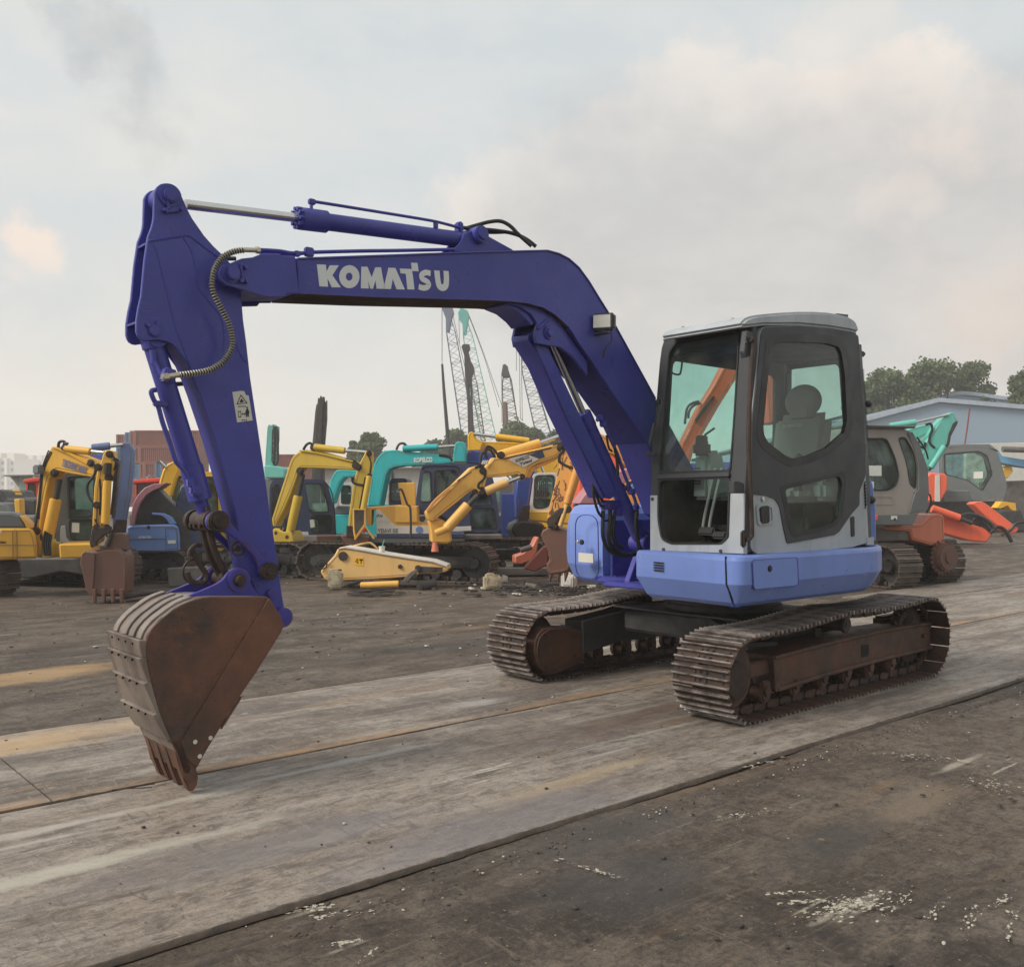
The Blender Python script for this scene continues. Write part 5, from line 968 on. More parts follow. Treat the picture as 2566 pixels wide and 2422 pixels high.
# ---- 1: yellow machine at the left edge
F = bgframe(90, 15.2, -30); T1 = thing(F, 'excavator', 'yellow excavator with blue-grey block letters on its boom, leftmost by the edge of the yard', 'excavator', GX)
a = vp(F, 60, 14.0, 22); b = vp(F, 150, 14.2, -8); c = vp(F, 190, 14.9, 18); d = vp(F, 260, 13.3, 12)
part(T1, a, 'body_panel', M['y1'], [(-120, 1322), (0, 1323), (78, 1323), (88, 1340), (93, 1366), (93, 1399), (0, 1403), (-120, 1404)], -.9, 0, .03)
part(T1, a, 'body_panel', M['y1'], [(36, 1324), (37, 1402), (38.5, 1402), (37.5, 1324)], .0, .006, 0)['label'] = 'dark seam between the yellow panels'
part(T1, a, 'engine_hood', M['gy'], [(-120, 1322), (-120, 1280), (0, 1283), (32, 1285), (50, 1294), (60, 1310), (66, 1323)], -.85, -.05, .03)
part(T1, a, 'hood_rim', M['y1'], [(48, 1292), (54, 1293), (72, 1312), (80, 1324), (66, 1324), (60, 1309)], -.85, -.03, .01)
part(T1, vp(F, 190, 14.0, 18), 'side_deck', M['y1'], [(147, 1363), (235, 1361), (232, 1397), (150, 1399)], -.9, .0, .02)
part(T1, vp(F, 120, 14.6, 15), 'revolving_frame', M['y2'], [(90, 1340), (98, 1330), (112, 1332), (122, 1352), (150, 1362), (150, 1396), (92, 1398)], -.5, -.1, .02)
bgcab(T1, c, [(138, 1200), (160, 1184), (238, 1182), (242, 1360), (140, 1362)], [[(167, 1195), (236, 1193), (232, 1294), (171, 1297)], [(172, 1302), (232, 1300), (230, 1352), (178, 1352)]], 1.0, M['gy'], M['gbg'])
part(T1, c, 'notice', M['paper'], [(181, 1309), (199, 1310), (199, 1334), (180, 1333)], .01, .02, 0)
B1 = [(130, 1118), (146, 1119), (165, 1124), (190, 1137), (228, 1152), (243, 1166), (241, 1197), (222, 1194), (180, 1187), (142, 1179), (136, 1181), (134, 1190), (124, 1197), (116, 1232), (104, 1300), (100, 1335), (86, 1328), (88, 1290), (93, 1240), (98, 1205), (103, 1172), (115, 1145)]
bm1 = part(T1, b, 'boom', M['y1'], B1, -.30, 0, .012)
wd(T1, b, 'TECHNO MAX', (154, 1167), (216, 1188), 19, M['ltxt'], bold=.045, par=bm1)
rodc(T1, b, 'arm_cylinder', M['y1'], (162, 1124), (228, 1131), .055, .0); rodc(T1, b, 'cylinder_rod', M['chrome'], (228, 1131), (262, 1134), .028, .0)
part(T1, d, 'arm', M['y1'], [(260, 1134), (267, 1126), (286, 1130), (289, 1150), (287, 1186), (280, 1204), (266, 1206), (259, 1240), (256, 1300), (255, 1355), (240, 1364), (230, 1350), (232, 1295), (236, 1220), (244, 1180), (252, 1160)], -.22, 0, .012)
pins(T1, d, [(275, 1138, .05), (273, 1196, .055), (246, 1170, .05), (243, 1265, .05), (242, 1322, .05), (268, 1322, .05)]); pins(T1, b, [(163, 1124, .06), (137, 1185, .06), (228, 1160, .055), (112, 1345, .07), (92, 1330, .06)])
part(T1, d, 'cable_clips', M['dframe'], [(287, 1145), (296, 1150), (292, 1200), (288, 1250), (280, 1300), (277, 1298), (283, 1240)], -.2, -.05, .01)
hoses(T1, d, [[(284, 1150), (296, 1165), (288, 1190), (284, 1230), (278, 1290)], [(268, 1134), (280, 1140), (290, 1155), (286, 1178)], [(238, 1300), (246, 1318), (262, 1330), (268, 1345)], [(250, 1200), (252, 1240), (250, 1290)]], .014)
rodc(T1, d, 'bucket_cylinder', M['y1'], (270, 1204), (265, 1312), .058, .03); rodc(T1, d, 'cylinder_rod', M['rust'], (271, 1190), (273, 1160), .05, .07)
part(T1, d, 'cylinder_pipe', M['rail'], [(244, 1262), (246, 1262), (244, 1320), (242, 1320)], .01, .03, 0)
part(T1, d, 'bucket_link', M['rust'], [(232, 1322), (280, 1318), (278, 1335), (262, 1340), (240, 1362), (230, 1372), (226, 1360)], -.05, .05, .01)
bk1 = part(T1, d, 'bucket', M['rustb'], [(202, 1410), (206, 1388), (212, 1380), (240, 1378), (262, 1372), (300, 1373), (312, 1382), (320, 1396), (321, 1440), (319, 1482), (310, 1494), (232, 1494), (224, 1488), (217, 1476), (210, 1440)], -.55, .02, .04)
part(T1, d, 'bucket_side', M['rustb'], [(202, 1410), (206, 1388), (212, 1380), (240, 1384), (238, 1440), (233, 1492), (224, 1488), (217, 1476), (210, 1440)], .01, .05, .01)
part(T1, d, 'bucket_ear', M['rustb'], [(262, 1374), (272, 1345), (285, 1336), (312, 1336), (318, 1380)], -.3, -.02, .02)
for u in (233, 256, 279, 301): part(T1, d, 'bucket_tooth', M['rustb'], [(u, 1474), (u+10, 1474), (u+9, 1509), (u+1, 1509)], -.02, .06, .01)
rodc(T1, b, 'lift_cylinder', M['y1'], (138, 1250), (118, 1345), .085, -.02); rodc(T1, b, 'cylinder_rod', M['rail'], (147, 1200), (138, 1250), .045, -.02)
hoses(T1, b, [[(146, 1120), (148, 1109), (155, 1105), (162, 1108), (166, 1122)], [(160, 1118), (162, 1110), (170, 1112)], [(232, 1162), (240, 1170), (236, 1190), (220, 1212), (220, 1235), (230, 1255), (244, 1262)], [(103, 1205), (98, 1260), (90, 1312), (88, 1330)]], .022)
hoses(T1, b, [[(146, 1123), (180, 1137), (222, 1158)], [(140, 1122), (178, 1139), (220, 1162)]], .014, M['y1'], .02, 'hydraulic_pipe')
mb = MB(); h = b.hit(107, 1177); mb.box(h+b.n*.1, (.16, .1, .14), .02); mb.obj('work_lamp', M['gy'], T1)
crawler(T1, F, (-8.9, 14.95), -28, 3.0, .50, .58, M['bgtrack']); crawler(T1, F, (-7.7, 16.6), -28, 3.0, .50, .58, M['bgtrack'])
part(T1, vp(F, 100, 15.6, -20), 'centre_frame', M['dframe'], [(-60, 1400), (215, 1398), (212, 1440), (150, 1432), (80, 1448), (-60, 1450)], -.8, 0, .02)
wd(T1, a, 'atsu', (-4, 1361), (15, 1361), 7, M['ink'])
part(T1, c, 'door_pillar', M['lgrey'], [(153, 1318), (164, 1316), (166, 1345), (178, 1360), (150, 1361)], .0, .02, .004); hoses(T1, c, [[(169, 1196), (172, 1250), (174, 1300)]], .02, M['dframe'], .02, 'window_post')
for k in range(3): hoses(T1, b, [[(122+k*4, 1128+k*2), (104+k*3, 1178), (99+k*2, 1230), (92+k*3, 1300)]], .010)
part(T1, a, 'panel_crease', M['edge_line'], [(-120, 1365), (92, 1365), (92, 1366.5), (-120, 1366.5)], 0, .006, 0); part(T1, a, 'warning_sticker', M['paper'], [(0, 1328), (4, 1328), (4, 1335), (0, 1335)], 0, .01, 0)
for k in range(4): hoses(T1, vp(F, 120, 14.1, 10), [[(112+k*5, 1392), (108+k*6, 1360), (114+k*5, 1330+k*3)]], .016)
part(T1, vp(F, 120, 14.1, 10), 'boom_foot', M['y2'], [(106, 1398), (108, 1362), (116, 1352), (126, 1360), (128, 1398)], -.25, 0, .02)
rods = [((240, 1368), (232, 1340)), ((268, 1368), (280, 1336))]
for p_, q_ in rods: rodc(T1, d, 'bucket_linkage', M['rust'], p_, q_, .035, .02)
# ---- 2: light blue machine behind it with its hood open
F = bgframe(385, 17, -15); T2 = thing(F, 'excavator', 'light blue excavator with its pink lined engine hood swung open, second from the left', 'excavator', GX)
a = vp(F, 380, 16.3, 14); b = vp(F, 300, 15.4, 16)
bp = part(T2, a, 'body_panel', M['blue'], [(316, 1320), (330, 1315), (438, 1313), (446, 1322), (450, 1345), (450, 1383), (318, 1383)], -1.0, 0, .03)
wd(T2, a, 'KOMATSU', (348, 1349), (379, 1348), 6, M['white'], par=bp); part(T2, a, 'door_seam', M['navy'], [[(414, 1323), (444, 1323), (446, 1375), (416, 1376)], [(415, 1324), (443, 1324), (445, 1374), (417, 1375)]], 0, .006, 0); part(T2, a, 'sticker', M['paper'], [(420, 1354), (440, 1353), (440, 1361), (421, 1362)], 0, .01, 0)
part(T2, a, 'hatch_lock', M['black'], [(369, 1317), (376, 1317), (376, 1325), (369, 1325)], 0, .01, 0); mb = MB(); mb.tube([a.hit(317, 1351)+a.n*.003, a.hit(415, 1350)+a.n*.003], .006, n=6); mb.obj('panel_gap', M['navy'], bp)
part(T2, a, 'engine_block', M['dframe'], [(335, 1316), (335, 1270), (350, 1235), (385, 1215), (430, 1262), (470, 1300), (480, 1383), (445, 1383), (440, 1314)], -.9, -.15, .02)
part(T2, a, 'open_hood', M['pink'], [(327, 1314), (328, 1290), (333, 1262), (345, 1240), (362, 1222), (385, 1212), (418, 1209), (400, 1222), (385, 1228), (366, 1240), (350, 1262), (340, 1290), (335, 1316)], -.9, 0, .01)
part(T2, a, 'hood_arch', M['blue'], [(380, 1284), (410, 1286), (430, 1295), (442, 1313), (424, 1313), (416, 1300), (404, 1292), (380, 1290)], -.7, -.02, .01)
part(T2, b, 'arm', M['armblue'], [(303, 1114), (310, 1107), (324, 1109), (336, 1126), (333, 1180), (326, 1240), (315, 1300), (306, 1320), (282, 1320), (284, 1270), (290, 1220), (296, 1165), (300, 1140)], -.25, 0, .012)
rodc(T2, b, 'arm_cylinder', M['armblue'], (230, 1122), (276, 1117), .062); rodc(T2, b, 'cylinder_rod', M['chrome'], (276, 1117), (308, 1114), .03)
part(T2, vp(F, 240, 16.6, -20), 'boom', M['royal'], [(215, 1138), (235, 1132), (262, 1150), (262, 1180), (215, 1160)], -.3, 0, .01)
part(T2, b, 'bucket_link', M['rust'], [(292, 1302), (316, 1302), (312, 1340), (285, 1345), (278, 1335)], -.2, .02, .01); part(T2, b, 'bucket', M['rustb'], [(282, 1338), (316, 1336), (320, 1380), (322, 1410), (280, 1405)], -.5, 0, .03)
part(T2, vp(F, 470, 16.6, 10), 'boom_foot', M['navy'], [(440, 1262), (452, 1220), (478, 1200), (492, 1230), (500, 1300), (520, 1383), (450, 1383)], -.6, 0, .02)
crawler(T2, F, (-6.7, 16.75), -8, 2.3, .45, .56, M['bgtrack']); crawler(T2, F, (-6.3, 18.6), -8, 2.3, .45, .56, M['bgtrack'])
part(T2, vp(F, 420, 17, 0), 'centre_frame', M['dframe'], [(330, 1384), (480, 1384), (480, 1420), (330, 1420)], -.6, 0, .02)
part(T2, vp(F, 450, 15.6, 8), 'dozer_blade', M['dust'], [(417, 1423), (520, 1418), (524, 1463), (423, 1471)], -.12, 0, .02)
# ---- 3: yellow machine behind the arm
F = bgframe(450, 21, 20); T3 = thing(F, 'excavator', 'yellow excavator with green glass cab half hidden behind the blue arm of the front machine', 'excavator', GX)
a = vp(F, 430, 20, 15)
part(T3, a, 'boom', M['y4'], [(392, 1244), (400, 1205), (408, 1178), (420, 1162), (436, 1155), (450, 1160), (452, 1180), (442, 1200), (430, 1244)], -.35, 0, .02)
bgcab(T3, vp(F, 480, 20.5, 10), [(425, 1190), (445, 1182), (548, 1182), (552, 1340), (425, 1340)], [[(430, 1195), (470, 1192), (470, 1290), (434, 1290)], [(480, 1195), (545, 1195), (546, 1290), (482, 1290)]], 1.1, M['y4'], M['gbg'])
rodc(T3, a, 'cylinder_rod', M['chrome'], (400, 1155), (416, 1171), .03); part(T3, vp(F, 470, 21, 0), 'body_panel', M['y4'], [(425, 1335), (552, 1335), (552, 1400), (425, 1400)], -1.2, 0, .02)
crawler(T3, F, (-6.4, 21.6), 0, 3.2, .5, .7, M['bgtrack'])
# ---- red cabs far left
for (u0, u1, v0, v1, Y, lab) in ((57, 98, 1196, 1300, 24, 'red roofed machine cab between the yellow boom and the green shed'), (330, 412, 1197, 1292, 25, 'red wide roofed cab below the stacked containers')):
    F = bgframe(u0, Y); t = thing(F, 'crane_cab', lab, 'machine cab'); a = vp(F, u0, Y, 0)
    part(t, a, 'cab_roof', M['red'], [(u0, v0+5), (u1*.9+u0*.1, v0), (u1, v0+2), (u1, v0+10), (u0, v0+14)], -1.6, 0, .02)
    bgcab(t, vp(F, u0, Y+.1, 0), [(u0+8, v0+8), (u1-3, v0+8), (u1-3, v1), (u0+8, v1)], [[(u0+13, v0+16), (u1-9, v0+16), (u1-9, v1-34), (u0+13, v1-34)]], 1.3, M['red'], M['gbg'], .05, .04)
    part(t, vp(F, u0, Y+.05, 0), 'deck', M['dframe'], [(u0-6, v1-4), (u1+6, v1-4), (u1+6, v1+98), (u0-6, v1+98)], -1.5, 0, .03)
# ---- 4: centre-left yellow machine with dark blue cab
F = bgframe(760, 18.6, -30); T4 = thing(F, 'excavator', 'ochre yellow excavator with dark navy cab just right of the big blue arm', 'excavator', GX)
a = vp(F, 720, 17.8, -8); b = vp(F, 910, 16.4, 6); c = vp(F, 760, 19.1, 12)
part(T4, a, 'boom', M['y2'], [(765, 1127), (790, 1127), (815, 1133), (862, 1147), (892, 1158), (887, 1178), (865, 1176), (800, 1173), (757, 1172), (749, 1177), (745, 1192), (733, 1225), (712, 1275), (689, 1319), (683, 1318), (681, 1300), (700, 1240), (718, 1185), (727, 1156), (735, 1142), (748, 1132)], -.34, 0, .014)
rodc(T4, a, 'arm_cylinder', M['y2'], (787, 1120), (865, 1129), .065); rodc(T4, a, 'cylinder_rod', M['chrome'], (865, 1129), (917, 1133), .033)
part(T4, b, 'arm', M['y2'], [(913, 1138), (917, 1129), (934, 1131), (936, 1147), (931, 1192), (922, 1240), (910, 1292), (896, 1337), (872, 1337), (874, 1292), (880, 1250), (886, 1205), (896, 1172), (904, 1155)], -.26, 0, .012)
rodc(T4, b, 'bucket_cylinder', M['y2'], (926, 1192), (908, 1290), .05, .06); part(T4, b, 'bucket_link', M['rust'], [(868, 1316), (900, 1320), (898, 1345), (868, 1345)], -.2, .03, .01); part(T4, b, 'bucket', M['rustb'], [(852, 1340), (905, 1336), (930, 1345), (920, 1372), (862, 1368)], -.6, .0, .03)
rodc(T4, a, 'lift_cylinder', M['y2'], (745, 1242), (722, 1342), .085, -.05); rodc(T4, a, 'cylinder_rod', M['rail'], (757, 1187), (745, 1242), .045, -.05)
cb = bgcab(T4, c, [(675, 1216), (685, 1200), (812, 1200), (824, 1220), (840, 1285), (843, 1342), (675, 1342)], [[(763, 1211), (809, 1211), (825, 1283), (776, 1283)], [(779, 1289), (831, 1289), (836, 1334), (780, 1334)], [(682, 1215), (700, 1213), (702, 1300), (680, 1300)]], 1.1, M['navy'], M['gbg'])
part(T4, c, 'notice', M['paper'], [(776, 1302), (787, 1301), (789, 1320), (778, 1322)], .01, .02, 0); part(T4, c, 'body_stripe', M['wht'], [(738, 1332), (772, 1332), (774, 1341), (738, 1341)], .0, .02, .003)
part(T4, vp(F, 760, 18.9, -15), 'revolving_frame', M['dust'], [(690, 1340), (845, 1342), (842, 1357), (790, 1364), (690, 1364)], -1.2, 0, .02)
part(T4, a, 'boom_foot', M['y2'], [(685, 1326), (694, 1322), (712, 1332), (730, 1330), (738, 1350), (738, 1362), (690, 1362)], -.5, .05, .02)
crawler(T4, F, (-3.35, 19.9), -28, 3.2, .5, .60, M['bgtrack']); crawler(T4, F, (-5.0, 18.3), -28, 3.0, .5, .60, M['bgtrack']); part(T4, vp(F, 760, 19.3, -15), 'centre_frame', M['dframe'], [(700, 1362), (830, 1362), (830, 1410), (700, 1418)], -1, 0, .02)
hoses(T4, a, [[(760, 1127), (768, 1114), (778, 1110), (784, 1118)], [(865, 1150), (892, 1158), (900, 1172), (893, 1190), (884, 1200)], [(715, 1300), (714, 1325), (703, 1340), (690, 1338)]], .025)
hoses(T4, b, [[(883, 1195), (884, 1207), (895, 1213), (910, 1215)]], .022)
pins(T4, a, [(786, 1121, .065), (752, 1180, .07), (890, 1166, .06), (722, 1345, .07), (694, 1335, .06)]); pins(T4, b, [(925, 1136, .05), (898, 1170, .06), (926, 1192, .045), (880, 1325, .05)])
hoses(T4, c, [[(812, 1205), (830, 1230), (838, 1280), (841, 1340)], [(803, 1214), (817, 1250), (824, 1262)]], .012, M['black'], .03, 'window_wiper'); hoses(T4, a, [[(752, 1129), (800, 1136), (850, 1148), (885, 1156)]], .014, M['y2'], .02, 'hydraulic_pipe'); hoses(T4, b, [[(915, 1195), (905, 1250), (896, 1300)], [(922, 1140), (930, 1160), (928, 1185)]], .012)
for k in range(5): hoses(T4, a, [[(700+k*4, 1345+k), (700+k*6, 1335), (706+k*7, 1322+k*2)]], .014)
part(T4, vp(F, 800, 18.7, 12), 'tool_box', M['rustb'], [(793, 1342), (842, 1341), (842, 1358), (793, 1362)], -.3, .05, .01)
# ---- 5 and 6: teal machines
F = bgframe(960, 22, -10); T5 = thing(F, 'excavator', 'bright teal excavator whose boom carries white lettering, in the middle of the back row', 'excavator', GX)
a = vp(F, 1000, 21.5, -6)
bm5 = part(T5, a, 'boom', M['teal'], [(937, 1162), (945, 1147), (955, 1136), (965, 1129), (985, 1127), (1015, 1130), (1060, 1134), (1117, 1140), (1132, 1148), (1132, 1160), (1080, 1164), (1010, 1167), (990, 1170), (975, 1176), (968, 1190), (962, 1215), (952, 1268), (921, 1268), (925, 1230), (930, 1195)], -.45, 0, .015)
wd(T5, a, 'KOBELCO', (1037.5, 1159), (1084, 1157.5), 12.5, M['white'], bold=.05, par=bm5)
rodc(T5, a, 'arm_cylinder', M['teal'], (1010, 1124), (1098, 1120), .075); rodc(T5, a, 'cylinder_rod', M['chrome'], (1098, 1120), (1140, 1117), .035)
part(T5, vp(F, 1150, 20.8, -6), 'arm', M['teal'], [(1136, 1137), (1140, 1112), (1146, 1106), (1160, 1107), (1167, 1124), (1167, 1158), (1134, 1158)], -.3, 0, .015)
part(T5, vp(F, 960, 22.3, 0), 'body_panel', M['teal'], [(915, 1262), (985, 1262), (985, 1360), (915, 1360)], -2, 0, .03); bgcab(T5, vp(F, 985, 22, 0), [(975, 1205), (985, 1198), (1020, 1198), (1026, 1268), (975, 1268)], [[(980, 1208), (1018, 1206), (1021, 1255), (980, 1255)]], 1, M['navy'], M['gbg'])
part(T5, vp(F, 1180, 22, 0), 'side_deck', M['teal'], [(1125, 1350), (1218, 1354), (1213, 1370), (1130, 1368)], -.5, 0, .02)
hoses(T5, a, [[(993, 1127), (1000, 1113), (1012, 1111), (1020, 1120)], [(1100, 1140), (1125, 1144), (1134, 1155)]], .03); crawler(T5, F, (-2.3, 22.6), -5, 3.4, .5, .62, M['bgtrack'])
F = bgframe(850, 23.5, 0); T6 = thing(F, 'excavator', 'second teal excavator with a low grey hood, seen between the two yellow ones', 'excavator', GX)
a = vp(F, 850, 23.5, -5)
part(T6, a, 'boom', M['teal'], [(827, 1205), (834, 1190), (842, 1179), (857, 1176), (900, 1180), (900, 1194), (880, 1195), (862, 1196), (852, 1208), (840, 1240), (833, 1262), (822, 1262)], -.4, 0, .015)
part(T6, vp(F, 850, 23.8, 0), 'engine_hood', M['gy'], [(834, 1290), (836, 1272), (850, 1267), (875, 1268), (882, 1290)], -1.5, 0, .03); part(T6, vp(F, 850, 23.8, 0), 'body_panel', M['teal'], [(834, 1289), (885, 1289), (888, 1372), (840, 1372)], -1.6, 0.05, .03)
bgcab(T6, vp(F, 865, 24.2, 0), [(850, 1216), (858, 1208), (882, 1208), (884, 1270), (850, 1270)], [[(855, 1216), (879, 1216), (879, 1262), (855, 1262)]], 1, M['wht'], M['gbg'])
crawler(T6, F, (-4.1, 24.4), 0, 3, .5, .7, M['bgtrack'])
# ---- 7: yellow and white machine with bent boom
F = bgframe(1060, 17.6, 5); T7 = thing(F, 'excavator', 'orange yellow excavator with white diamond on its raised boom and a long dark blue cab', 'excavator', GX)
a = vp(F, 1000, 16.6, 4); c = vp(F, 1140, 18.0, 6); b = vp(F, 1250, 16.0, 10)
part(T7, a, 'engine_hood', M['y3'], [(922, 1271), (990, 1266), (1045, 1268), (1047, 1310), (1076, 1316), (1076, 1320), (944, 1322), (942, 1277), (922, 1277)], -1.4, -.01, .02)
wp = part(T7, a, 'white_panel', M['wht'], [(942, 1277), (950, 1277), (990, 1317), (1075, 1318), (1076, 1337), (944, 1337)], -.3, .012, .006)
part(T7, a, 'body_stripe', M['navy'], [(944, 1337), (1165, 1337), (1165, 1347), (944, 1347)], -1.3, .014, .006); part(T7, a, 'side_skirt', M['gy'], [(918, 1346), (1165, 1347), (1165, 1356), (1050, 1362), (918, 1360)], -1.3, .0, .01)
part(T7, a, 'body_box', M['y3'], [(989, 1267), (1045, 1268), (1046, 1309), (990, 1309)], -.8, .03, .01)
wd(T7, a, 'EPAS', (943.5, 1295), (959, 1296), 7, M['navy'], .014, par=wp); wd(T7, a, 'YEIAVI ISE', (946, 1335), (998, 1335), 11, M['gy'], .014, par=wp)
mb = MB(); h = a.hit(1051, 1327); mb.cyl(h+a.n*.01, h+a.n*.018, .062, n=24); mb.obj('round_emblem', M['blue'], wp)
part(T7, vp(F, 900, 15.9, 25), 'open_door', M['y3'], [[(885, 1274), (917, 1274), (917, 1317), (890, 1351), (886, 1330)], [(888, 1278), (913, 1278), (913, 1313), (892, 1342), (889, 1325)]], -.04, 0, .006); part(T7, vp(F, 900, 15.93, 25), 'door_lining', M['dust'], [(887, 1276), (914, 1276), (914, 1315), (891, 1345), (888, 1328)], -.05, -.02, 0)
mb = MB(); q = [a.hit(*p)+a.n*.25 for p in ((893, 1350), (918, 1317), (940, 1348))]; mb.tube(q, .018, n=6); mb.obj('warning_frame', M['y3'], T7); part(T7, a, 'warning_reflector', M['red'], [(908, 1330), (918, 1318), (930, 1333)], .2, .22, 0)
part(T7, a, 'hinge_post', M['y3'], [(917, 1271), (932, 1271), (930, 1316), (918, 1316)], -.6, .02, .01)
part(T7, a, 'tool_panel', M['y3'], [(996, 1211), (1000, 1209), (1039, 1208), (1041, 1262), (1039, 1268), (1006, 1268)], -.35, -.15, .01)
bgcab(T7, c, [(1037, 1275), (1041, 1262), (1053, 1180), (1057, 1168), (1066, 1161), (1140, 1161), (1205, 1163), (1226, 1168), (1240, 1215), (1252, 1300), (1255, 1332), (1160, 1335), (1110, 1290), (1040, 1290)], [[(1060, 1182), (1080, 1180), (1082, 1257), (1053, 1257)], [(1088, 1179), (1143, 1176), (1150, 1215), (1150, 1262), (1089, 1262)], [(1177, 1236), (1228, 1234), (1232, 1265), (1178, 1267)], [(1178, 1273), (1238, 1271), (1244, 1324), (1180, 1324)]], 1.2, M['navy'], M['gbg'], .12)
part(T7, c, 'body_stripe', M['wht'], [(1125, 1320), (1180, 1318), (1181, 1329), (1126, 1332)], 0, .03, .004)
part(T7, c, 'walkway', M['dust'], [(1130, 1337), (1255, 1337), (1256, 1350), (1130, 1352)], -1.2, .3, .02)
bm7 = part(T7, b, 'boom', M['y3'], [(1067, 1283), (1145, 1205), (1180, 1171), (1200, 1165), (1217, 1170), (1221, 1183), (1219, 1200), (1211, 1232), (1203, 1238), (1190, 1236), (1182, 1229), (1170, 1238), (1085, 1306), (1073, 1303)], -.38, 0, .016)
up7 = part(T7, b, 'upper_boom', M['y3'], [(1217, 1172), (1237, 1146), (1262, 1143), (1375, 1117), (1400, 1110), (1411, 1116), (1412, 1130), (1392, 1147), (1345, 1163), (1328, 1172), (1320, 1196), (1313, 1200), (1297, 1188), (1262, 1194), (1219, 1196)], -.36, .02, .016)
part(T7, b, 'underside_plate', M['y5'], [(1318, 1196), (1328, 1171), (1392, 1146), (1412, 1131), (1411, 1137), (1392, 1153), (1338, 1178), (1328, 1197)], -.36, .0, .006)
dm = part(T7, b, 'boom_sign', M['wht'], [(1272, 1152), (1315, 1137), (1350, 1150), (1311, 1171)], .022, .032, .003)
part(T7, b, 'boom_stripe', M['navy'], [(1325, 1140), (1358, 1127), (1365, 1145), (1352, 1150), (1320, 1138)], .015, .024, 0)
wd(T7, b, 'KOBELCO', (1292, 1159), (1326, 1147), 8, M['ink'], .034, shear=.2, par=dm); wd(T7, b, 'Yutani', (1303, 1167), (1334, 1156), 8, M['ink'], .034, shear=.2, par=dm)
rodc(T7, b, 'arm_cylinder', M['y3'], (1248, 1142), (1358, 1109), .082, -.15); rodc(T7, b, 'cylinder_rod', M['chrome'], (1358, 1109), (1440, 1080), .04, -.15)
rodc(T7, b, 'bend_cylinder', M['cream'], (1217, 1231), (1271, 1208), .075, .04); rodc(T7, b, 'cylinder_rod', M['chrome'], (1271, 1208), (1302, 1196), .035, .04)
rodc(T7, b, 'lift_cylinder', M['y3'], (1172, 1265), (1118, 1325), .09, .06); rodc(T7, b, 'cylinder_rod', M['rail'], (1197, 1240), (1172, 1265), .045, .06); rodc(T7, b, 'cylinder_link', M['y3'], (1122, 1322), (1090, 1336), .06, .06)
part(T7, vp(F, 1095, 15.9, 8), 'boom_foot', M['y3'], [(1073, 1303), (1110, 1300), (1128, 1322), (1134, 1357), (1120, 1362), (1080, 1360), (1078, 1330)], -.5, 0, .03)
hoses(T7, b, [[(1200, 1165), (1208, 1168), (1216, 1185), (1212, 1200), (1200, 1212), (1200, 1222), (1212, 1222)], [(1190, 1172), (1202, 1168), (1212, 1178)], [(1204, 1160), (1206, 1140), (1214, 1134), (1222, 1150)], [(1214, 1130), (1222, 1118), (1236, 1124), (1248, 1140)], [(1216, 1145), (1220, 1125), (1232, 1130), (1240, 1146)]], .022)
hoses(T7, b, [[(1068, 1280), (1090, 1252), (1125, 1222), (1148, 1205), (1155, 1205)], [(1070, 1282), (1092, 1255), (1127, 1225)]], .018, M['y5'], .04, 'hydraulic_pipe')
hoses(T7, a, [[(1000, 1230), (1004, 1226), (1010, 1230), (1022, 1262), (1030, 1275), (1031, 1347)]], .02, M['rail'], .3, 'grab_rail')
for u in (1207, 1212, 1217): hoses(T7, b, [[(u, 1163), (u+4, 1154)]], .02, M['chrome'], .05, 'hose_fitting')
crawler(T7, F, (-2.05, 16.9), -14, 3.6, .55, .64, M['bgtrack']); crawler(T7, F, (-1.0, 19.0), -14, 3.6, .55, .64, M['bgtrack']); part(T7, vp(F, 1100, 18, 0), 'centre_frame', M['dframe'], [(950, 1358), (1240, 1352), (1240, 1400), (950, 1405)], -.8, 0, .03)
pins(T7, b, [(1255, 1141, .07), (1404, 1122, .08), (1210, 1180, .06), (1208, 1233, .05), (1190, 1232, .05), (1308, 1194, .05), (1120, 1322, .06)]); pins(T7, a, [(1058, 1300, .05)]); hoses(T7, b, [[(1385, 1116), (1412, 1110), (1416, 1128), (1405, 1140), (1401, 1156), (1412, 1166)]], .022)
hoses(T7, b, [[(1175, 1268), (1150, 1298), (1130, 1322), (1110, 1335), (1095, 1334)], [(1145, 1205), (1160, 1195), (1180, 1182)], [(1260, 1150), (1320, 1136), (1380, 1122)]], .012, M['dframe'], .07)
for k in range(6): pins(T7, c, [(1090+k*11, 1270+k*.3, .012)], .02)
hoses(T7, c, [[(1058, 1176), (1068, 1168), (1140, 1168), (1150, 1180)]], .010, M['void'], .01, 'roof_gutter')
# ---- 8: bright yellow machine at the back, 9: yellow one with white cab
F = bgframe(1250, 27, 0); T8 = thing(F, 'excavator', 'bright yellow excavator rising behind the raised boom with the white diamond', 'excavator', GX); a = vp(F, 1250, 27, 0)
part(T8, a, 'arm', M['y4'], [(1172, 1129), (1172, 1092), (1176, 1083), (1182, 1081), (1189, 1085), (1192, 1095), (1198, 1102), (1212, 1106), (1205, 1128)], -.4, 0, .02)
part(T8, vp(F, 1250, 27.3, 0), 'boom', M['y4'], [(1195, 1112), (1205, 1105), (1320, 1110), (1350, 1122), (1420, 1142), (1430, 1190), (1350, 1190), (1330, 1150), (1215, 1132), (1195, 1128)], -.5, 0, .02)
rodc(T8, a, 'arm_cylinder', M['y4'], (1242, 1094), (1326, 1105), .095); rodc(T8, a, 'cylinder_rod', M['chrome'], (1187, 1087), (1242, 1094), .045); part(T8, vp(F, 1400, 28, 0), 'body_panel', M['y4'], [(1300, 1230), (1480, 1230), (1480, 1345), (1300, 1345)], -2, 0, .03); crawler(T8, F, (1.2, 29), 0, 4, .6, .9, M['bgtrack'])
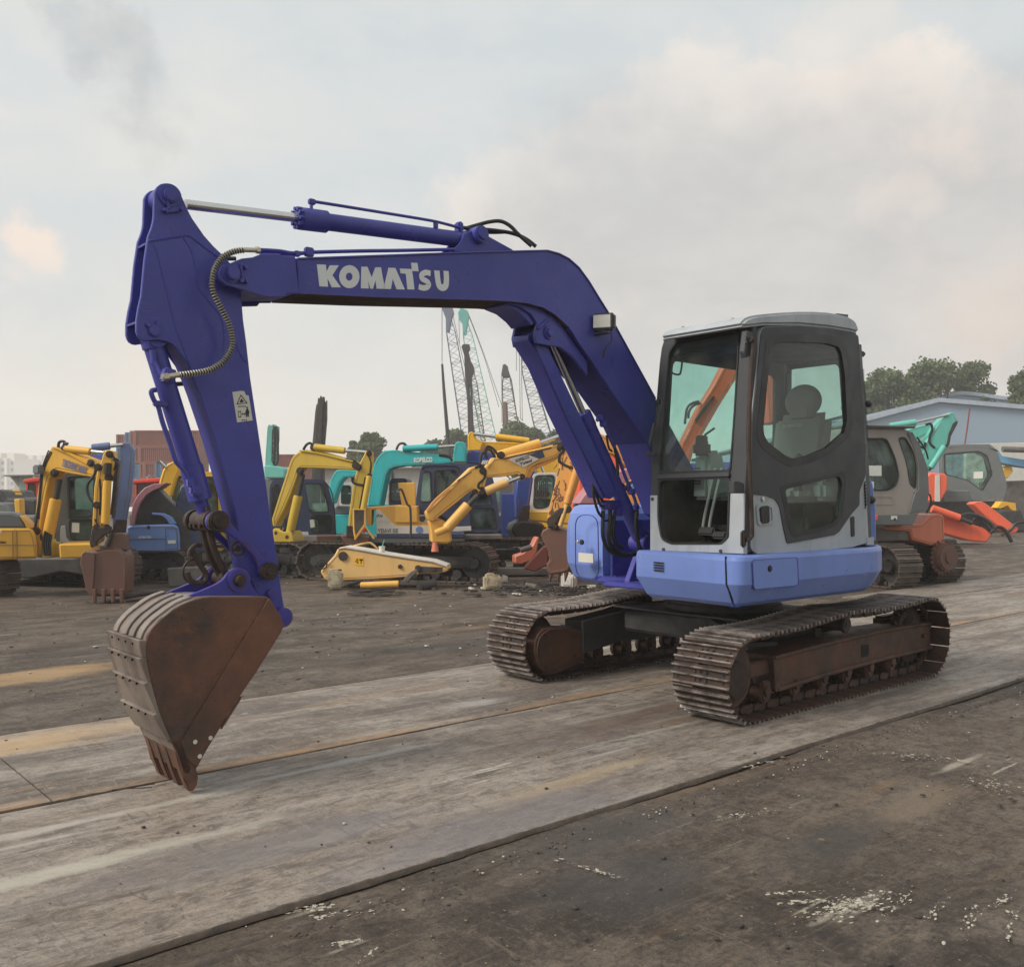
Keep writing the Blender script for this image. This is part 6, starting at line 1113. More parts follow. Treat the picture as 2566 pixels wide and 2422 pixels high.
F = bgframe(1350, 23.5, 0); T9 = thing(F, 'excavator', 'yellow excavator with white rounded cab and barred windscreen behind the peeling orange arm', 'excavator', GX); a = vp(F, 1350, 23.5, 0)
bgcab(T9, a, [(1333, 1200), (1337, 1188), (1348, 1184), (1400, 1184), (1400, 1282), (1327, 1280)], [[(1340, 1192), (1390, 1190), (1388, 1240), (1375, 1268), (1358, 1274), (1336, 1272)]], 1.1, M['wht'], M['gbg'], .12, .1)
for k in range(7): mb = MB(); mb.tube([a.hit(1343+k*5, 1198), a.hit(1339+k*5, 1250)], .018, n=6); mb.obj('window_bar', M['rail'], T9)
part(T9, a, 'body_panel', M['y4'], [(1322, 1280), (1440, 1280), (1490, 1228), (1500, 1320), (1325, 1305)], -1.6, .1, .03); bgcab(T9, vp(F, 1465, 23.2, 0), [(1446, 1196), (1455, 1190), (1492, 1188), (1494, 1232), (1446, 1232)], [[(1451, 1198), (1488, 1194), (1489, 1226), (1450, 1228)]], .9, M['gy'], M['gbg'], .08, .06, False)
rodc(T9, a, 'cylinder_rod', M['chrome'], (1354, 1165), (1362, 1184), .03, .2); crawler(T9, F, (1.0, 24.8), 0, 3.2, .5, .62, M['bgtrack'])
# ---- 10: royal blue arm with black bucket
F = bgframe(1310, 20, 0); T10 = thing(F, 'excavator', 'royal blue excavator with a black bucket hanging beside the rusty one', 'excavator', GX); a = vp(F, 1310, 19.5, 10)
part(T10, a, 'arm', M['royal'], [(1296, 1203), (1312, 1196), (1332, 1186), (1336, 1200), (1328, 1262), (1318, 1290), (1296, 1297), (1294, 1250)], -.3, 0, .015)
part(T10, vp(F, 1200, 21, 0), 'boom', M['royal'], [(1167, 1138), (1185, 1127), (1240, 1136), (1300, 1160), (1340, 1180), (1330, 1200), (1290, 1180), (1230, 1165), (1167, 1160)], -.4, 0, .02)
part(T10, a, 'bucket_link', M['rust'], [(1300, 1296), (1310, 1266), (1328, 1264), (1326, 1300), (1320, 1308), (1298, 1306)], -.2, .02, .01)
part(T10, a, 'bucket', M['black'], [(1280, 1330), (1288, 1312), (1305, 1303), (1340, 1305), (1362, 1312), (1366, 1326), (1352, 1355), (1332, 1370), (1305, 1372), (1300, 1356)], -.7, .05, .04)
part(T10, vp(F, 1250, 22.5, 0), 'body_panel', M['royal'], [(1255, 1235), (1300, 1235), (1300, 1345), (1255, 1345)], -1.5, 0, .03); crawler(T10, F, (-.2, 23.4), 0, 3, .5, .7, M['bgtrack'])
# ---- 11: rusty orange arm
F = bgframe(1410, 13.6, 0); T11 = thing(F, 'excavator', 'peeling orange excavator arm with brown toothed bucket, standing left of the light blue housing', 'excavator', GX); a = vp(F, 1410, 13.6, -12)
part(T11, a, 'arm', M['y5'], [(1400, 1170), (1404, 1140), (1408, 1110), (1412, 1082), (1428, 1072), (1438, 1092), (1452, 1112), (1461, 1140), (1448, 1195), (1424, 1265), (1400, 1310), (1378, 1324), (1371, 1300), (1376, 1270), (1390, 1215)], -.28, 0, .012)
rodc(T11, a, 'bucket_cylinder', M['y5'], (1454, 1152), (1422, 1262), .058, .02); rodc(T11, a, 'cylinder_rod', M['cream'], (1422, 1262), (1404, 1318), .035, .02)
part(T11, a, 'bucket_link', M['rust'], [(1372, 1300), (1405, 1272), (1430, 1272), (1432, 1282), (1408, 1288), (1390, 1318), (1374, 1322)], -.1, .05, .01)
part(T11, a, 'bucket', M['rustb'], [(1354, 1340), (1360, 1328), (1380, 1318), (1415, 1328), (1440, 1335), (1440, 1400), (1425, 1430), (1410, 1436), (1378, 1440), (1369, 1430), (1369, 1412), (1376, 1404), (1372, 1380)], -.6, 0, .02)
for u in (1374, 1394, 1412): part(T11, a, 'bucket_tooth', M['rustb'], [(u, 1430), (u+12, 1428), (u+8, 1444), (u+2, 1460)], -.12, -.02, .01)
hoses(T11, a, [[(1402, 1118), (1412, 1118), (1412, 1130), (1402, 1140), (1402, 1155), (1415, 1165), (1440, 1175)], [(1372, 1312), (1385, 1290), (1405, 1275)]], .02); part(T11, vp(F, 1500, 14.4, 0), 'boom', M['y5'], [(1430, 1075), (1445, 1060), (1560, 1110), (1640, 1200), (1620, 1225), (1540, 1140), (1440, 1105)], -.3, -.0, .015)
part(T11, vp(F, 1600, 16, 0), 'body_panel', M['y5'], [(1550, 1200), (1680, 1200), (1680, 1380), (1550, 1380)], -1.5, -.3, .03); crawler(T11, F, (2.2, 17.4), 0, 2.6, .5, .7, M['bgtrack'])
pins(T11, a, [(1448, 1145, .05), (1405, 1118, .05), (1392, 1318, .05), (1424, 1274, .045)]); None
rr_ = random.Random(9)
for k in range(26):
    v_ = rr_.uniform(1130, 1290); u_ = 1402+(v_-1130)*-.13+rr_.uniform(-2, 34)*(1-(v_-1130)/420); hoses(T11, a, [[(u_, v_), (u_+rr_.uniform(-6, 6), v_+rr_.uniform(3, 12)), (u_+rr_.uniform(-9, 9), v_+rr_.uniform(10, 20))]], .006, M['rustb'], .002, 'rust_crack')
# ---- 12: orange machine behind the cab, boom seen through the glass
F = bgframe(1760, 14.5, 0); T12 = thing(F, 'excavator', 'dusty orange excavator whose sloping boom shows through the cab glass of the front machine', 'excavator', GX); a = vp(F, 1780, 14.0, 0)
part(T12, a, 'boom', M['orange'], [(1708, 1112), (1722, 1085), (1752, 1022), (1790, 962), (1822, 900), (1850, 850), (1872, 826), (1900, 826), (1925, 860), (1938, 930), (1944, 990), (1950, 1060), (1925, 1060), (1918, 960), (1905, 900), (1885, 880), (1850, 940), (1800, 1020), (1738, 1128), (1725, 1180), (1700, 1180)], -.4, 0, .015)
part(T12, a, 'boom_pipe', M['rail'], [(1740, 1052), (1786, 992), (1790, 996), (1744, 1058)], .01, .05, .0)
hoses(T12, a, [[(1752, 1006), (1735, 1010), (1722, 1022), (1718, 1045), (1716, 1062)], [(1755, 1010), (1738, 1016), (1727, 1030), (1725, 1048)]], .02); part(T12, vp(F, 1760, 14.6, 0), 'body_panel', M['salmon'], [(1680, 1200), (1880, 1200), (1880, 1400), (1680, 1400)], -1.5, 0, .03); crawler(T12, F, (2.9, 15.9), 0, 3, .5, .7, M['bgtrack'])
# ---- open mauve hood and orange-red machine right behind the front machine's boom
F = bgframe(1540, 12.6, 0); T13 = thing(F, 'engine_hood', 'pale pink engine hood propped open behind the hoses of the front machine', 'engine hood'); a = vp(F, 1530, 12.6, 8)
part(T13, a, 'hood_panel', M['pink'], [(1450, 1262), (1462, 1243), (1480, 1222), (1505, 1202), (1550, 1182), (1588, 1170), (1600, 1190), (1572, 1206), (1535, 1228), (1510, 1252), (1500, 1262)], -.5, 0, .01); part(T13, vp(F, 1560, 12.7, 8), 'hood_frame', M['dframe'], [(1455, 1262), (1640, 1262), (1640, 1400), (1455, 1400)], -.5, 0, .02)
part(T13, a, 'grille_panel', M['blue'], [(1578, 1218), (1600, 1200), (1616, 1214), (1590, 1240)], -.3, .02, .006)
F = bgframe(1570, 19, 0); T14 = thing(F, 'truck', 'orange red truck body seen through the gap beside the lift cylinder', 'truck'); a = vp(F, 1560, 19, 0)
part(T14, a, 'truck_cab', M['orange'], [(1448, 1150), (1470, 1150), (1500, 1190), (1532, 1125), (1555, 1135), (1580, 1158), (1640, 1180), (1640, 1300), (1448, 1300)], -2, 0, .04); part(T14, a, 'windscreen', M['gy'], [(1560, 1158), (1584, 1160), (1590, 1180), (1566, 1176)], .0, .03, .01); rodc(T14, a, 'pipe', M['chrome'], (1455, 1165), (1470, 1190), .03, .1)
for k in range(2): mb = MB(); p = wpt(1480+k*90, 19); q = F.I @ Vector((p[0], p[1]-.1, .5)); mb.cyl(q, q+Vector((0, .3, 0)), .5, n=28, bev=.04); mb.obj('wheel', M['black'], T14)
# ---- red scrap attachments
F = bgframe(1340, 17, 0); a = vp(F, 1340, 16.5, 0)
t = thing(F, 'dozer_blade', 'dull red dozer blade leaning on edge beside the brown bucket', 'blade'); part(t, a, 'blade', M['dred'], [(1312, 1425), (1318, 1416), (1362, 1370), (1372, 1368), (1374, 1415), (1340, 1432)], -.3, 0, .02)
t = thing(F, 'quick_coupler', 'orange red coupler arm lying on the ground left of the leaning blade', 'attachment'); part(t, vp(F, 1320, 17.2, 10), 'coupler_body', M['salmon'], [(1290, 1412), (1290, 1392), (1310, 1386), (1335, 1365), (1345, 1345), (1352, 1345), (1345, 1385), (1330, 1405), (1305, 1414)], -.3, 0, .02); rodc(t, vp(F, 1320, 17, 10), 'pin_tube', M['dust'], (1304, 1379), (1332, 1370), .05)
# ---- small dark machine upper body at the far left
F = bgframe(40, 20, 0); t = thing(F, 'loader', 'dark grey loader with small yellow lift arm at the left edge', 'loader'); a = vp(F, 40, 20, 0)
part(t, a, 'body', M['gy'], [(-80, 1262), (0, 1258), (15, 1262), (32, 1290), (90, 1290), (90, 1340), (-80, 1340)], -1.6, 0, .05); part(t, vp(F, 40, 20.5, 0), 'cab', M['dframe'], [(-80, 1230), (2, 1226), (14, 1250), (50, 1246), (90, 1250), (90, 1300), (-80, 1300)], -1.4, 0, .05); part(t, vp(F, 40, 19.6, 0), 'lift_arm', M['y1'], [(34, 1250), (50, 1249), (52, 1290), (38, 1290)], -.2, 0, .02); part(t, vp(F, 30, 21, 0), 'beacon_bar', M['y4'], [(12, 1228), (32, 1227), (40, 1240), (14, 1240)], -.3, 0, .01)
crawler(t, F, (-10.6, 20.6), 0, 3, .5, .62, M['bgtrack'])
# ---- right side: grey cab machine
F = bgframe(2250, 16.5, 20); T15 = thing(F, 'excavator', 'orange excavator with dusty taupe cab standing right of the front machine', 'excavator', GX); a = vp(F, 2250, 15.7, 12)
bgcab(T15, a, [(2110, 1068), (2255, 1072), (2282, 1080), (2303, 1116), (2320, 1172), (2326, 1234), (2318, 1276), (2262, 1316), (2110, 1314)], [[(2120, 1099), (2222, 1099), (2243, 1149), (2252, 1190), (2245, 1216), (2226, 1228), (2120, 1228)], [(2250, 1098), (2268, 1095), (2288, 1130), (2296, 1170), (2294, 1224), (2280, 1214), (2270, 1156)]], 1.1, M['taupe'], M['gbg'], .1, .08)
part(T15, a, 'front_pillar', M['gy'], [(2272, 1084), (2284, 1082), (2303, 1116), (2323, 1174), (2326, 1234), (2318, 1277), (2276, 1286), (2290, 1236), (2299, 1226), (2299, 1170), (2290, 1126)], .0, .03, .006)
part(T15, a, 'cab_roof', M['dust'], [(2110, 1064), (2290, 1066), (2292, 1072), (2250, 1076), (2110, 1073)], -1.1, .06, .02); part(T15, a, 'cab_base', M['gy'], [(2110, 1290), (2300, 1288), (2285, 1316), (2250, 1315), (2110, 1314)], -1.1, .02, .01)
part(T15, a, 'door_rib', M['taupe'], [[(2180, 1243), (2234, 1243), (2236, 1263), (2182, 1265)], [(2181, 1245), (2232, 1245), (2234, 1262), (2183, 1263)]], 0, .01, 0)
part(T15, a, 'notice', M['paper'], [(2170, 1166), (2210, 1166), (2210, 1192), (2176, 1192)], -.02, -.01, 0); part(T15, a, 'notice', M['paper'], [(2179, 1207), (2191, 1206), (2191, 1222), (2180, 1222)], -.02, -.01, 0); part(T15, a, 'sticker', M['paper'], [(2231, 1292), (2246, 1292), (2246, 1301), (2231, 1301)], .02, .026, 0)
b = vp(F, 2300, 16.2, 12); part(T15, b, 'body_panel', M['salmon'], [(2209, 1317), (2300, 1312), (2322, 1290), (2344, 1286), (2356, 1292), (2359, 1362), (2326, 1366), (2276, 1352), (2270, 1330), (2209, 1325)], -1.4, .1, .02)
part(T15, b, 'lower_panel', M['dust'], [(2150, 1316), (2275, 1322), (2275, 1354), (2150, 1358)], -1.3, .05, .02); part(T15, vp(F, 2280, 16.6, 10), 'centre_frame', M['dframe'], [(2200, 1352), (2400, 1350), (2405, 1410), (2200, 1420)], -1, 0, .03)
crawler(T15, F, (5.80, 16.6), -68, 3.0, .48, .66, M['bgtrack']); crawler(T15, F, (7.25, 17.9), -76, 3.0, .48, .66, M['bgtrack'])
pd = vp(F, 2365, 16.2, 25); mb = MB(); h = pd.hit(2366, 1396); mb.cyl(h+pd.n*.10, h-pd.n*.05, .235, n=36, bev=.03); mb.cyl(h+pd.n*.13, h+pd.n*.08, .10, n=30, bev=.01)
for k in range(22): q = k*2*math.pi/22; e = h+pd.ex*(.285*math.cos(q))+Vector((0, 0, .285*math.sin(q))); mb.box(e-pd.n*.02, (.05, .05, .05), .01)
mb.cyl(h, h-pd.n*.05, .27, n=36, bev=.01); mb.obj('sprocket', M['rustb'], T15)
pins(T15, a, [(2240, 1300, .02), (2262, 1070, .03)]); hoses(T15, a, [[(2290, 1235), (2312, 1236), (2330, 1240), (2332, 1262), (2322, 1285)], [(2283, 1086), (2300, 1118), (2318, 1175)], [(2298, 1095), (2318, 1125), (2326, 1150)]], .015)
part(T15, a, 'roof_rail', M['dframe'], [(2160, 1066), (2282, 1070), (2284, 1074), (2160, 1071)], .02, .09, .003); part(T15, a, 'beacon', M['orange'], [(2185, 1290), (2194, 1289), (2194, 1302), (2187, 1303)], .03, .07, .01)
# ---- orange boom and arm lying on the ground, far right
F = bgframe(2420, 30, 0); t = thing(F, 'boom_section', 'long orange boom section lying flat on the dark ground at right', 'boom'); a = vp(F, 2420, 30, -6)
part(t, a, 'boom', M['orange'], [(2354, 1292), (2380, 1298), (2486, 1328), (2487, 1338), (2472, 1359), (2430, 1355), (2361, 1336)], -.8, 0, .03); rodc(t, a, 'cylinder', M['orange'], (2330, 1274), (2398, 1298), .13, .2); rodc(t, a, 'cylinder_rod', M['dframe'], (2400, 1299), (2430, 1310), .07, .2)
hoses(t, a, [[(2405, 1305), (2412, 1292), (2430, 1288), (2460, 1296), (2485, 1315), (2490, 1335)], [(2440, 1300), (2460, 1310), (2480, 1330)], [(2480, 1335), (2500, 1320), (2520, 1330), (2535, 1358)]], .06)
F = bgframe(2490, 37, 0); t = thing(F, 'arm_section', 'orange arm section propped at a slant behind the flat orange boom', 'boom'); a = vp(F, 2490, 36, -6)
part(t, a, 'arm', M['orange'], [(2437, 1262), (2446, 1257), (2460, 1256), (2472, 1262), (2553, 1324), (2548, 1333), (2532, 1339), (2500, 1318), (2470, 1294)], -.7, 0, .03); hoses(t, a, [[(2510, 1340), (2530, 1328), (2545, 1312), (2566, 1308)]], .06)
# ---- dark cab crawler crane
F = bgframe(2430, 43, 0); t = thing(F, 'crawler_crane', 'dark grey cab of a red and grey crawler crane in front of the warehouse', 'crane'); a = vp(F, 2430, 42, -20)
bgcab(t, a, [(2360, 1130), (2368, 1122), (2470, 1120), (2500, 1132), (2512, 1170), (2524, 1213), (2518, 1244), (2440, 1256), (2400, 1240), (2360, 1226)], [[(2366, 1137), (2452, 1130), (2474, 1142), (2486, 1187), (2461, 1229), (2425, 1203), (2368, 1188)]], 1.6, M['gy'], M['gbg'], .15, .1)
part(t, a, 'cab_roof', M['gy'], [(2374, 1122), (2378, 1114), (2420, 1112), (2480, 1112), (2504, 1130), (2480, 1124)], -1.6, .0, .03); part(t, a, 'notice', M['paper'], [(2440, 1182), (2463, 1181), (2463, 1198), (2439, 1199)], .01, .03, 0)
part(t, vp(F, 2340, 40.5, 0), 'counterweight', M['orange'], [(2322, 1195), (2332, 1184), (2368, 1186), (2374, 1192), (2374, 1226), (2358, 1256), (2326, 1256)], -1.5, 0, .05); part(t, vp(F, 2340, 40.5, 0), 'white_stripe', M['wht'], [(2343, 1190), (2354, 1189), (2355, 1256), (2342, 1256)], .0, .03, .0)
part(t, vp(F, 2400, 41.5, 0), 'deck', M['gy'], [(2356, 1234), (2366, 1227), (2425, 1228), (2430, 1258), (2358, 1258)], -1.5, .2, .05); part(t, vp(F, 2400, 42.5, 0), 'undercarriage', M['dframe'], [(2330, 1256), (2520, 1256), (2525, 1328), (2330, 1328)], -2, 0, .05)
hoses(t, vp(F, 2430, 43, 0), [[(2417, 1118), (2424, 1070), (2430, 1022)]], .035, M['dred'], name='signal_mast')
# ---- teal machine and blue boom at right
F = bgframe(2330, 26, 0); t = thing(F, 'excavator', 'pale teal excavator folding its arm above the taupe cab', 'excavator', GX); a = vp(F, 2330, 26, 0)
part(t, a, 'arm', M['teal2'], [(2372, 1040), (2382, 1033), (2391, 1034), (2399, 1054), (2381, 1086), (2376, 1112), (2326, 1180), (2318, 1168), (2309, 1144), (2322, 1102), (2336, 1086), (2350, 1063)], -.45, 0, .02)
part(t, a, 'arm_underside', M['dframe'], [(2399, 1054), (2398, 1062), (2382, 1092), (2378, 1114), (2330, 1180), (2324, 1180), (2372, 1112), (2377, 1086), (2388, 1060)], .0, .03, 0)
part(t, vp(F, 2330, 26.4, 0), 'boom', M['teal2'], [(2180, 1090), (2250, 1078), (2273, 1077), (2300, 1068), (2326, 1062), (2336, 1070), (2335, 1082), (2296, 1102), (2200, 1110)], -.5, 0, .02)
rodc(t, a, 'arm_cylinder', M['teal2'], (2230, 1068), (2294, 1058), .09); rodc(t, a, 'cylinder_rod', M['chrome'], (2294, 1058), (2375, 1039), .04); rodc(t, a, 'bucket_cylinder', M['teal2'], (2362, 1118), (2328, 1172), .08, .1)
hoses(t, a, [[(2320, 1064), (2332, 1062), (2336, 1075), (2330, 1092), (2330, 1110), (2342, 1122)], [(2300, 1105), (2304, 1118), (2316, 1120), (2318, 1108)]], .035); part(t, vp(F, 2200, 27, 0), 'body_panel', M['teal2'], [(2150, 1110), (2260, 1110), (2260, 1360), (2150, 1360)], -2, 0, .03); crawler(t, F, (10.5, 28.5), 0, 3.5, .6, .8, M['bgtrack'])
F = bgframe(2560, 46, 0); t = thing(F, 'mobile_crane', 'mobile crane with long grey tube boom and sky blue boom at the right edge', 'crane'); a = vp(F, 2540, 46, 0)
M['ltblue'] = Y_('pale_blue_paint', (.16, .40, .62), (.13, .33, .52), damt=.1)
part(t, a, 'boom', M['ltblue'], [(2493, 1128), (2502, 1128), (2512, 1142), (2560, 1150), (2700, 1165), (2700, 1185), (2560, 1170), (2506, 1160)], -.6, 0, .03); rodc(t, a, 'tube_boom', M['dust'], (2504, 1126), (2700, 1132), .14, .3); part(t, vp(F, 2540, 46.5, 0), 'carrier', M['dust'], [(2512, 1205), (2700, 1200), (2700, 1322), (2512, 1322)], -2.4, 0, .05); part(t, a, 'cab', M['y4'], [(2512, 1196), (2520, 1172), (2540, 1164), (2545, 1180), (2530, 1198)], -1.5, -.2, .03)
F = bgframe(2520, 39, 0); t = thing(F, 'scrap_panel', 'bent yellow scrap panel lying behind the slanting orange arm', 'scrap'); part(t, vp(F, 2520, 39, 0), 'panel', M['y4'], [(2498, 1272), (2510, 1256), (2545, 1260), (2547, 1280), (2536, 1278), (2525, 1266), (2508, 1274)], -.5, 0, .01)
part(t, vp(F, 2520, 40.5, 0), 'rubble', M['dframe'], [(2505, 1280), (2560, 1276), (2580, 1332), (2500, 1332)], -1.5, 0, .05)
# ---- things on the ground in the middle
F = bgframe(960, 15.5, 0); t = thing(F, 'arm_section', 'faded yellow arm section lying on the ground with a drink cup on it', 'arm'); a = vp(F, 960, 15.5, -4)
OUT = [(802, 1432), (808, 1424), (838, 1390), (845, 1376), (852, 1371), (866, 1369), (900, 1374), (965, 1386), (1030, 1396), (1086, 1404), (1104, 1411), (1121, 1416), (1124, 1424), (1120, 1432), (1098, 1436), (1052, 1438), (1020, 1446), (960, 1450), (862, 1455), (826, 1457), (812, 1450)]
ar_ = part(t, a, 'arm', M['cream'], OUT, -.35, 0, .02); part(t, a, 'top_flange', M['wht'], [(846, 1375), (866, 1368), (900, 1373), (965, 1385), (1030, 1395), (1086, 1403), (1121, 1415), (1121, 1420), (1086, 1408), (1030, 1400), (965, 1390), (900, 1378), (866, 1373)], -.36, .02, .004)
st = part(t, a, 'warning_sticker', M['y4'], [(887, 1395), (911, 1396), (911, 1418), (888, 1415)], 0, .006, 0); part(t, a, 'warning_symbols', M['ink'], [[(890, 1406), (897, 1398), (898, 1412)], [(892, 1406), (896, 1401), (896.5, 1409)]], .006, .01, 0); part(t, a, 'warning_symbols', M['ink'], [(904, 1412), (904, 1404), (901, 1404), (901, 1400), (909, 1400), (909, 1404), (906, 1404), (906, 1412)], .006, .01, 0)
part(t, a, 'oil_stain', M['dframe'], [(1040, 1418), (1110, 1421), (1108, 1432), (1050, 1436)], .0, .004, 0)
mb = MB()
for u, v, r_ in ((860, 1393, .075), (1003, 1419, .035), (1086, 1426, .04), (1048, 1423, .05)): h = a.hit(u, v); mb.cyl(h-a.n*.05, h+a.n*.03, r_, n=20, bev=.005)
mb.obj('pin_boss', M['rust'], t); rodc(t, a, 'cylinder', M['y3'], (907, 1465), (1003, 1461), .055, .1); rodc(t, a, 'cylinder_rod', M['rust'], (1003, 1462), (1060, 1463), .04, .1); mb = MB(); mb.cyl(a.hit(1057, 1467)+a.n*.25, a.hit(1090, 1462)+a.n*.05, .085, n=24, bev=.01); mb.cyl(a.hit(1056, 1467)+a.n*.27, a.hit(1057, 1467)+a.n*.25, .035, n=16); mb.obj('rod_eye', M['dframe'], t)
part(t, a, 'strut', M['dust'], [(996, 1470), (1030, 1432), (1046, 1424), (1050, 1430), (1030, 1450), (1008, 1474)], .05, .1, .01); part(t, a, 'hose_bundle', M['black'], [(870, 1462), (905, 1454), (907, 1458), (880, 1470)], .0, .08, .01)
mb = MB(); mb.tube([a.hit(812, 1412)+Vector((.08*math.cos(k*.628)-.02, -.05, .08*math.sin(k*.628))) for k in range(11)], .012, n=6); mb.obj('hose_ring', M['rust'], t)
F = bgframe(920, 16.3, 0); t = thing(F, 'mesh_guard', 'curved wire mesh guard lying behind the faded yellow arm', 'guard'); a = vp(F, 920, 16.0, 0)
mb = MB(); o = catmull([a.hit(*p) for p in ((880, 1370), (915, 1361), (930, 1361), (945, 1374), (952, 1384))], 5); mb.tube(o, .02, n=6); mb.tube([a.hit(886, 1372), a.hit(952, 1386)], .02, n=6); mb.obj('rim', M['cream'], t)
mb = MB()
for k in range(16): mb.tube([a.hit(888+k*4, 1373+k*.8), a.hit(898+k*3.4, max(1363, 1366-k*.3)+(k > 9)*(k-9)*1.7)], .005, n=4)
mb.obj('wire_mesh', M['rust'], t)
def cup():
    F = bgframe(957, 15.45, 0); t = thing(F, 'drink_cup', 'white drink cup with a teal straw standing on the faded yellow arm', 'cup'); a = vp(F, 957, 15.6, 0); b_ = a.hit(957, 1386); 
    mb = MB(); mb.cyl(b_, b_+Vector((0, 0, .035)), .042, .043, n=20); mb.obj('drink', M['y5'], t); mb = MB(); mb.cyl(b_+Vector((0, 0, .035)), b_+Vector((0, 0, .10)), .043, .050, n=20); mb.cyl(b_+Vector((0, 0, .10)), b_+Vector((0, 0, .115)), .056, n=20, bev=.004); mb.obj('cup_body', M['paper'], t); mb = MB(); mb.tube([b_+Vector((0, 0, .10)), b_+Vector((.04, 0, .22))], .008, n=6); mb.obj('straw', M['teal2'], t)
cup()
M['can1'] = mat('dirty_white_plastic', (.50, .43, .30), .5, col2=(.36, .30, .2), var=1, sc1=8, dirt=(.12, .09, .06), damt=.4, dsc=8, bump=.2); M['can2'] = mat('stained_yellow_plastic', (.58, .40, .22), .5, col2=(.42, .26, .12), var=1, sc1=7, dirt=(.2, .1, .06), damt=.3, dsc=7, bump=.2); M['can3'] = mat('white_plastic', (.60, .57, .52), .5, col2=(.45, .40, .36), var=1, sc1=8, bump=.2)
def jerry(u, vb, wpx, hpx, m, lab, yaw=0, lay=0):
    Y = EYE*FPX/(vb-HY); w, h = wpx/FPX*Y, hpx/FPX*Y; F = bgframe(u, Y+w*.4, yaw); t = thing(F, 'jerry_can', lab, 'jerry can', 'plastic jerry cans left on the ground')
    mb = MB(); mb.box((0, 0, h*.46), (w, w*.75, h*.92), min(w, h)*.13); mb.box((0, -w*.38, h*.45), (w*.55, .02, h*.5), .006); mb.obj('can_body', m, t); mb = MB(); mb.cyl((w*.28, 0, h*.90), (w*.28, 0, h*1.0), w*.12, n=12, bev=.004); mb.obj('cap', M['dgrey'], t); mb = MB(); mb.tube([(-w*.35, 0, h*.90), (-w*.3, 0, h*.985), (w*.05, 0, h*.985), (w*.1, 0, h*.9)], w*.06, n=8, smooth=3); mb.obj('carry_handle', m, t); return t
jerry(841, 1475, 38, 48, M['can1'], 'dirty cream jerry can leaning at the left end of the faded yellow arm', 8)
jerry(1202, 1455, 33, 46, M['can2'], 'tall amber stained jerry can standing upright behind the squat one', -5); jerry(1234, 1476, 45, 37, M['can1'], 'squat cream jerry can, front one of the pair near the rods', 12)
jerry(1426, 1474, 38, 38, M['can3'], 'white jerry can beside the light blue housing of the front machine', -20); jerry(1264, 1459, 16, 18, M['can3'], 'small pale pinkish can right behind the squat jerry can', 20)
F = bgframe(1090, 15.8, 0); t = thing(F, 'funnel', 'orange plastic funnel hanging under the boom foot of the diamond marked machine', 'funnel'); a = vp(F, 1090, 15.8, 0); mb = MB(); mb.cyl(a.hit(1090, 1382), a.hit(1090, 1358), .066, .04, n=20, bev=.006); mb.obj('funnel_body', M['salmon'], t)
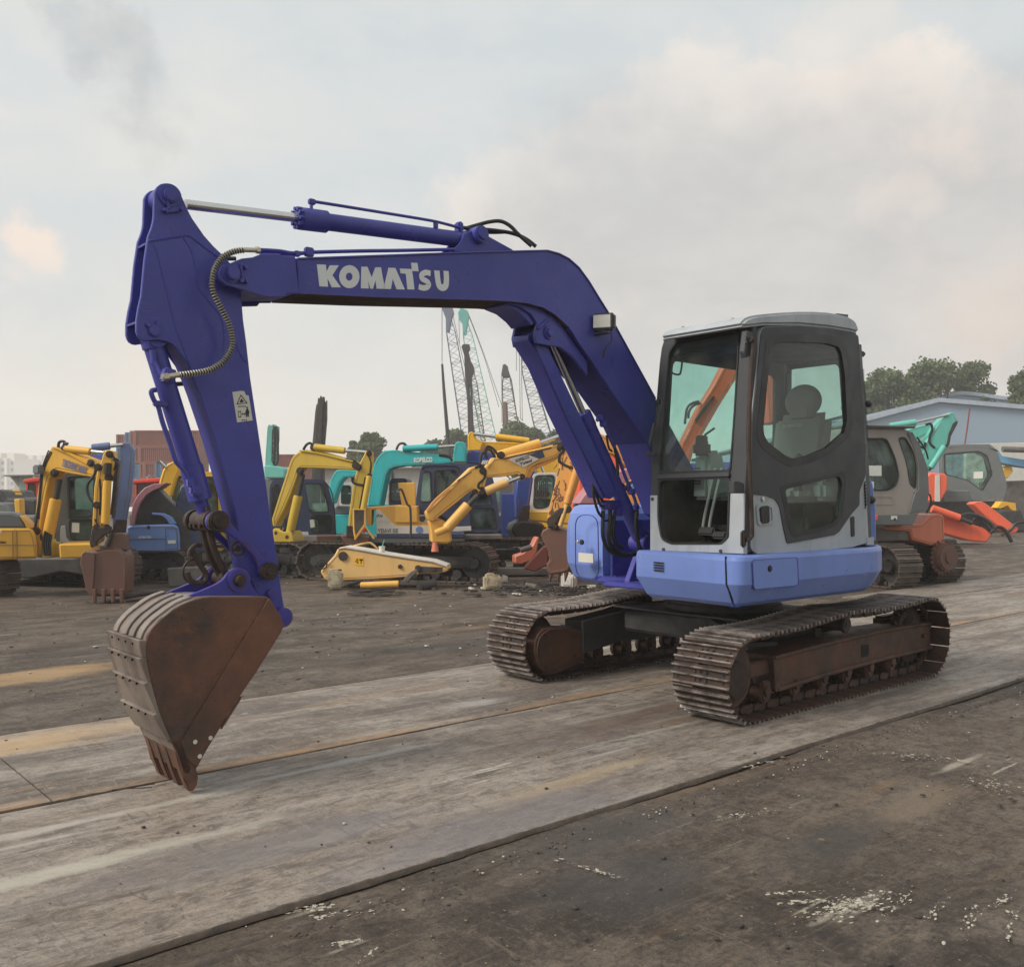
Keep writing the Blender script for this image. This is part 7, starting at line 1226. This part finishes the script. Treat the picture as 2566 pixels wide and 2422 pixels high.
def barrel_rods():
    r = random.Random(5)
    specs = [((1180, 1461), (1320, 1474), .022, 'long dark steel rod lying left of the coiled chain'), ((1250, 1474), (1400, 1466), .02, 'thin dark steel rod pointing at the white jerry can'), ((1150, 1432), (1260, 1422), .018, 'bent dark bar lying in front of the crawler tracks'), ((1320, 1470), (1345, 1476), .035, 'short pale pipe offcut lying between the rods'), ((305, 1502), (395, 1489), .035, 'rusty brown pipe lying right of the brown bucket teeth'), ((312, 1510), (358, 1506), .022, 'pale broken pipe lying in front of the rusty pipe'), ((1270, 1408), (1310, 1402), .02, 'curved dark bar by the red coupler'), ((898, 1487), (985, 1477), .02, 'flat black rod in front of the faded yellow arm'), ((1545, 1478), (1600, 1484), .012, 'thin dark rod lying under the front housing')]
    for a_, b_, rr, lab in specs:
        P = [Vector((*wpt(q[0], EYE*FPX/(q[1]-HY)), rr)) for q in (a_, b_)]; F = Frame(P[0].x, P[0].y, 0); mb = MB(); mid = (P[0]+P[1])/2+Vector((0, .05*r.uniform(-1, 1), 0)); mb.tube([F.I @ P[0], F.I @ mid, F.I @ P[1]], rr, n=10, smooth=3); o = mb.obj('steel_rod', M['rust'] if 'rusty' in lab else M['dust'] if 'pale' in lab else M['rail']); o.matrix_world = F.M; tag(o, lab, 'rod', 'loose rods and pipes on the ground')
    F = Frame(*wpt(1425, EYE*FPX/(1482-HY)), 0); mb = MB()
    for k in range(34): a0 = k*.62; rr = .13+.05*math.sin(k*1.7); c = Vector((rr*math.cos(a0)*1.7, rr*math.sin(a0), .03+.01*math.sin(k*2.1))); mb.tube([c+Vector((.022*math.cos(j*.785), .015*math.sin(j*.785)*math.cos(k), .022*math.sin(j*.785))) for j in range(9)], .006, n=5)
    o = mb.obj('chain_heap', M['rust']); o.matrix_world = F.M; tag(o, 'small heap of rusty chain in front of the white jerry can', 'chain')
    F = Frame(*wpt(1300, EYE*FPX/(1442-HY)), 0); mb = MB(); mb.box((0, .2, .07), (1.1, .5, .13), .02, Matrix.Rotation(R(4), 3, 'Z')); o = mb.obj('steel_block', M['dust']); o.matrix_world = F.M; tag(o, 'flat grey steel block lying behind the jerry cans', 'block')
    F = Frame(*wpt(1172, EYE*FPX/(1452-HY)), 0); mb = MB(); mb.tube([(.3*math.cos(k*.5), .25*math.sin(k*.5), .03+.12*max(0, math.sin(k*.5))) for k in range(11)], .018, n=8, smooth=3); o = mb.obj('coiled_hose', M['rail']); o.matrix_world = F.M; tag(o, 'loop of grey hose lying left of the amber jerry can', 'hose')
    mb = MB(); F = Frame(0, 0, 0)
    for i in range(150):
        u = r.gauss(1330, 110); v = r.uniform(1462, 1492); Y = EYE*FPX/(v-HY); x, y = wpt(u, Y); s_ = r.uniform(.02, .07); mb.box((x, y, s_*.2), (s_*r.uniform(1, 3.5), s_, s_*.4), 0, Matrix.Rotation(r.uniform(0, 3), 3, 'Z'), mi=r.choice([0]*9+[1]))
    for i in range(60):
        u = r.uniform(880, 1010); v = r.uniform(1478, 1492); Y = EYE*FPX/(v-HY); x, y = wpt(u, Y); s_ = r.uniform(.02, .06); mb.box((x, y, s_*.15), (s_*3, s_, s_*.3), 0, Matrix.Rotation(r.uniform(-.3, .6), 3, 'Z'))
    for i in range(170):
        u = r.uniform(0, 1400); v = r.uniform(1440, 1640); Y = EYE*FPX/(v-HY); x, y = wpt(u, Y); s_ = r.uniform(.006, .018); mb.box((x, y, -.012), (s_*2, s_, s_*.5), 0, Matrix.Rotation(r.uniform(0, 3), 3, 'Z'), mi=r.choice([0, 0, 0, 1]))
    tag(mb.obj('scrap_litter', [M['rail'], M['label']]), 'small scraps of metal and rags scattered on the oily ground', kind='stuff')
barrel_rods()
# twig beside the bucket
F = Frame(*wpt(280, EYE*FPX/(1985-HY)), 0); mb = MB(); mb.tube([(0, 0, .012), (.09, .05, .014), (.17, .11, .012)], .004, n=6); mb.tube([(0.02, .01, .012), (.1, .02, .016), (.18, .045, .012)], .003, n=6); o = mb.obj('twig', M['rust']); o.matrix_world = F.M; tag(o, 'thin dark twig on the steel plate beside the big bucket', 'twig')
# ---- container stacks
def container(u0, v0, u1, v1, Y, m, lab, endw=0, emat=None):
    F = bgframe(u0, Y, 0); a = vp(F, u0, Y, 0); t = thing(F, 'shipping_container', lab, 'container', 'stacked shipping containers')
    p0, p1 = a.p(u0, v1), a.p(u1, v0); w, h = p1[0]-p0[0], p1[1]-p0[1]; mb = MB(); mb.prism(a, [(p0[0], p0[1]), (p1[0], p0[1]), (p1[0], p1[1]), (p0[0], p1[1])], -2.4, -.08)
    n = max(3, int(w/.16)); 
    for k in range(n): mb.prism(a, [(p0[0]+w*(k+.2)/n, p0[1]+.15), (p0[0]+w*(k+.7)/n, p0[1]+.15), (p0[0]+w*(k+.7)/n, p1[1]-.12), (p0[0]+w*(k+.2)/n, p1[1]-.12)], -.08, -.05)
    mb.obj('walls', m, t)
    mb = MB(); mb.prism(a, [(p0[0], p0[1]), (p1[0], p0[1]), (p1[0], p0[1]+.15), (p0[0], p0[1]+.15)], -.1, 0); mb.prism(a, [(p0[0], p1[1]-.12), (p1[0], p1[1]-.12), (p1[0], p1[1]), (p0[0], p1[1])], -.1, 0)
    for q in (p0[0], p1[0]-.15): mb.prism(a, [(q, p0[1]), (q+.15, p0[1]), (q+.15, p1[1]), (q, p1[1])], -.1, .01)
    mb.obj('corner_frame', m, t)
M['cbr'] = mat('brown_container', (.215, .060, .042), .6, col2=(.18, .053, .038), var=.6, sc1=.3, bump=0); M['cb2'] = mat('faded_brown_container', (.26, .095, .072), .6, var=.4, sc1=.3, bump=0); M['cbl'] = mat('blue_container', (.06, .16, .28), .6, var=.4, sc1=.3, bump=0)
CT = [(291, 1088, 313, 1119, 'cb2', 'pale brown container end, top left of the stack'), (313, 1083, 325, 1119, 'cbl', 'narrow blue container end in the top row'), (325, 1079, 337, 1119, 'cb2', 'pale brown container end next to the big top one'), (337, 1078, 500, 1119, 'cbr', 'long brown container on top of the stack'),
      (291, 1119, 336, 1160, 'cbl', 'blue container in the second row of the stack'), (336, 1119, 350, 1160, 'cb2', 'pale brown container end in the second row'), (350, 1119, 500, 1160, 'cbr', 'long brown container in the second row'),
      (291, 1160, 328, 1200, 'cbr', 'short brown container at the left of the third row'), (328, 1163, 349, 1200, 'cbl', 'small blue container in the third row behind the dusty blue arm'), (349, 1160, 362, 1200, 'cb2', 'pale brown container end in the third row'), (362, 1160, 388, 1200, 'cbr', 'brown container left of the blue one in the third row'), (388, 1156, 405, 1200, 'cbl', 'blue container behind the bright yellow boom'), (405, 1160, 500, 1200, 'cbr', 'brown container at the right end of the third row'),
      (291, 1200, 400, 1241, 'cbr', 'brown container at the left of the fourth row'), (400, 1200, 500, 1241, 'cb2', 'pale brown container at the right of the fourth row'), (291, 1241, 500, 1270, 'cbr', 'bottom brown container of the stack'), (688, 1138, 800, 1172, 'dred', 'dull red container behind the teal boom crane'), (688, 1172, 800, 1205, 'dred', 'dull red container below the upper dull red one'), (688, 1205, 800, 1268, 'dred', 'dull red container at the base of the right stack')]
for c_ in CT: container(c_[0], c_[1], c_[2], c_[3], 78, M[c_[4]], c_[5])
# ---- apartments, shed, warehouse
M['apt'] = mat('pale_apartment_wall', (.62, .58, .53), .8, col2=(.55, .50, .46), sc1=.05, bump=0); M['win'] = mat('window_dark', (.16, .17, .19), .4, bump=0); M['grn'] = mat('pale_green_sheet', (.24, .36, .28), .7, bump=0); M['roofd'] = mat('grey_sheet_roof', (.20, .18, .17), .8, bump=0)
for (u0, v0, u1, Y, lab, st_) in ((-60, 1147, 36, 280, 'white apartment block at the far left edge', 2), (38, 1152, 104, 295, 'pale apartment block right of the white one', 3)):
    F = bgframe(u0, Y); t = thing(F, 'apartment_block', lab, 'building', 'far apartment blocks'); a = vp(F, u0, Y, 0); p0, p1 = a.p(u0, 1252), a.p(u1, v0); mb = MB(); w = p1[0]-p0[0]; h = p1[1]
    mb.prism(a, [(p0[0], 0), (p1[0], 0), (p1[0], h), (p0[0], h)], -15, 0); 
    for k in range(3): x = p0[0]+w*(.1+.33*k); mb.prism(a, [(x, h), (x+w*.18, h), (x+w*.18, h+1.5), (x, h+1.5)], -8, -1)
    for k in range(5): x = p0[0]+w*k/5; mb.prism(a, [(x, 0), (x+w*.05, 0), (x+w*.05, h), (x, h)], 0, 1.2)
    mb.obj('wall', M['apt'], t); nw = 8
    for i in range(nw):
        for j in range(int(h/2)-1):
            if (i*7+j) % 1 == 0:
                x = p0[0]+w*(i+.3)/nw; z = h-1-2*j; mb = MB(); mb.prism(a, [(x, z-1.0), (x+w/nw*.5, z-1.0), (x+w/nw*.5, z), (x, z)], -.3, .15)
                if i*j < 90 and j < 11: mb.obj('window', M['win'], t)
                else: mb.bm.free()
F = bgframe(60, 60); t = thing(F, 'shed', 'pale green shed with grey slanting roof at the left', 'shed'); part(t, vp(F, 60, 60, 0), 'wall', M['grn'], [(48, 1192), (100, 1192), (100, 1310), (48, 1310)], -8, 0, .02); part(t, vp(F, 60, 59.8, 0), 'roof', M['roofd'], [(17, 1190), (95, 1189), (95, 1192), (22, 1194)], -9, .5, .02); part(t, vp(F, 60, 60, 0), 'gable', M['roofd'], [(22, 1194), (48, 1194), (48, 1224)], -8, -.1, .02); part(t, vp(F, 60, 60, 0), 'side_wall', M['apt'], [(30, 1204), (48, 1215), (48, 1310), (30, 1310)], -6, -.3, 0)
M['wh'] = mat('blue_grey_sheet', (.300, .385, .480), .7, col2=(.275, .36, .45), var=.5, sc1=.15, bump=0); M['whr'] = mat('pale_grey_trim', (.42, .48, .56), .6, bump=0)
F = bgframe(2350, 62); t = thing(F, 'warehouse', 'large blue grey sheet metal warehouse at the right behind the machines', 'warehouse'); a = vp(F, 2350, 62, 0)
whp = a.pts([(1950, 1103), (2160, 1047), (2350, 997), (2566, 1015), (2800, 1035)]); mb = MB(); g = [(whp[0][0], 0)]+whp+[(whp[-1][0], 0)]; mb.prism(a, g, -30, 0)
x = whp[0][0]
while x < whp[-1][0]: mb.prism(a, [(x, 0), (x+.12, 0), (x+.12, 4.3), (x, 4.3)], 0, .04); x += .8
mb.obj('wall', M['wh'], t); mb = MB(); mb.prism(a, whp+[(p[0], p[1]-.28) for p in whp[::-1]], -30.2, .25); mb.obj('roof_trim', M['whr'], t)
a2 = vp(F, 2400, 80, 0); w2 = a2.pts([(2200, 1018), (2350, 990), (2406, 980), (2440, 983), (2566, 1000), (2800, 1040)]); mb = MB(); mb.prism(a2, [(w2[0][0], 0)]+w2+[(w2[-1][0], 0)], -20, 0); mb.obj('rear_wing', M['wh'], t); mb = MB(); mb.prism(a2, w2+[(p[0], p[1]-.3) for p in w2[::-1]], -20, .2); mb.obj('rear_roof_trim', M['whr'], t)
F = bgframe(2520, 56); t = thing(F, 'boundary_wall', 'low off white wall at the foot of the warehouse', 'wall'); part(t, vp(F, 2520, 56, 0), 'wall', M['wht'], [(2420, 1112), (2700, 1106), (2700, 1300), (2420, 1300)], -.3, 0, .02)
F = bgframe(1020, 70); t = thing(F, 'site_office', 'low cream site building behind the teal machines', 'building'); part(t, vp(F, 1020, 70, 0), 'wall', mat('cream_sheet', (.42, .40, .36), .8, bump=0), [(780, 1175), (1180, 1172), (1180, 1292), (780, 1292)], -8, 0, .02); part(t, vp(F, 1020, 69.8, 0), 'roof', M['roofd'], [(770, 1172), (1190, 1169), (1190, 1173), (770, 1176)], -8.4, .3, .01)
# ---- trees
M['leaf'] = [mat('leaf_dark', (.080, .112, .044), .8, col2=(.03, .048, .024), var=1, sc1=1, bump=0), mat('leaf_mid', (.118, .165, .062), .8, col2=(.06, .09, .04), var=1, sc1=1, bump=0), mat('leaf_light', (.175, .22, .09), .8, col2=(.10, .13, .06), var=1, sc1=1, bump=0)]; 
for m_ in M['leaf']:      # thin leaves let some light through
    nt = m_.node_tree; N = nt.nodes; tr = N.new('ShaderNodeBsdfTranslucent'); ms = N.new('ShaderNodeMixShader'); pb = N['Principled BSDF']; ms.inputs[0].default_value = .4; nt.links.new(pb.outputs[0], ms.inputs[1]); nt.links.new(tr.outputs[0], ms.inputs[2])
    nt.links.new(pb.inputs['Base Color'].links[0].from_socket, tr.inputs[0]); nt.links.new(ms.outputs[0], N['Material Output'].inputs[0])
M['bark'] = mat('bark', (.07, .055, .045), .9, bump=.2)
def tree(u, Y, vtop, vbase_crown, wpx, seed, lab, n=5200, leaf=.30):
    r = random.Random(seed); F = bgframe(u, Y, r.uniform(0, 90)); k = Y/FPX; H = EYE+(HY-vtop)*k; zb = max(.8, EYE+(HY-vbase_crown)*k); W_ = wpx*k/2; t = thing(F, 'tree', lab, 'tree', 'trees behind the yard')
    mb = MB(); mb.tube([(0, 0, 0), (.1*W_*.1, .05, zb), (0, .1, (zb+H)/2), (.1, 0, H*.85)], [.03*H, .025*H, .015*H, .006*H], n=8)
    lobes = []
    for i in range(84):
        a_ = r.uniform(0, 6.28); zz = r.uniform(0, 1); q = r.uniform(.25, 1)**.6; rr = W_*q*(.86-.62*zz**2.2)*r.uniform(.85, 1.12); zz = zz**.85; c = Vector((rr*math.cos(a_), rr*math.sin(a_), zb+(H-zb)*(-.02+.90*zz))); R_ = W_*r.uniform(.11, .27); lobes.append((c, R_))
        if i % 2 == 0: mb.tube([(0, 0, zb*.7+(c.z-zb)*.35), c*.5+Vector((0, 0, zb*.4)), c], [.010*H, .006*H, .002*H], n=5)
    mb.obj('trunk', M['bark'], t); me = MB(); bm = me.bm; leaf *= .60
    for i in range(int(n*2.9)):
        c, R_ = r.choice(lobes); d_ = Vector((r.gauss(0, 1), r.gauss(0, 1), r.gauss(0, .75))).normalized()*R_*r.uniform(.15, 1.25)**.55; p = c+d_*(1+.25*mnoise.noise(c+d_*2))
        if p.z > H+.2 or p.z < .4: continue
        nrm = (d_.normalized()*.6+Vector((r.gauss(0, .7), r.gauss(0, .7), r.gauss(.3, .7)))).normalized(); x_ = nrm.orthogonal().normalized(); y_ = nrm.cross(x_); s_ = leaf*r.uniform(.45, 1.3)
        f = bm.faces.new([bm.verts.new(p+x_*s_*cx_+y_*s_*cy_) for cx_, cy_ in ((-1, -.1), (-.2, -.6), (.9, -.2), (.4, .5), (-.5, .6))]); f.material_index = r.choice([0, 1, 1, 2, 2])
    me.obj('crown', M['leaf'], t, ang=180)
tree(930, 85, 1078, 1180, 105, 1, 'round dark green tree above the teal lettering boom', 3600, .26); tree(886, 90, 1098, 1180, 50, 2, 'small tree at the left foot of the round dark one', 1600, .26)
tree(1085, 100, 1098, 1190, 90, 3, 'bushy tree left of the thin mast pole', 3000, .3); tree(1140, 95, 1068, 1190, 100, 4, 'tree standing behind the dark piling mast', 3400, .3); tree(1290, 95, 1046, 1190, 125, 5, 'tallest green tree in the middle behind the rusty mast', 4200, .3); tree(1340, 100, 1062, 1200, 110, 6, 'broad tree right of the tallest middle one', 3600, .3); tree(1395, 90, 1068, 1200, 90, 7, 'tree at the foot of the red headed lattice crane', 3000, .28); tree(1060, 110, 1125, 1200, 60, 12, 'low bush left of the thin mast pole', 1500, .3)
tree(2225, 76, 912, 1150, 230, 8, 'large hazy tree directly right of the cab roof', 6500, .26); tree(2335, 80, 890, 1150, 240, 9, 'large rounded tree above the warehouse ridge', 7500, .27); tree(2440, 82, 884, 1150, 160, 10, 'tall airy tree right of the rounded one', 4600, .27); tree(2590, 72, 905, 1150, 190, 11, 'tree at the right edge above the warehouse roof', 5200, .25); tree(2165, 78, 948, 1150, 170, 13, 'smaller tree partly hidden by the cab corner', 3200, .26)
# ---- cranes and masts
def lattice(t, a, base, top_, wb, wt, m, name='lattice_boom', n=26, r_=.05):
    B0, T0 = a.hit(*base), a.hit(*top_); ax = (T0-B0); L_ = ax.length; u_ = ax.normalized(); x_ = a.ex-u_*a.ex.dot(u_); x_.normalize(); y_ = u_.cross(x_); mb = MB(); lev = []
    for i in range(n+1):
        f = i/n; w = (wb+(wt-wb)*f)/2
        if f < .12: w *= .35+.65*f/.12
        if f > .88: w *= .45+.55*(1-f)/.12
        c = B0+u_*L_*f; lev.append([c+x_*w*sx+y_*w*sy for sx, sy in ((-1, -1), (1, -1), (1, 1), (-1, 1))])
    for k in range(4): mb.tube([l[k] for l in lev], r_, n=5)
    for i in range(n):
        for k in range(4):
            k2 = (k+1) % 4; p, q = (lev[i][k], lev[i+1][k2]) if i % 2 else (lev[i][k2], lev[i+1][k]); mb.tube([p, q], r_*.6, n=4)
        if i % 3 == 0:
            for k in range(4): mb.tube([lev[i][k], lev[i][(k+1) % 4]], r_*.6, n=4)
    return mb.obj(name, m, t)
M['cblu'] = mat('blue_grey_lattice', (.10, .13, .20), .6, bump=0); M['cteal'] = mat('pale_teal_lattice', (.10, .42, .36), .6, bump=0); M['cdark'] = mat('dark_lattice', (.035, .032, .036), .6, bump=0); M['cable'] = mat('steel_cable', (.13, .13, .13), .5, bump=0)
def crane(lab, u, Y, base, top_, wb, wt, m, head, hm, cables, extra=None, name='lattice_crane'):
    F = bgframe(u, Y); t = thing(F, name, lab, 'crane', 'cranes behind the yard'); a = vp(F, u, Y, 0); lattice(t, a, base, top_, wb, wt, m)
    part(t, a, 'boom_head', hm, head, -.5, .5, .05)
    for c_ in cables: hoses(t, a, [c_], .035, M['cable'], .3, 'hoist_cable')
    p = a.hit(*base); mb = MB(); mb.box((p.x, p.y+1.5, 1.9), (3.2, 5, 2.2), .2); mb.obj('machine_house', m, t); mb = MB(); mb.box((p.x-2, p.y+1.5, .5), (.8, 5, 1), .2); mb.box((p.x+2, p.y+1.5, .5), (.8, 5, 1), .2); mb.obj('crawler_track', M['dframe'], t); return t, a
crane('blue grey lattice crane, leftmost of the tall ones', 1130, 108, (1190, 1185), (1122, 785), 1.7, .9, M['cblu'], [(1108, 775), (1116, 755), (1132, 762), (1138, 785), (1132, 800), (1126, 835), (1120, 830), (1118, 800)], M['cblu'], [[(1108, 775), (1108, 905)], [(1135, 790), (1175, 960), (1215, 1100)]])
crane('pale teal lattice crane with a solid teal head', 1170, 112, (1243, 1190), (1164, 800), 2.0, 1.0, M['cteal'], [(1148, 785), (1155, 772), (1172, 780), (1176, 795), (1172, 815), (1168, 840), (1162, 838), (1160, 812), (1150, 800)], M['cteal'], [[(1150, 790), (1152, 860)], [(1172, 782), (1210, 880), (1262, 1030)], [(1174, 790), (1215, 900), (1250, 1020)]])
crane('lattice crane with a red and blue head, rightmost of the tall ones', 1350, 105, (1388, 1190), (1312, 895), 1.9, 1.0, M['cblu'], [(1293, 870), (1298, 864), (1312, 872), (1322, 885), (1320, 902), (1311, 905), (1304, 890)], M['red'], [[(1294, 872), (1294, 930)], [(1301, 880), (1304, 1050)], [(1306, 885), (1309, 1055)], [(1322, 890), (1370, 960), (1425, 1065)], [(1324, 895), (1366, 960), (1410, 1050)]])
crane('black lattice mast between the teal crane and the piling mast', 1195, 104, (1205, 1185), (1183, 930), 1.9, .7, M['cdark'], [(1178, 925), (1188, 920), (1190, 935), (1180, 938)], M['cdark'], [], name='lattice_mast')
t9, a9 = crane('short dark lattice mast with one rusty red leg', 1275, 100, (1290, 1190), (1268, 925), 2.2, .8, M['cdark'], [(1260, 915), (1266, 913), (1273, 920), (1276, 945), (1262, 945), (1256, 940)], M['cdark'], [[(1257, 940), (1258, 1060)], [(1276, 940), (1295, 1045)]], name='lattice_mast'); hoses(t9, a9, [[(1266, 1010), (1270, 1095)]], .25, M['rustb'], .8, 'mast_leg')
F = bgframe(1175, 70); t = thing(F, 'piling_mast', 'thick black piling mast standing in front of the lattice cranes', 'piling rig'); a = vp(F, 1175, 70, 0)
part(t, a, 'mast', M['cdark'], [[(1156, 868), (1160, 862), (1176, 862), (1178, 872), (1174, 880), (1180, 905), (1186, 915), (1187, 932), (1182, 945), (1184, 990), (1184, 1020), (1188, 1090), (1186, 1260), (1174, 1260), (1173, 1090), (1171, 1010), (1165, 940), (1163, 890)], [(1175, 967), (1178, 966), (1179, 990), (1177, 996), (1175, 990)]], -.6, 0, .03)
F = bgframe(1115, 60); t = thing(F, 'mast_pole', 'thin dark slanting pole with a wire to the sky', 'pole'); a = vp(F, 1115, 60, 0); mb = MB(); mb.tube([a.hit(1128, 1290), a.hit(1125, 1130), a.hit(1113, 985), a.hit(1108, 912)], [.13, .13, .10, .07], n=10); mb.obj('pole', M['cdark'], t); mb = MB(); mb.tube([a.hit(1108, 912), a.hit(1108, 770)], .018, n=5); mb.obj('wire', M['cable'], t)
F = bgframe(800, 45); t = thing(F, 'piling_leader', 'pair of weathered brown steel leaders standing upright behind the ochre machine', 'piling rig'); a = vp(F, 800, 45, 0)
part(t, a, 'leader', M['brownpole'], [(782, 1120), (790, 1030), (793, 1012), (795, 1014), (797, 996), (800, 1002), (803, 991), (806, 1000), (810, 993), (811, 1010), (805, 1060), (798, 1260), (779, 1260)], -.4, 0, 0); part(t, a, 'leader', M['brownpole'], [(805, 1120), (809, 1040), (812, 1004), (815, 1008), (817, 1002), (817, 1050), (811, 1120), (811, 1260), (803, 1260)], -.35, -.1, 0); lattice(t, a, (795, 1250), (803, 1000), .28, .22, M['cdark'], n=30, r_=.02); hoses(t, a, [[(819, 1005), (816, 1060), (813, 1125)]], .02, M['cdark'])
F = bgframe(680, 42); t = thing(F, 'truck_crane', 'pale teal truck crane with an upright scorched boom right behind the big blue arm', 'crane'); a = vp(F, 685, 42, 0)
part(t, a, 'boom', M['teal2'], [(664, 1170), (666, 1130), (668, 1100), (670, 1070), (674, 1063), (679, 1068), (684, 1062), (688, 1070), (691, 1066), (691, 1100), (687, 1130), (687, 1166)], -.7, 0, .01); lattice(t, a, (690, 1166), (690, 1068), .25, .2, M['cdark'], n=16, r_=.025); part(t, a, 'boom_edge', M['cdark'], [(684, 1066), (693, 1070), (694, 1090), (690, 1165), (685, 1165), (687, 1100)], .0, .05, .0); part(t, a, 'truck_body', M['teal2'], [(664, 1166), (700, 1168), (716, 1176), (715, 1198), (665, 1198)], -2.5, .2, .05); part(t, vp(F, 690, 42.5, 0), 'chassis', M['gy'], [(640, 1198), (760, 1198), (760, 1325), (640, 1325)], -2, 0, .05)

hm = bpy.data.materials.new('haze'); hm.use_nodes = True; nt = hm.node_tree; nt.nodes.clear(); ho = nt.nodes.new('ShaderNodeOutputMaterial'); hv = nt.nodes.new('ShaderNodeVolumePrincipled'); hv.inputs['Color'].default_value = (.97, .96, .93, 1); hv.inputs['Density'].default_value = HAZE; hv.inputs['Anisotropy'].default_value = .2; nt.links.new(hv.outputs[0], ho.inputs['Volume'])
mb = MB(); mb.box((20, 130, 16), (700, 440, 40)); o = mb.obj('haze', hm); tag(o, 'thin pale dusty haze over the whole yard', kind='stuff')
